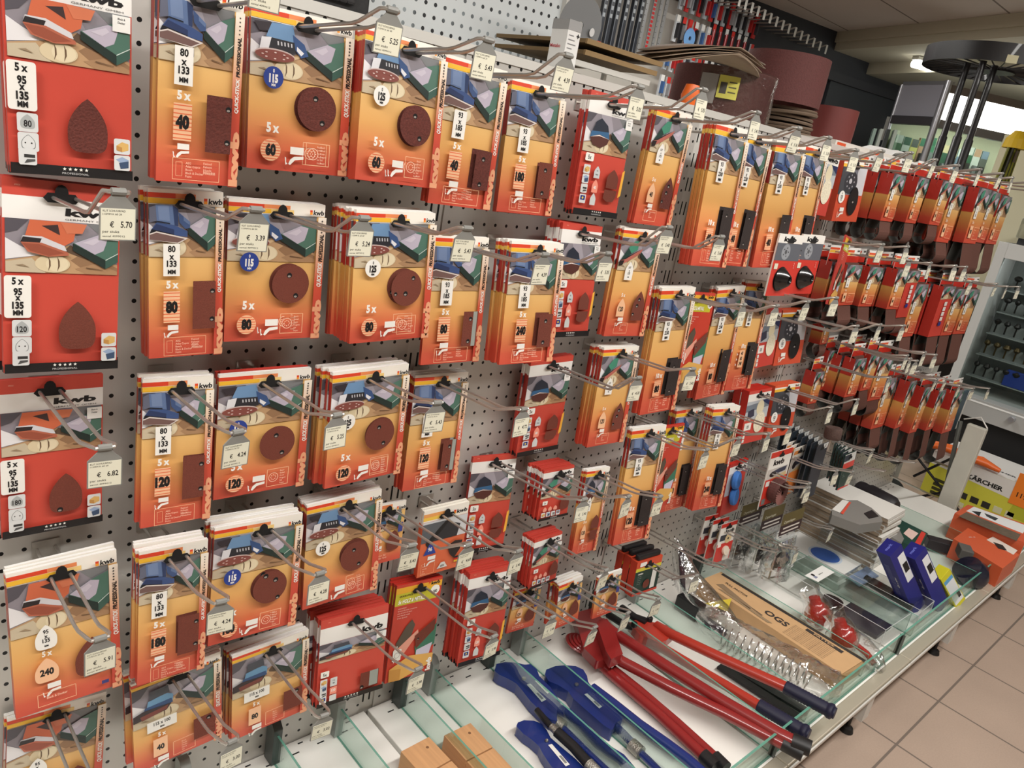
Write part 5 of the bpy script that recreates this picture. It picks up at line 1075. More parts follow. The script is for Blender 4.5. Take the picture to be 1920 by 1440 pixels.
for k in range(7): b.poly([(-w/2-.0004, .012-k*.004, h*.1), (-w/2-.0004, .012-k*.004, h*.85), (-w/2-.0004, .0138-k*.004, h*.85), (-w/2-.0004, .0138-k*.004, h*.1)][::-1], col((60, 60, 30)))
o = b.build('marker_carton', bevel=.0008); o.matrix_world = Matrix(((x_.x, y_.x, z_.x, c.x), (x_.y, y_.y, z_.y, c.y), (x_.z, y_.z, z_.z, c.z), (0, 0, 0, 1))); tag(o, 'small yellow carton leaning beside the navy cartons', 'carton')
# stack of sheet packs: each pack an object
base = P3(1628, 1070, ZD); SX0 = base.x-.0; SY0 = base.y; n_ = 14; TH = .0135
for k in range(n_):
    r = random.Random(k+50); dx, dy = r.uniform(-.006, .006), r.uniform(-.008, .008)
    b = MB(); b.box((0, 0, 0), (.15, -SY0-.03, TH-.0012), mat('board_side', (150, 132, 112), .8, noise=.15, nscale=200)); b.box((.002, -.0006, .002), (.148, .0, TH-.003), mat('sheet_white', (220, 218, 212), .7)); b.box((0, 0, TH-.003), (.15, -SY0-.03, TH-.001), mat('sheet_white', (220, 218, 212), .7))
    o = b.build('sheet_pack', None, (SX0+dx, SY0+dy, ZD+.001+k*TH), (0, 0, r.uniform(-.03, .03))); tag(o, 'flat pack of white sheets, %s from the bottom of the tall stack' % ((ORD[k])), 'sheet pack', 'stacked sheet packs')
zt2 = ZD+n_*TH+.002
# grey tool box with black end, on top of the stack
root = empty('tool_blister', (SX0+.08, -.15, zt2)); tag(root, 'grey pointed tool pack with white and red label on the sheet stack', 'tool pack', 'grey tool packs')
GREY = mat('pack_grey', (128, 126, 122), .5)
b = MB(); flat(b, [(1560,955),(1578,938),(1608,938),(1634,952),(1652,968),(1655,978),(1612,984),(1560,965)], zt2, zt2+.03, GREY); kid(b, 'pack_body', root, bevel=.002)
b = MB(); flat(b, [(1560,955),(1580,937),(1592,940),(1575,961)], zt2+.031, zt2+.0315, col((226, 224, 218))); flat(b, [(1576,962),(1592,941),(1596,942),(1581,964)], zt2+.0316, zt2+.032, col((216, 84, 64))); flat(b, [(1620,962),(1635,956),(1648,968),(1630,972)], zt2+.0316, zt2+.032, col((34, 34, 36))); kid(b, 'label', root)
root = empty('tool_blister', (SX0+.2, -.1, ZD)); tag(root, 'grey and green pointed tool pack lying behind the navy cartons', 'tool pack', 'grey tool packs')
b = MB(); flat(b, [(1625,950),(1660,962),(1680,980),(1695,1010),(1690,1018),(1660,1000),(1622,975)], ZD+.09, ZD+.1, GREY); flat(b, [(1600,940),(1650,955),(1740,1000),(1722,1030),(1690,1015),(1600,960)], ZD+.05, ZD+.085, mat('carton_green', (24, 66, 56), .45)); b.box((2.35, -.16, ZD), (2.5, -.04, ZD+.05), mat('carton_green', (24, 66, 56), .45)); kid(b, 'pack_body', root, bevel=.002)
b = MB(); flat(b, [(1694,1000),(1704,990),(1722,1000),(1710,1012)], ZD+.0855, ZD+.086, col((230, 200, 190))); flat(b, [(1712,1024),(1728,996),(1736,1000),(1722,1029)], ZD+.0855, ZD+.086, col((206, 60, 48))); kid(b, 'label', root)
# black cylinder tool
root = empty('angle_tool', (2.5, -.1, ZD)); tag(root, 'thick black cylindrical power tool lying behind the grey tool packs', 'power tool')
p = P3(1606,916,ZD+.11); q = P3(1676,957,ZD+.10); b = MB(); b.tube([p, p.lerp(q, .1), p.lerp(q, .25), p.lerp(q, .3), p.lerp(q, .9), q], [.03,.036,.036,.042,.045,.036], mat('tool_black', (34, 30, 34), .5), 20); kid(b, 'tool_body', root, True)
# black clamp lamp
root = empty('clamp_tool', (2.42, -.46, ZD)); tag(root, 'black and navy clamp tool lying at the shelf front before the orange cartons', 'clamp')
b = MB(); p = P3(1820,1075,ZD+.035); b.lathe([(0, -.035), (.045, -.03), (.055, 0), (.045, .03), (0, .035)], p, (-.5, .4, .6), mat('navy_dark', (22, 26, 44), .25, coat=.5), 24); kid(b, 'round_body', root, True)
b = MB(); p2 = P3(1808,1036,ZD+.06); b.box((-.03, -.02, -.015), (.03, .02, .02), mat('grey_block', (92, 90, 86), .4), Matrix.Translation(p2) @ Matrix.Rotation(.5, 4, 'Z')); p3 = P3(1765,1022,ZD+.03); b.box((-.05, -.022, -.018), (.05, .022, .018), mat('tool_black', (34, 30, 34), .5), Matrix.Translation(p3) @ Matrix.Rotation(-1.0, 4, 'Z')); kid(b, 'clamp_blocks', root, bevel=.003)
# orange cartons
OX = mat('carton_orange', (206, 94, 58), .4)
root = empty('power_tool_carton', (2.85, -.35, ZD)); tag(root, 'orange and white carton with a window, picture of a multi tool, at the shelf end', 'carton', 'orange cartons')
b = MB(); flat(b, [(1790,962),(1815,946),(1930,985),(1922,1018)], ZD+.002, ZD+.1, OX); kid(b, 'carton', root, bevel=.001)
b = MB(); flat(b, [(1812,958),(1826,950),(1926,986),(1918,1000)], ZD+.1003, ZD+.101, col((230, 232, 232))); flat(b, [(1822,958),(1840,960),(1836,968)], ZD+.1012, ZD+.1016, col((40, 42, 44))); flat(b, [(1846,962),(1872,972),(1866,976),(1850,968)], ZD+.1012, ZD+.1016, col((60, 62, 64))); flat(b, [(1798,968),(1812,960),(1914,1002),(1906,1014)], ZD+.1003, ZD+.101, mat('window_murk', (104, 92, 76), .4, noise=.5, nscale=60)); kid(b, 'printed_top', root)
root = empty('power_tool_carton', (2.75, -.45, ZD)); tag(root, 'solid orange carton in front of the windowed orange and white one', 'carton', 'orange cartons')
b = MB(); flat(b, [(1788,1010),(1815,990),(1912,1040),(1880,1066)], ZD+.002, ZD+.075, OX); kid(b, 'carton', root, bevel=.001)
b = MB(); flat(b, [(1850,1012),(1862,1006),(1908,1032),(1900,1040)], ZD+.0753, ZD+.076, col((226, 216, 206))); flat(b, [(1862,1016),(1880,1022),(1888,1032),(1872,1028)], ZD+.0762, ZD+.0766, col((40, 40, 40))); text(b, '60X - 40', P3(1818,1008,ZD+.076), (.9, -.4, 0), (.4, .9, 0), .006, col((240, 230, 220)), 1, 'l', .01); kid(b, 'printed_top', root)
# ------------------------------------------------------------------ other goods hanging low on the wall
def hook_tip(u, v, where, withtag=True, price='3.95', s=0):
    p = atY(u, v, -.25); z = p.z-.1*.15-.004
    return hook(p.x, z, .10, where, 'on the hook '+where, .25, price, withtag, s), p.x, z
EXTRA = [((1569,883), 'of the flap wheel card', True), ((1598,885), 'in front of the dark green packets', True), ((1637,844), 'holding the brown flap drum', True), ((1686,865), 'right of the flap drum, without goods', False), ((1659,884), 'low near the panel end, without goods', False),
 ((1517,907), 'above the brown-headed bags', True), ((1561,992), 'through the brown-headed bags', True), ((1457,1035), 'right of the small red packet', False), ((1495,1030), 'beside the brown-headed bags, near side', True), ((1360,1065), 'holding the small red packet', False),
 ((1716,868), 'nearest the panel end, without goods', False), ((1655,459), 'above the cone pad cards', True), ((1702,463), 'right above the cone pad cards', True)]
HX = {}
for i, (t, w, g) in enumerate(EXTRA):
    o, x, z = hook_tip(t[0], t[1], w, g, ('3.95', '12.50', '8.20')[i % 3], 700+i); HX[w] = (x, z)
def card(W, H, T, paint, loc, rot, name, label, cat, grp=None, edge=(226, 222, 214)):
    A = Art(W, H, .5, .014); body(A, T, col((232, 230, 224)), col(edge), col(edge)); paint(A); A.euro(w=.03)
    o = A.mb.build(name, None, loc, rot); tag(o, label, cat, grp); return o, A
def pc_at(u, v, y): p = atY(u, v, y); return (p.x, p.y, p.z)
# cone pad cards
def p_cone(A):
    A.r(0, 0, 1, 1, (206, 62, 52)); A.r(0, 0, 1, .14, WHITE); A.t('kwb', .72, .11, .07, BLK, 'r', 1, .05, .08, fit=.5); A.r(0, .14, 1, .42, (98, 102, 110)); A.disc(.4, .28, .17, (152, 156, 162)); A.disc(.4, .28, .05, (90, 92, 96), 12)
    for i in range(5): A.disc(.4+.1*math.cos(i*1.256), .28+.07*math.sin(i*1.256), .018, (70, 72, 76), 8)
    A.r(.06, .47, .2, .56, (226, 220, 200)); A.stars(.85, .46, 0, .035, .02, (236, 190, 180), 3); A.disc(.42, .72, .27, (24, 22, 24))
for i, (u, v, lab) in enumerate(((1483, 452, 'left'), (1525, 452, 'right'))):
    x, y, z = pc_at(u, v, -.13)
    o, A = card(.105, .14, .004, p_cone, (x, -.13, z), (-.04, 0, -.03), 'pad_card', 'red card with a shiny black rubber cone pad, %s one of the pair' % lab, 'packet', 'cone pad cards')
    b = MB(); b.lathe([(.026, .001), (.027, .004), (.012, .024), (.008, .025), (.006, .02), (0, .02)], A.P(.42, .72, 0)+Vector((0, 0, 0)), (0, -1, 0), mat('rubber_shiny', (16, 15, 17), .18, coat=.6), 28)
    b.build('cone_pad', o, smooth=True)
# small lime and red packet hanging askew, reusing the wood and metal packet
x, y, z = pc_at(1590, 455, -.15)
place('holz', '60', '', Vector((x, -.15, z)), RM(-.05, .25, .14) @ Matrix.Scale(.85, 4), 'small red and lime packet hanging askew right of the cone pad cards', 'hanging askew')
# flap wheel card
def p_flap(A):
    A.r(0, 0, 1, .1, (206, 56, 40)); A.t('kwb', .7, .24, .09, BLK, 'r', 1, .05, .08, fit=.5); picture(A, .02, .3, .95, .48, 'drill'); A.r(0, .48, 1, .94, (206, 52, 38)); A.rr(.05, .51, .22, .6, (226, 224, 220)); A.r(0, .94, 1, 1, BLK); A.stars(.35, .965, .07, 0, .025, WHITE); A.rr(.04, .82, .2, .92, (120, 124, 124))
x, y, z = pc_at(1466, 853, -.15)
o, A = card(.115, .165, .003, p_flap, (x, -.15, z), (-.05, .0, .0), 'flap_wheel_card', 'red and white card carrying a round brown flap wheel with a steel shank', 'packet')
b = MB(); c = A.P(.45, .68, 0)+Vector((0, -.016, 0)); fm = mat('flap_brown', (88, 52, 48), .8, noise=.4, nscale=300)
b.lathe([(.006, -.014), (.032, -.014), (.034, -.007), (.034, .007), (.032, .014), (.006, .014)], c, (0, -1, 0), fm, 30)
for k in range(30):
    a = 2*pi*k/30; e = Vector((math.cos(a), 0, math.sin(a))); t_ = Vector((-math.sin(a), 0, math.cos(a)))*.0012
    b.mesh([c+e*.008-t_+Vector((0,-.0145,0)), c+e*.034-t_+Vector((0,-.0145,0)), c+e*.034+t_+Vector((0,-.0165,0)), c+e*.008+t_+Vector((0,-.0165,0))], [(0,1,2,3)], mat('flap_pale', (130, 84, 78), .8))
b.build('flap_wheel', o); b = MB(); b.tube([c, c+Vector((.06, -.012, -.008))], .003, WIRE, 8); b.build('shank', o, smooth=True)
# orange cards behind
for k in range(3):
    x, y, z = pc_at(1500, 846, -.12)
    def p_(A): A.r(0, 0, 1, .2, (240, 236, 226)); A.r(0, .06, .6, .14, (232, 150, 80)); A.logo(.95, .14, .05); picture(A, 0, .2, 1, .5, 'drill'); A.r(0, .5, 1, 1, (226, 130, 60))
    card(.075, .15, .003, p_, (x+.003*k, -.12+k*.014, z+.002*k), (-.03, 0, .05), 'abrasive_card', 'orange and white card behind the flap wheel card, %s from front' % ORD[k], 'packet', 'orange cards behind the flap wheel')
# dark blue-black cards and metabo-green packets
for k in range(8):
    x, y, z = pc_at(1536, 838, -.15)
    def p_(A): A.r(0, 0, 1, 1, (36, 46, 56)); A.r(.55, .0, 1, .1, (206, 208, 206)); A.t('K', .8, .08, .05, BLK, 'c', 1, .02)
    card(.075, .17, .0025, p_, (x-.006*(k % 2), -.16+k*.016, z+.002*k), (-.04, 0, .06), 'saw_blade_card', 'dark blue card in the row of cards under the flap drum, %s from front' % ORD[k], 'packet', 'dark blade cards', (60, 66, 74))
for k in range(5):
    x, y, z = pc_at(1585+k*2, 846+k*2, -.15)
    def p_(A): A.r(0, 0, 1, .25, (206, 208, 204)); A.r(0, .02, .5, .2, (40, 52, 66)); A.r(0, .25, 1, .42, (206, 66, 56)); A.r(0, .42, 1, .95, (28, 62, 56)); A.r(0, .95, 1, 1, (206, 60, 48)); A.lines(.15, .6, .025, ['metabo', 'jigsaw blades'], (180, 196, 190), .9, .05)
    card(.085, .115, .006, p_, (x+.01*k, -.17+k*.02, z-.012+.003*k), (-.08, 0, .04+.06*k), 'blade_packet', 'dark green packet with red stripe and grey head, %s from front' % ORD[k], 'packet', 'dark green blade packets', (40, 60, 56))
# flap drum
p = atY(1562, 812, -.2); b = MB(); b.lathe([(0, -.016), (.021, -.016), (.023, -.013), (.023, .013), (.021, .016), (.008, .017), (0, .014)], p, (0, .12, 1), mat('flap_drum', (82, 62, 56), .85, noise=.3, nscale=300, bump=.8), 30); o = b.build('flap_drum', smooth=True); tag(o, 'brown cylindrical flap drum standing on a thin shank above the dark cards', 'flap drum')
b = MB(); b.tube([p-Vector((0, 0, .016)), p-Vector((0, 0, .055))], .003, WIRE, 8); b.build('shank', o, smooth=True)
# small red packets with a white roll
for k in range(3):
    x, y, z = pc_at(1367, 988, -.1)
    def p_(A): A.r(0, 0, 1, .1, (200, 44, 32)); A.t('kwb', .9, .26, .09, BLK, 'r', 1, .05, .08, fit=.55); A.r(.1, .3, .5, .45, (60, 64, 74)); A.r(0, .52, 1, 1, (204, 48, 38)); A.r(.05, .45, .25, .6, WHITE); A.r(.55, .75, .95, 1, (220, 218, 212)); A.disc(.62, .42, .2, (226, 206, 160)); A.disc(.62, .42, .05, BLK, 10)
    o, A = card(.075, .12, .003, p_, (x-.005*k, -.1+.024*k, z), (-.04, .02*k, -.05), 'polishing_card', 'small red and white card with a white felt pad, %s from front' % ORD[k], 'packet', 'small red felt pad cards', (190, 180, 174))
    b = MB(); b.lathe([(0, 0), (.012, 0), (.013, .002), (.013, .008), (0, .009)], A.P(.55, .72, 0), (0, -1, .3), mat('felt', (226, 214, 196), .95), 20); b.build('felt_pad', o, smooth=True)
# bags with brown header
for k, (u, v, yy) in enumerate(((1488, 966, -.2), (1452, 958, -.12), (1412, 950, -.06))):
    x, y, z = pc_at(u, v, yy)
    def p_(A):
        A.r(0, 0, 1, .3, (96, 84, 44)); A.r(0, .3, 1, .56, (52, 30, 30)); text(A.mb, 'Copenhagen', A.P(.12, .26), (1, 0, 0), (0, 0, 1), .008, col((226, 222, 200)), 1, 'l', .0, .25, .06); A.l += 1
        A.r(.15, .37, .9, .41, (214, 208, 200)); A.r(.1, .47, .88, .51, (214, 208, 200)); A.r(0, .56, 1, 1, (206, 208, 208), FILM)
    A = Art(.12, .12, .5, .014); p_(A); A.l += 1
    o = A.mb.build('header_bag', None, (x, yy, z), (-.05, 0, -.02)); tag(o, 'clear bag with brown and olive header holding a black castor, %s' % ['nearest the aisle', 'middle one of three', 'nearest the panel'][k], 'bag', 'brown-headed clear bags')
    b = MB(); hh = .12
    n = 10; rr = random.Random(k); vs = []
    for i in range(n+1):
        t = i/n; w = .058-.004*math.sin(t*9); d = .004+.034*math.sin(min(1, t*1.3)*pi/2)
        for j in range(16):
            a = 2*pi*j/16; vs.append((math.cos(a)*w*(1+rr.uniform(-.05, .05)), math.sin(a)*d*(1+rr.uniform(-.15, .15))+d*.3, -.075-hh*t))
    fs = [(i*16+j, i*16+(j+1) % 16, (i+1)*16+(j+1) % 16, (i+1)*16+j) for i in range(n) for j in range(16)]; b.mesh(vs, fs, FILM); b.build('clear_bag', o, smooth=True)
    b = MB(); b.lathe([(0, -.01), (.028, -.01), (.032, -.004), (.032, .004), (.028, .01), (0, .01)], (.005, .005, -.15), (0, 1, .2), BLKR, 24); b.tube([(-.046, 0, -.10), (-.048, 0, -.185), (.02, -.01, -.192)], .003, mat('zinc_wire', (214, 214, 210), .18, .9), 6); b.tube([(-.046, 0, -.10), (.03, 0, -.102)], .0035, mat('zinc_wire'), 6); b.build('castor', o, smooth=True)
# box with blue round print
b = MB(); b.box((1.80, -.3, ZD+.001), (1.96, -.08, ZD+.022), col((226, 226, 222))); b.box((1.81, -.29, ZD+.0225), (1.97, -.07, ZD+.042), col((220, 220, 216))); b.lathe([(0, .0005), (.045, .0005)], (1.9, -.2, ZD+.0422), (0, 0, 1), mat('print_blue', (58, 96, 170), .4), 28); b.lathe([(.047, .0004), (.052, .0004)], (1.9, -.2, ZD+.0422), (0, 0, 1), mat('print_pale_blue', (190, 206, 220), .4), 28)
o = b.build('white_sheet_pack', bevel=.001); tag(o, 'white packs with a round blue print, lying behind the brown-headed bags', 'sheet pack')
b = MB(); boxo(b, (1.97, -.24), .035, .09, ZD+.05, ZD+.11, .05, FILM2); o = b.build('clear_tray'); tag(o, 'small clear plastic tray standing beside the blue round print', 'tray')
# black edge sanding pads on the green packets' top
for o in [o for o in bpy.data.objects if o.parent is None and 'dark green packet with red header' in o.get('label', '')]:
    b = MB(); b.box((-.04, .002, .016), (.04, .016, .03), BLKR); b.build('foam_pad', o, bevel=.004)
# panel end goods: dark teal blister on the last belt hooks
p = atY(1812, 735, -.12); b = MB(); b.box((-.05, 0, -.17), (.05, .012, .0), mat('blister_teal', (38, 66, 82), .35)); b.box((.036, -.001, -.17), (.05, .0, .0), col((214, 212, 206))); o = b.build('teal_packet', None, p, (0, 0, 0)); tag(o, 'dark teal packet with a pale edge at the panel end behind the last belts', 'packet')

# ------------------------------------------------------------------ on top of the unit
TZ = Z0+.2425
b = MB(); b.box((.25, .47, TZ-.6), (.985, .485, Z0+1.0), PW); b.box((.985, .455, TZ-.3), (1.03, .5, Z0+1.0), FRAME); o = b.build('wall_panel'); struct(o)
for k in range(6): pass
b = MB(); x0 = atY(500, 5, .112).x; x1 = atY(697, 30, .112).x
b.box((x0, .12, TZ), (x1, .42, TZ+.22), mat('bag_black', (16, 15, 17), .55, bump=1.0, nscale=30))
for k in range(9): b.box((x0+.02+k*(x1-x0-.05)/9, .112, TZ+.02), (x0+.035+k*(x1-x0-.05)/9, .12, TZ+.2), mat('strap_black', (30, 28, 30), .5))
o = b.build('black_tool_case', bevel=.01); tag(o, 'black ribbed tool case on top of the unit behind the top row hooks', 'tool case')
# white carton
x, y, z = pc_at(1058, 140, .06); b = MB(); b.box((x-.02, .05, TZ), (x+.012, .09, TZ+.086), col((222, 222, 220))); b.box((x-.0204, .0495, TZ+.07), (x+.0122, .0905, TZ+.0865), col((150, 150, 150)))
for k in range(9): b.box((x-.016, .0495, TZ+.005+k*.007), (x+.004-(k % 3)*.004, .05, TZ+.0065+k*.007), col((130, 130, 132)))
text(b, 'Metabo', (x-.0205, .088, TZ+.04), (0, -1, 0), (0, 0, 1), .006, col((190, 70, 80)), 1, 'l', .02); b.box((x+.003, .0492, TZ+.062), (x+.010, .0496, TZ+.064), col(BLK)); b.box((x+.0055, .0492, TZ+.0595), (x+.0075, .0496, TZ+.0665), col(BLK))
o = b.build('instruction_carton', bevel=.001); tag(o, 'narrow white carton with small printed text standing on top of the unit', 'carton')
p = atY(1088, 48, .32); b = MB(); b.lathe([(.008, -.001), (.06, -.001), (.061, 0), (.06, .001), (.008, .001)], p, (.1, 1, .1), mat('disc_grey', (128, 130, 132), .5), 40); b.lathe([(0, 0), (.009, 0)], atY(1110, 61, .312), (.1, -1, -.1), col((226, 226, 226)), 18); o = b.build('grinding_disc'); tag(o, 'round grey disc with a white spot behind the white post', 'disc')
# boards
MDF = mat('mdf_board', (112, 90, 58), .7, noise=.15, nscale=40)
for k, (a, c_, zz) in enumerate((((1098, 76), (1238, 126), .315), ((1094, 97), (1228, 140), .29))):
    p = atY(a[0], a[1], .10); q = atY(c_[0], c_[1], .10); b = MB(); b.box((p.x, .10, p.z-.003), (q.x, .36, p.z+.004), MDF); b.box((p.x, .095, p.z-.0045), (q.x, .1, p.z+.0045), mat('mdf_edge', (138, 112, 74), .7)); o = b.build('fibre_board'); tag(o, '%s of two brown fibre boards lying above the top row' % ('upper' if k == 0 else 'lower'), 'board', 'fibre boards on top of the unit')
    if k == 0: BZ = p.z; BX0, BX1 = p.x, q.x
b = MB(); p = atY(1092, 119, .1)
for x in (BX0+.01, (BX0+BX1)/2, BX1-.02): b.box((x-.004, .14, TZ), (x+.004, .148, BZ-.034), FRAME); b.box((x-.004, .33, TZ), (x+.004, .338, BZ-.034), FRAME)
b.box((BX0-.01, .11, BZ-.044), (BX1-.01, .122, BZ-.034), FRAME); b.box((BX0-.01, .31, BZ-.044), (BX1-.01, .322, BZ-.034), FRAME); o = b.build('wire_rack'); tag(o, 'low pale metal rack carrying the brown fibre boards', 'rack')
# rolls of abrasive
MAR = mat('roll_maroon', (98, 54, 52), .75, noise=.3, nscale=250, bump=.5); MAR2 = mat('roll_red', (112, 48, 44), .6, noise=.08, nscale=200); BACKP = mat('paper_backing', (112, 94, 78), .8)
def roll(c, r, z0, z1, m, label, turns=3):
    b = MB(); prof = [(r, z0), (r+.001, (z0+z1)/2), (r, z1), (r-.006, z1), (r-.007, z0), (r, z0)]; b.lathe([(a_, h) for a_, h in prof], (c[0], c[1], 0), (0, 0, 1), m, 48); o = b.build('abrasive_roll', smooth=True); tag(o, label, 'abrasive roll', 'abrasive rolls on top of the unit'); return o
r1 = .122
o = roll((1.32, .2), r1, TZ, TZ+.115, MAR, 'wide maroon abrasive roll in torn clear wrap with a yellow label'); R1 = (1.32, .2, r1)
b = MB(); n = 28; rr = random.Random(5); vs = []
for i in range(n):
    a = -pi*.95+i*pi*.95/(n-1)
    for j, h in enumerate((TZ+.002, TZ+.04, TZ+.08, TZ+.117)): e = r1+.004+rr.uniform(0, .004); vs.append((R1[0]+math.cos(a)*e, R1[1]+math.sin(a)*e, h))
b.mesh(vs, [(i*4+j, (i+1)*4+j, (i+1)*4+j+1, i*4+j+1) for i in range(n-1) for j in range(3)], FILM); b.build('clear_wrap', o, smooth=True)
b = MB(); a0 = -2.1; 
def cyl(a, h, e=.0085): return Vector((R1[0]+math.cos(a)*(r1+e), R1[1]+math.sin(a)*(r1+e), h))
def cpatch(a0, a1, h0, h1, m, e=.0085):
    for i in range(6):
        t0 = a0+(a1-a0)*i/6; t1 = a0+(a1-a0)*(i+1)/6; b.poly([cyl(t0, h0, e), cyl(t1, h0, e), cyl(t1, h1, e), cyl(t0, h1, e)], m)
cpatch(-2.62, -2.25, TZ+.045, TZ+.095, col((206, 200, 90))); cpatch(-2.58, -2.46, TZ+.055, TZ+.08, col((70, 66, 60)), .0088); cpatch(-2.95, -2.64, TZ+.03, TZ+.095, col((150, 146, 142)))
for k in range(3): cpatch(-2.43, -2.29, TZ+.058+k*.011, TZ+.061+k*.011, col((90, 86, 50)), .0088)
b.build('paper_label', o)
b = MB(); p = atY(1292, 190, .05); b.lathe([(0, -.02), (.017, -.02), (.02, 0), (.014, .022), (0, .024)], (p.x, .05, TZ+.021), (0, 0, 1), mat('orange_plastic', (226, 104, 34), .4), 20); o = b.build('orange_cap', smooth=True); tag(o, 'small orange plastic cap in front of the wrapped maroon roll', 'cap')
for k in range(8):
    b = MB(); rr = random.Random(k+9); e = .076+rr.uniform(-.008, .008); b.lathe([(e-.03, 0), (e, .001), (e+.002, .005), (e, .0085), (e-.03, .009)], (1.68+rr.uniform(-.006, .006), .21+rr.uniform(-.006, .006), TZ+.001+k*.0105), (rr.uniform(-.03, .03), rr.uniform(-.03, .03), 1), BACKP, 36); o = b.build('paper_belt', smooth=True); tag(o, 'brown paper-backed ring in the pile under the tallest maroon roll, %s from bottom' % ORD[k], 'abrasive ring', 'paper-backed rings')
zb_ = TZ+.001+8*.0105+.004
roll((1.66, .24), .112, zb_, zb_+.125, MAR, 'tallest rough maroon roll resting on a pile of brown rings')
roll((1.93, .21), .074, TZ, TZ+.12, MAR2, 'smooth red-brown roll at the right behind the pile of rings')
# wavy sheets on the first roll
c0 = Vector((1.12, .125, 0)); zs = TZ+.118
for k in range(6):
    b = MB(); rr = random.Random(k+90); n = 40; rx = .2+rr.uniform(-.015, .015); ry = .085; ph = rr.uniform(0, 1)
    rings = 5; vs = [(c0.x, c0.y, zs+k*.0035)]
    for j in range(1, rings+1):
        for i in range(n):
            a = 2*pi*i/n; t = j/rings; h = zs+k*.0035-.05*max(0, -math.cos(a))*t*t+(.007*math.sin(2*a+ph)+.004*math.sin(3*a+ph*2)+.006)*t*t-.012*(1 if math.cos(a) > 0 else .2)*t*t*math.cos(a)**2*(k < 3)
            vs.append((c0.x+math.cos(a)*rx*t, c0.y+math.sin(a)*ry*t, h))
    fs = [(0, 1+i, 1+(i+1) % n) for i in range(n)]+[(1+j*n+i, 1+(j+1)*n+i, 1+(j+1)*n+(i+1) % n, 1+j*n+(i+1) % n) for j in range(rings-1) for i in range(n)]
    b.mesh(vs, fs, BACKP if k % 2 else mat('paper_backing_pale', (150, 132, 112), .8)); o = b.build('abrasive_sheet', smooth=True); sm = o.modifiers.new('thick', 'SOLIDIFY'); sm.thickness = .0015
    tag(o, 'wavy brown abrasive sheet on the wrapped maroon roll, %s from bottom' % ORD[k], 'abrasive sheet', 'wavy abrasive sheets')
# crumpled white paper and flat packs on top at the far end
b = MB(); rr = random.Random(4); vs = []; nx, ny = 14, 8
for i in range(nx):
    for j in range(ny): vs.append((2.02+i*.028, .04+j*.03, TZ+.008+rr.uniform(0, .02)+.02*math.sin(i*.45)*math.sin(j*.4+.4)))
b.mesh(vs, [(i*ny+j, (i+1)*ny+j, (i+1)*ny+j+1, i*ny+j+1) for i in range(nx-1) for j in range(ny-1)], mat('paper_white', (226, 226, 224), .6)); o = b.build('crumpled_paper', smooth=True); o.modifiers.new('thick', 'SOLIDIFY').thickness = .001; tag(o, 'crumpled white paper sheet on top of the unit above the belts', 'paper')
for k, (x0_, x1_) in enumerate(((1.62, 1.83), (1.85, 2.0), (2.42, 2.62))):
    b = MB(); b.box((x0_, .02, TZ), (x1_, .14, TZ+.014), col((222, 216, 208))); b.box((x0_+.01, .0195, TZ+.003), (x0_+.06, .02, TZ+.01), col((216, 84, 44))); o = b.build('flat_carton'); tag(o, 'flat pale carton lying on top of the unit, %s from left' % ORD[k], 'carton', 'flat cartons on top of the unit')

# ------------------------------------------------------------------ the room
def tile_mat(name, base, grout, sx, sy, ox, oy, w=.006, rough=.45, noise=.1, axis=(0, 1)):
    m = mat(name, base, rough); nt = m.node_tree; b = nt.nodes['Principled BSDF']; N = nt.nodes.new; L = nt.links.new
    tc = N('ShaderNodeTexCoord'); sp = N('ShaderNodeSeparateXYZ'); L(tc.outputs['Object'], sp.inputs[0]); ms = []
    for ax, s, o_ in ((axis[0], sx, ox), (axis[1], sy, oy)):
        a = N('ShaderNodeMath'); a.operation = 'ADD'; a.inputs[1].default_value = -o_+s*100; L(sp.outputs[ax], a.inputs[0])
        c = N('ShaderNodeMath'); c.operation = 'MODULO'; c.inputs[1].default_value = s; L(a.outputs[0], c.inputs[0])
        d = N('ShaderNodeMath'); d.operation = 'LESS_THAN'; d.inputs[1].default_value = w; L(c.outputs[0], d.inputs[0]); ms.append(d)
    mx = N('ShaderNodeMath'); mx.operation = 'MAXIMUM'; L(ms[0].outputs[0], mx.inputs[0]); L(ms[1].outputs[0], mx.inputs[1])
    n = N('ShaderNodeTexNoise'); n.inputs['Scale'].default_value = 220; n.inputs['Detail'].default_value = 6; L(tc.outputs['Object'], n.inputs['Vector'])
    n2 = N('ShaderNodeTexNoise'); n2.inputs['Scale'].default_value = 5; L(tc.outputs['Object'], n2.inputs['Vector']); ad = N('ShaderNodeMath'); ad.operation = 'ADD'; L(n.outputs['Fac'], ad.inputs[0]); L(n2.outputs['Fac'], ad.inputs[1]); hf = N('ShaderNodeMath'); hf.operation = 'MULTIPLY'; hf.inputs[1].default_value = .5; L(ad.outputs[0], hf.inputs[0])
    lb = lin(base); cm = N('ShaderNodeMix'); cm.data_type = 'RGBA'; L(hf.outputs[0], cm.inputs[0]); cm.inputs[6].default_value = tuple(x*(1-noise*2) for x in lb)+(1,); cm.inputs[7].default_value = tuple(x*(1+noise*2) for x in lb)+(1,)
    m2 = N('ShaderNodeMix'); m2.data_type = 'RGBA'; L(mx.outputs[0], m2.inputs[0]); L(cm.outputs[2], m2.inputs[6]); m2.inputs[7].default_value = lin(grout)+(1,); L(m2.outputs[2], b.inputs['Base Color']); return m
b = MB(); b.box((-3, -4, -.1), (8, 4, 0), tile_mat('floor_tiles', (172, 152, 137), (116, 104, 95), .302, .302, 1.556-.003, -.636-.003, .006)); struct(b.build('floor'))
CZ = 2.37
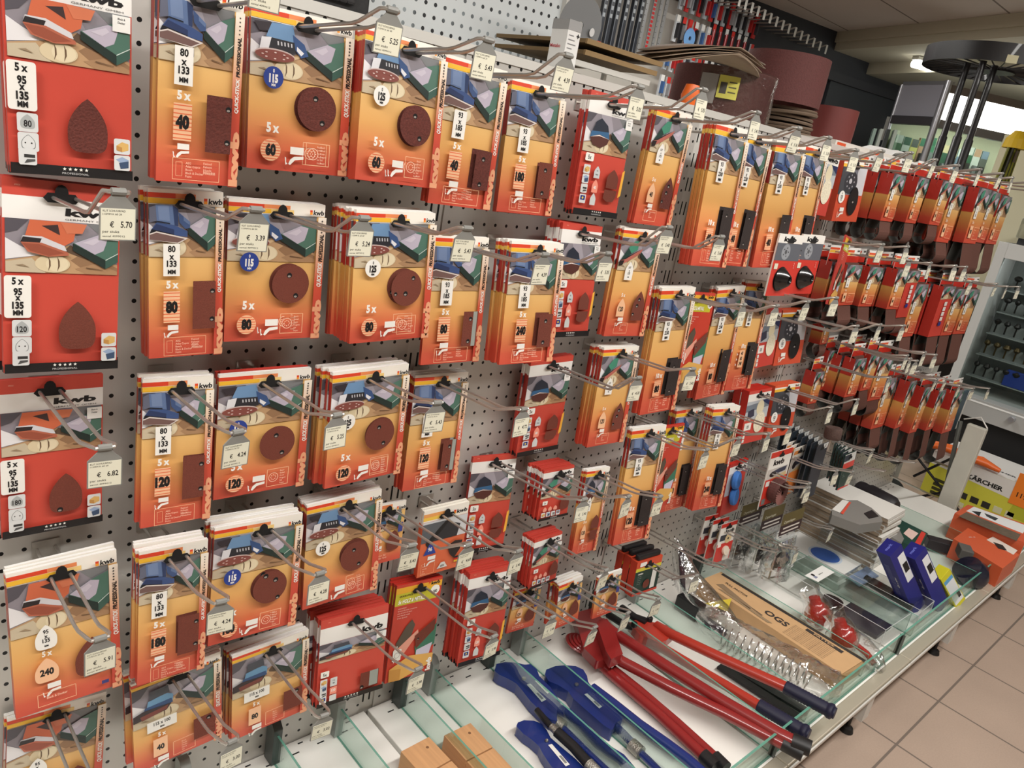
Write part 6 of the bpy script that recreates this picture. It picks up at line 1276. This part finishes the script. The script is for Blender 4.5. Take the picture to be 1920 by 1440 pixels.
b = MB(); b.box((-3, -4, CZ), (8, 4, CZ+.1), tile_mat('ceiling_tiles', (212, 202, 194), (130, 120, 112), 1.2, .6, .52, .12, .012, .9, .03)); struct(b.build('ceiling'))
E1 = atZ(1545, 112, 2.17); E2 = atZ(1702, 166, 2.17); ed = (E2-E1); ed.z = 0; ed.normalize(); en = Vector((ed.y, -ed.x, 0))
if en.dot(CAM-E1) < 0: en = -en
def atP(u, v, off=0.0):
    r = ray(u, v); t = ((E1+en*off)-CAM).dot(en)/r.dot(en); return CAM+r*t
DARK = mat('wall_dark', (44, 46, 52), .6); DOOR = mat('door_grey', (50, 54, 60), .5)
def vwall(b, a, c, z0, z1, th, m):
    a = Vector((a[0], a[1], 0)); c = Vector((c[0], c[1], 0)); d = (c-a).normalized(); n = Vector((d.y, -d.x, 0))*th
    b.prism([a+Vector((0,0,z0)), c+Vector((0,0,z0)), c+n+Vector((0,0,z0)), a+n+Vector((0,0,z0))], (0, 0, z1-z0), m)
b = MB(); vwall(b, E1-ed*1.2, E1+ed*4.5, 0, CZ, .1 if Vector((ed.y, -ed.x, 0)).dot(en) < 0 else -.1, DARK); struct(b.build('wall_end'))
b = MB(); b.box((-3, 2.22, 0), (8, 2.32, CZ), mat('wall_panel_grey', (176, 172, 164), .7)); b.box((-3, 2.2, CZ-.17), (5.6, 2.22, CZ), mat('wall_band_dark', (40, 42, 48), .6)); struct(b.build('wall_rear'))
b = MB(); b.box((-3, -4, 0), (8, -3.9, CZ), mat('wall_cream', (206, 200, 188), .8)); struct(b.build('wall_front'))
b = MB(); b.box((-3, -4, 0), (-2.9, 4, CZ), mat('wall_cream', (206, 200, 188), .8)); struct(b.build('wall_left'))
b = MB(); b.box((7.9, -4, 0), (8, 4, CZ), mat('wall_cream', (206, 200, 188), .8)); struct(b.build('wall_right'))
# door in the dark end wall
d0 = atP(1556, 141); d1 = atP(1688, 178); zt_ = d1.z
b = MB(); o_s = en*.012
def wq(p, q, z0, z1, off, m, th=.02):
    a = Vector((p.x, p.y, 0))+en*off; c = Vector((q.x, q.y, 0))+en*off; P_ = [a+Vector((0,0,z0)), c+Vector((0,0,z0)), c+Vector((0,0,z1)), a+Vector((0,0,z1))]; b.prism(P_, en*th, m)
wq(d0, d1-ed*.06, 0, zt_-.06, .002, DOOR); dr = b.build('door_1'); struct(dr)
b = MB(); wq(d0-ed*.3, d1, zt_-.06, zt_, .002, DARK, .05); wq(d1-ed*.06, d1, 0, zt_, .002, DARK, .05); struct(b.build('trim_1'))
b = MB(); h_ = atP(1652, 240); wq(h_-ed*.0, h_+ed*.02, h_.z-.09, h_.z+.09, .022, FRAME, .03); b.build('door_handle', dr)
# dropped fascia
F1 = atZ(1547, 62, CZ); F2 = atZ(1920, 22, CZ); fd = (F2-F1).normalized(); fn = Vector((fd.y, -fd.x, 0))
if fn.dot(CAM-F1) > 0: fn = -fn
G1 = atZ(1560, 88, CZ-.1); G2 = atZ(1920, 57, CZ-.1)
b = MB(); SOF = mat('soffit_beige', (190, 184, 164), .8)
a_ = F1-fd*.3; c_ = F2+fd*2.5
for z0, z1, off in ((CZ-.07, CZ-.001, 0), (CZ-.12, CZ-.07, .02), (2.17, CZ-.12, .45)):
    b.prism([a_+fn*off+Vector((0,0,z0-CZ)), c_+fn*off+Vector((0,0,z0-CZ)), c_+fn*3+Vector((0,0,z0-CZ)), a_+fn*3+Vector((0,0,z0-CZ))], (0, 0, z1-z0), SOF)
struct(b.build('trim_2'))
# fluorescent lamp under the soffit
p = atZ(1713, 119, 2.2); q = atZ(1781, 137, 2.2); b = MB(); b.tube([p, q], .026, mat('tube_lit', (255, 253, 244), .5, emit=9.0), 12); d_ = (q-p).normalized(); o = b.build('fluorescent_lamp'); tag(o, 'lit white fluorescent tube under the beige soffit behind the round black rack', 'lamp')
b = MB(); b.box((-(p-q).length/2, -.03, 0), ((p-q).length/2, .03, .02), FRAME, Matrix.Translation((p+q)/2+Vector((0, 0, .026))) @ Matrix.Rotation(math.atan2(d_.y, d_.x), 4, 'Z')); b.build('lamp_housing', o)
# lit glass cabinet
CT = 2.02; L_ = atZ(1692, 159, CT); C_ = atZ(1778, 158, CT); R_ = atZ(1925, 192, CT)
ALU = mat('aluminium', (178, 180, 186), .3, .7); cab = empty('display_cabinet', (C_.x, C_.y, 0)); tag(cab, 'tall aluminium glass cabinet with lit white header and stock inside', 'cabinet')
def side(b, p, q, z0, z1, m, th=.02, off=0.0):
    p = Vector((p.x, p.y, 0)); q = Vector((q.x, q.y, 0)); d = (q-p).normalized(); n = Vector((d.y, -d.x, 0))
    if n.dot(CAM-p) < 0: n = -n
    b.prism([p+n*off+Vector((0,0,z0)), q+n*off+Vector((0,0,z0)), q+n*off+Vector((0,0,z1)), p+n*off+Vector((0,0,z1))], -n*th, m)
def ckid(b, nm, **k): return kid(b, nm, cab, **k)
b = MB(); side(b, L_, C_, CT-.19, CT, mat('cab_header_grey', (150, 150, 160), .4), .03); side(b, L_, C_, CT-.24, CT-.19, mat('cab_dark', (60, 58, 62), .5), .04, .01); side(b, L_, C_, CT-.002, CT+.02, ALU, .05); ckid(b, 'side_header')
b = MB(); b.tube([C_+Vector((0,0,.02)), Vector((C_.x, C_.y, .1))], .022, ALU, 16); b.tube([Vector((L_.x, L_.y, CT)), Vector((L_.x, L_.y, .1))], .012, ALU, 12); ckid(b, 'corner_post', smooth=True)
zl0 = atZ(0, 0, 1).z
dC = (R_-C_).normalized(); Re = C_+dC*1.6
b = MB(); side(b, C_+dC*.03, Re, CT-.20, CT-.045, mat('lightbox_white', (255, 255, 246), .5, emit=4.2), .03); ckid(b, 'light_box')
b = MB(); side(b, C_, Re, CT-.045, CT+.0, mat('cab_brown', (110, 100, 94), .4), .05, .01); side(b, C_, Re, CT-.25, CT-.20, ALU, .05, .01); ckid(b, 'front_header')
b = MB(); nb = Vector((dC.y, -dC.x, 0)); 
if nb.dot(CAM-C_) > 0: nb = -nb
nb.z = 0
BK = mat('cab_back_cream', (206, 204, 176), .7)
side(b, C_+nb*.42, Re+nb*.42, .1, CT-.2, BK); ckid(b, 'back_panel')
b = MB(); side(b, C_+dC*.02, Re, .8, CT-.25, GLASS, .004); side(b, L_, C_, .8, CT-.24, GLASS, .004); ckid(b, 'glass_panel')
b = MB(); side(b, C_, Re, .1, .8, mat('cab_dark', (60, 58, 62), .5), .03); side(b, L_, C_, .1, .8, mat('cab_dark', (60, 58, 62), .5), .03); ckid(b, 'base_panel')
l = bpy.data.lights.new('cabinet_lamp', 'AREA'); l.shape = 'RECTANGLE'; l.size = 1.3; l.size_y = .1; l.energy = 3.5; l.color = (.95, 1, .88); lo = bpy.data.objects.new('cabinet_lamp', l); COL.objects.link(lo); mdc = C_+dC*.8+nb*.2; lo.location = (mdc.x, mdc.y, CT-.22); lo.rotation_euler = (0, 0, math.atan2(dC.y, dC.x))
cols = [(70, 110, 76), (196, 204, 196), (214, 206, 120), (190, 150, 120), (60, 120, 90), (214, 218, 210), (50, 90, 70), (206, 190, 150), (120, 140, 160), (40, 100, 70), (210, 214, 206), (90, 96, 90)]
for k in range(12):
    p_ = C_+dC*(.05+k*.062)+nb*.36; rr = random.Random(k); h_ = rr.uniform(.28, .42); zt0 = CT-.27-rr.uniform(0, .04); rz = math.atan2(dC.y, dC.x)
    b = MB(); b.box((-.029, -.012, -h_), (.029, .006, 0), col(cols[k])); b.box((-.026, -.0125, -.05), (.026, -.012, 0), col(cols[(k*5+1) % 12])); b.box((-.014, -.03, -h_*.8), (.014, -.012, -h_*.3), col((40, 42, 44) if k % 2 else (120, 124, 126)))
    o = b.build('garden_tool_pack', None, (p_.x, p_.y, zt0), (0, 0, rz)); tag(o, 'small tool pack hanging in the lit cabinet, %s from its corner post' % ORD[k], 'tool pack', 'packs in the lit cabinet')
for k in range(4):
    p_ = L_.lerp(C_, .25+k*.17)+nb*.25; b = MB(); b.box((-.06, -.01, -.42), (.06, .01, 0), col(((170, 196, 186), (206, 216, 208), (60, 66, 64), (188, 200, 190))[k])); b.box((-.015, -.03, -.3), (.015, -.01, -.12), col((50, 54, 54)))
    o = b.build('garden_tool_pack', None, (p_.x, p_.y, CT-.28), (0, 0, .5)); tag(o, 'pale green blister behind the cabinet side glass, %s from left' % ORD[k], 'tool pack', 'packs behind the side glass')
# round black rack on three tubes
def far(u, v, dist): return CAM+ray(u, v)*dist
T_ = [far(1812, 128, 3.1), far(1840, 128, 3.0), far(1862, 134, 3.05)]; zr = sum(t.z for t in T_)/3+.018; RC = far(1872, 122, 3.15)
RB = mat('rack_black', (22, 22, 26), .4, coat=.2); root = empty('round_rack', (RC.x, RC.y, 0)); tag(root, 'round black ring rack on three black tubes with paper price labels', 'rack')
rrad = .285; b = MB(); b.lathe([(rrad, 0), (rrad, .068), (rrad-.004, .068), (rrad-.004, 0), (rrad, 0)], (RC.x, RC.y, zr+.0), (0, 0, 1), RB, 56); kid(b, 'ring', root, smooth=True)
b = MB()
for k in range(30):
    a = 2*pi*k/30; b.tube([(RC.x+math.cos(a)*.06, RC.y+math.sin(a)*.06, zr+.008), (RC.x+math.cos(a)*rrad*.99, RC.y+math.sin(a)*rrad*.99, zr+.008)], .003, RB, 5)
b.lathe([(0, 0), (.07, 0), (.07, .01), (0, .01)], (RC.x, RC.y, zr), (0, 0, 1), RB, 24); kid(b, 'spokes', root)
for t in T_:
    b = MB(); b.tube([(t.x, t.y, zr+.005), (t.x, t.y, zr-.28), (t.x, t.y, zr-.285), (t.x, t.y, .02)], [.0125, .0125, .0165, .0165], RB, 14); kid(b, 'tube_leg', root, smooth=True)
b = MB(); b.lathe([(0, 0), (.22, 0), (.22, .02), (0, .02)], (RC.x, RC.y, .001), (0, 0, 1), RB, 40); kid(b, 'foot_plate', root)
for k, a in enumerate((-2.75, -2.45, -1.85, -1.35, -1.15)):
    b = MB(); 
    for i in range(3):
        a0, a1 = a+i*.045, a+(i+1)*.045; e = rrad+.002
        b.poly([(RC.x+math.cos(a0)*e, RC.y+math.sin(a0)*e, zr-.003), (RC.x+math.cos(a1)*e, RC.y+math.sin(a1)*e, zr-.003), (RC.x+math.cos(a1)*e, RC.y+math.sin(a1)*e, zr+.026), (RC.x+math.cos(a0)*e, RC.y+math.sin(a0)*e, zr+.026)], col((216, 212, 176)))
    kid(b, 'paper_label', root)
# bundle of yellow and black cords at the right edge
root = empty('cord_bundle', far(1905, 260, 3.4)); tag(root, 'hanging bundle of olive and yellow cords at the right edge', 'cord')
b = MB(); c_ = far(1912, 262, 3.4)
for k in range(16):
    rr = random.Random(k+3); dx = (k % 8-3.5)*.012; dy = (k//8)*.02; m = mat('cord_olive', (110, 110, 20), .6) if k % 3 else mat('cord_black', (30, 28, 14), .6)
    b.tube([c_+Vector((dx*.2, dy*.2, .02)), c_+Vector((dx, dy, -.04)), c_+Vector((dx*1.3, dy, -.22)), c_+Vector((dx*1.2, dy, -.42))], .006, m, 6)
kid(b, 'cords', root, smooth=True)
b = MB(); b.lathe([(0, 0), (.02, .005), (.045, -.03), (.05, -.07), (0, -.07)], c_+Vector((0, .01, .03)), (0, 0, 1), mat('cord_yellow', (206, 170, 20), .6), 16); b.box(c_+Vector((-.05, -.02, -.1)), c_+Vector((-.02, -.018, -.05)), col((60, 40, 20))); b.box(c_+Vector((-.05, 0, -.46)), c_+Vector((-.02, .02, -.42)), mat('cord_yellow', (206, 170, 20), .6)); kid(b, 'binding', root)
b = MB(); b.box((4.5, -.6, .9), (4.52, .52, 1.75), mat('pegboard_cream', (214, 210, 180), .7)); struct(b.build('wall_board'))

# glass case of router bits
XC = 4.0
def cy(u, v, x=XC): return atX(u, v, x)
a1 = cy(1874, 452); zTop = a1.z; yL = a1.y; zBot = cy(1836, 742).z; yR = yL-.9
case = empty('router_bit_case', (XC, yL, 0)); tag(case, 'grey glass display case with rows of router bits on tiers', 'display case')
WF = mat('case_white', (206, 208, 206), .4); CG = mat('case_grey', (118, 122, 120), .6)
def k2(b, nm, **k): return kid(b, nm, case, **k)
b = MB(); b.box((XC, yL-.045, zBot), (XC+.03, yL, zTop), WF); b.box((XC, yR, zTop-.075), (XC+.03, yL-.045, zTop), WF); b.box((XC+.03, yL-.01, zBot), (XC+.4, yL, zTop), WF); k2(b, 'frame', bevel=.002)
b = MB(); text(b, 'Bosch', (XC-.001, yL-.2, zTop-.045), (0, -1, 0), (0, 0, 1), .016, col((60, 60, 60)), 1, 'l', .02); k2(b, 'lettering')
b = MB(); b.box((XC+.36, yR, zBot), (XC+.38, yL, zTop), CG); k2(b, 'back_panel')
b = MB(); b.box((XC-.09, yR, zBot-.10), (XC+.4, yL+.0, zBot), mat('sill_grey', (178, 180, 178), .35, .2)); b.box((XC-.092, yR, zBot-.02), (XC-.09, yL, zBot-.012), col((236, 238, 236))); b.lathe([(0, .03), (.014, .03), (.016, 0), (0, 0)], (XC-.09, yL-.36, zBot-.04), (-1, 0, 0), ALU, 16); k2(b, 'sill', bevel=.003)
b = MB(); b.box((XC-.02, yR, .04), (XC+.38, yL-.01, zBot-.1), mat('plinth_black', (30, 30, 32), .7)); k2(b, 'plinth')
b = MB(); b.poly([(XC+.001, yL-.045, zBot), (XC+.001, yR, zBot), (XC+.001, yR, zTop-.075), (XC+.001, yL-.045, zTop-.075)], GLASS); k2(b, 'glass_front')
nt_ = 5; bit_i = 0; BITM = mat('bit_steel', (36, 34, 32), .4, .5); BITG = mat('bit_brass', (70, 56, 24), .4, .5)
for t in range(nt_):
    zt_ = zTop-.16-t*(zTop-zBot-.2)/nt_; xt = XC+.26-t*.04
    b = MB(); b.box((xt-.02, yR, zt_-.085), (xt+.06, yL-.05, zt_-.08), mat('tier_clear', (140, 146, 144), .2)); b.box((xt+.04, yR, zt_-.08), (xt+.045, yL-.05, zt_-.02), CG); k2(b, 'tier')
    if t in (0, 4) or t == 1:
        b = MB(); b.box((xt-.015, yL-.62, zt_-.078), (xt+.03, yL-.22+(-.1 if t == 1 else 0), zt_-.0), mat('tray_blue', (36, 60, 140), .4)); o = b.build('blue_case'); tag(o, 'blue plastic bit case in the grey display case, %s tier from top' % ORD[t], 'bit case', 'blue bit cases')
    for k in range(12):
        if t == 0 and k > 5: continue
        y = yL-.08-k*.047; rr = random.Random(t*20+k); r = rr.uniform(.013, .022); b = MB(); m = BITG if t == 3 else BITM
        b.lathe([(0, -.05), (.004, -.05), (.004, -.008), (r*.6, -.006), (r, .004), (r*rr.uniform(.6, 1.1), .012), (r*.5, .02), (0, .022)], (xt-.005, y, zt_-.02), (0, 0, 1), m, 10)
        o = b.build('router_bit', smooth=True); tag(o, 'small %s router bit, %s from left on tier %s from top' % ('brass-toned' if t == 3 else 'dark steel', ORD[k], ORD[t]), 'router bit', 'router bits in the grey case')
b = MB(); b.box((XC+.1, yR, zTop), (XC+.4, yL-.05, zTop+.03), mat('plinth_black', (30, 30, 32), .7)); p_ = cy(1905, 425); b.box((XC+.05, yL-.5, zTop+.1), (XC+.4, yL-.08, zTop+.13), mat('shelf_charcoal', (52, 54, 56), .5)); k2(b, 'upper_shelf')
l = bpy.data.lights.new('case_fill_added', 'AREA'); l.shape = 'RECTANGLE'; l.size = .05; l.size_y = .8; l.energy = 1.2; lo = bpy.data.objects.new('case_fill_added', l); COL.objects.link(lo); lo.location = (XC+.06, yL-.45, zTop-.01)  # added fill light to brighten the case interior, no fixture there
for k in range(4):
    b = MB(); b.box((0, 0, 0), (.05, .045, .1), (FILM2, col((140, 130, 124)), FILM2, col((150, 148, 150)))[k]); o = b.build('clear_jar', None, (XC+.06, yL-.09-k*.06, zTop+.031), bevel=.004); tag(o, 'clear plastic jar standing above the grey display case, %s from left' % ORD[k], 'jar', 'jars above the display case')
# white end board, cross braces and wire loop
Xb = 3.02; e0 = atX(1814, 794, Xb); e1 = atX(1853, 797, Xb); e2 = atX(1795, 935, Xb)
b = MB(); b.box((Xb, min(e0.y, e1.y), .1), (Xb+.03, max(e0.y, e1.y), e0.z), mat('board_worn_white', (200, 198, 186), .6, noise=.12, nscale=12)); o = b.build('end_board', bevel=.003); tag(o, 'worn white upright board at the aisle end, in front of the yellow boxes', 'board')
b = MB(); b.tube([(Xb+.01, e0.y+.02, e0.z+.01), (Xb+.01, (e0.y+e1.y)/2, e0.z+.04), (Xb+.01, e1.y, e0.z+.005)], .003, FRAME, 6); b.build('wire_bow', o, smooth=True)
root = empty('brace_frame', (3.0, .0, .02)); tag(root, 'black crossed braces with grey uprights beyond the unit end', 'frame')
b = MB(); X2 = 3.3
for a, c in (((1722, 860), (1800, 960)), ((1713, 893), (1800, 852)), ((1705, 935), (1775, 922))): b.tube([atX(a[0], a[1], X2), atX(c[0], c[1], X2)], .006, RB, 8)
kid(b, 'cross_brace', root, smooth=True)
b = MB(); b.tube([atX(1801, 790, 3.06), atX(1763, 960, 3.06)], .009, mat('upright_grey', (120, 124, 120), .4, .4), 8); kid(b, 'upright', root, smooth=True)
b = MB(); pts = [atY(u, v, -.14) for u, v in ((1745, 862), (1790, 880), (1812, 890), (1826, 905), (1828, 920), (1822, 948))]; b.tube(pts, .0045, mat('wire_chrome', (150, 150, 140), .3, .8), 8); b.tube([atY(u, v, -.14) for u, v in ((1670, 892), (1740, 925), (1800, 950))], .004, mat('wire_chrome', (150, 150, 140), .3, .8), 8); o = b.build('wire_fence', smooth=True); tag(o, 'bent chrome wire loop at the end of the base shelf', 'wire')
# yellow and white cleaner boxes on the floor
KY = mat('carton_kyellow', (206, 204, 70), .45); KW = mat('carton_kwhite', (222, 220, 216), .45)
def kbox(X, yl, yr, z0, z1, dep, label, logo=True):
    b = MB(); b.box((X, yr, z0), (X+dep, yl, z1), KY); zs_ = z1-(z1-z0)*.3
    b.poly([(X-.0006, yl, zs_), (X-.0006, yr, zs_-.03), (X-.0006, yr, z1), (X-.0006, yl, z1)][::-1], KW); b.poly([(X, yr, z1+.0006), (X+dep, yr, z1+.0006), (X+dep, yl, z1+.0006), (X, yl, z1+.0006)], KW)
    yc = yl-(yl-yr)*.33
    if logo:
        text(b, 'KÄRCHER', (X-.0015, yc, z1-.065), (0, -1, 0), (0, 0, 1), .02, col((24, 24, 24)), 1.2, 'l', .04)
        text(b, 'KÄRCHER', (X+.06, yc-.02, z1+.001), (0, -1, 0), (1, 0, 0), .02, col((60, 60, 60)), 1.2, 'l', .03)
    for r_ in range(3):
        for k in range(5): b.box((X-.0014, yl-.20-k*.05, z1-.17-r_*.05), (X-.0006, yl-.165-k*.05, z1-.14-r_*.05), col((40, 40, 36)) if r_ == 0 and k < 3 else col((206, 206, 170)))
    for k in range(4): b.box((X-.0014, yl-.10, z1-.14-k*.022), (X-.0006, yl-.045, z1-.125-k*.022), col((60, 60, 30)))
    b.box((X-.0014, yr+.05, z1-.3), (X-.0006, yl-.02, z1-.29), col((40, 40, 36)))
    b.prism([(X-.0014, yr+.14, z0+.05), (X-.0014, yr+.05, z0+.05), (X-.0014, yr+.07, z0+.16), (X-.0014, yr+.12, z0+.17)], (.0008, 0, 0), col((176, 180, 50)))
    b.box((X-.0016, yr+.03, z0+.04), (X-.0006, yr+.045, z0+.18), col((40, 40, 36)))
    o = b.build('cleaner_carton', bevel=.002); tag(o, label, 'carton', 'yellow and white cleaner cartons'); return o
Xk = 3.55; k0 = atX(1742, 872, Xk); k1 = atX(1925, 925, Xk)
kbox(Xk, k0.y, k1.y-.1, .001, k1.z+.03, .32, 'large yellow and white carton with black maker name on the floor')
b = MB(); pq = atX(1905, 905, Xk-.004); b.box((Xk-.003, pq.y-.10, pq.z-.10), (Xk-.0016, pq.y, pq.z+.05), mat('paper_orange', (236, 130, 40), .5)); text(b, '119,-', (Xk-.0032, pq.y-.02, pq.z-.06), (0, -1, 0), (0, 0, 1), .022, col((30, 24, 20)), 1, 'l', .02); o = b.build('price_sheet'); tag(o, 'orange handwritten price sheet on the yellow and white carton', 'price sheet')
kt = k1.z+.032
for k, (u, v) in enumerate(((1778, 845), (1836, 868))):
    p = atZ(u, v, kt+.02); b = MB(); b.tube([p+Vector((-.05, .09, .0)), p+Vector((-.02, .03, .012)), p+Vector((0, -.03, .008)), p+Vector((.0, -.09, 0))], [.012, .017, .017, .01], mat('orange_plastic', (226, 104, 34), .4), 10); b.tube([p+Vector((.03, .09, .0)), p+Vector((.03, .0, .01)), p+Vector((.01, -.08, 0))], [.012, .016, .01], mat('orange_plastic', (226, 104, 34), .4), 10)
    o = b.build('spring_clamp', smooth=True); tag(o, 'orange plastic clamp lying on the cleaner carton, %s the white end board' % ('left of' if k == 0 else 'right of'), 'clamp', 'orange clamps')
# printed white strip at the panel end
b = MB(); b.box((2.973, -.012, .19), (2.976, .14, .72), col((196, 196, 186)))
for k in range(10): b.box((2.972, .0, .25+k*.045), (2.973, .11-(k % 3)*.02, .262+k*.045), col((110, 112, 108)))
o = b.build('printed_strip'); tag(o, 'pale printed paper strip on the end face of the wall unit', 'paper')

# ------------------------------------------------------------------ tool wall at the back
def wtool(u0, v0, u1, v1, y=2.14):
    a = atY(u0, v0, y); c = atY(u1, v1, y); return a, c
WT = 0
def hangbox(u, v0, v1, w, m, label, name='level', dep=.025, extra=None, grp='tools on the back wall', y=2.15, cat='tool'):
    a = atY(u, v0, y); z1 = a.z; z0 = atY(u-(v1-v0)*.2, v1, y).z; b = MB(); b.box((-w/2, -dep, z0-z1), (w/2, 0, 0), m)
    if extra: extra(b, w, z0-z1, dep)
    o = b.build(name, None, (a.x, y, z1)); tag(o, label, cat, grp); return o
BL = mat('level_black', (36, 40, 48), .35); SIL = mat('ruler_silver', (176, 178, 180), .3, .6); RP = mat('pack_red', (178, 36, 36), .4); RT_ = mat('red_tube', (150, 30, 38), .25, coat=.6)
def e_lv(b, w, h, d):
    for k in range(3): b.box((-w*.3, -d-.001, h*.45-k*.04), (w*.3, -d, h*.45-k*.04+.02), col((150, 156, 160)))
    b.box((-w/2-.001, -d-.002, h), (w/2+.001, .001, h+.02), col((180, 36, 36)))
    b.box((-w*.5, -d-.0015, h*.2), (-w*.3, -d, h*.95), col((90, 96, 104)))
lv = [(1146, -70, 84), (1160, -70, 90), (1172, -70, 95), (1188, -70, 100), (1203, -70, 104), (1217, -70, 108)]
for k, (u, v0, v1) in enumerate(lv): hangbox(u, v0, v1, .03, BL, 'long black spirit level on the back wall, %s from left' % ORD[k], 'spirit_level', .02, e_lv, 'spirit levels on the back wall', cat='spirit level')
def e_r(b, w, h, d):
    for k in range(12): b.box((-w*.4, -d-.001, h+.03+k*.022), (w*.4, -d, h+.044+k*.022), RP)
def e_r2(b, w, h, d):
    for k in range(20): b.box((-w*.5, -d-.001, h+.02+k*.03), (-w*.1, -d, h+.022+k*.03), col((60, 60, 60)))
for k, u in enumerate((1229, 1243, 1256, 1266)): hangbox(u, -70, 100, .026, SIL, 'tall silver ruler on the back wall, %s from left' % ORD[k], 'steel_ruler', .008, e_r if k == 1 else e_r2, 'steel rulers on the back wall', cat='ruler')
def e_pk(c1, c2):
    def f(b, w, h, d):
        b.box((-w/2, -d-.002, -.035), (w/2, -d, 0), col(c1)); b.box((-w*.25, -d-.02, h*.85), (w*.25, -d, h*.3), col(c2))
    return f
rr = random.Random(11); k = 0
palette = [((228, 228, 226), (176, 36, 36)), ((206, 50, 44), (60, 60, 66)), ((228, 228, 226), (60, 96, 150)), ((206, 50, 44), (150, 150, 154)), ((226, 226, 222), (40, 40, 44))]
for row, (vo, hh) in enumerate(((-30, 48), (28, 50), (84, 46), (140, 40))):
    for i in range(14 if row < 2 else 9):
        u = 1283+i*11.5+row*-12+(0 if row < 2 else -6); v = vo+i*4.6
        if row == 0 and i < 2: pass
        if i > 12: continue
        c1, c2 = palette[rr.randrange(5)]; base_ = col(((200, 204, 208), (190, 44, 44), (40, 42, 48), (170, 176, 182))[rr.randrange(4)])
        if 6 <= i <= 11 and row == 1:
            a = atY(u, v, 2.12); b = MB(); b.tube([(0, 0, 0), (0, 0, -.16)], .010, RT_, 10); b.box((-.014, .0, -.005), (.014, .004, .03), col(c1)); o = b.build('red_punch', None, (a.x, 2.12, a.z), smooth=True); tag(o, 'shiny dark red tube pack on the back wall, %s from left' % ORD[i-6], 'tool pack', 'dark red tubes on the back wall'); continue
        hangbox(u, v, v+hh, .032, base_, 'small tool blister on the back wall, %s from left in wall row %s' % (ORD[i], ORD[row]), 'tool_blister', .012, e_pk(c1, c2), 'tool blisters on the back wall', cat='tool pack'); k += 1
p = atY(1292, 72, 2.1); b = MB(); b.lathe([(.012, 0), (.055, .002), (.055, .004), (.012, .006)], p, (0, -1, 0), mat('blade_blue', (112, 160, 214), .4), 30); o = b.build('saw_blade_pack'); tag(o, 'light blue round blade pack on the back wall', 'blade pack')
for i in range(15):
    t = i/14; u = 1388+t*162; v = -4+t*92; o_tip = atY(u, v, 1.92); b = MB(); z = o_tip.z
    for sx in (-.008, .008): b.tube([(sx, 2.215-1.92, -.01), (sx, .05, -.005), (sx, .04, 0), (sx*.9, 0, .012)], .0025, WIRE, 6)
    b.box((-.011, -.003, -.045), (.011, -.001, .012), col((224, 224, 218))); o = b.build('wall_hook', None, (o_tip.x, 1.92, z)); tag(o, 'steel hook with white tag under the ceiling band, %s from left' % (ORD[i] if i < 14 else 'last'), 'hook', 'hooks along the back wall')
def area2(): pass
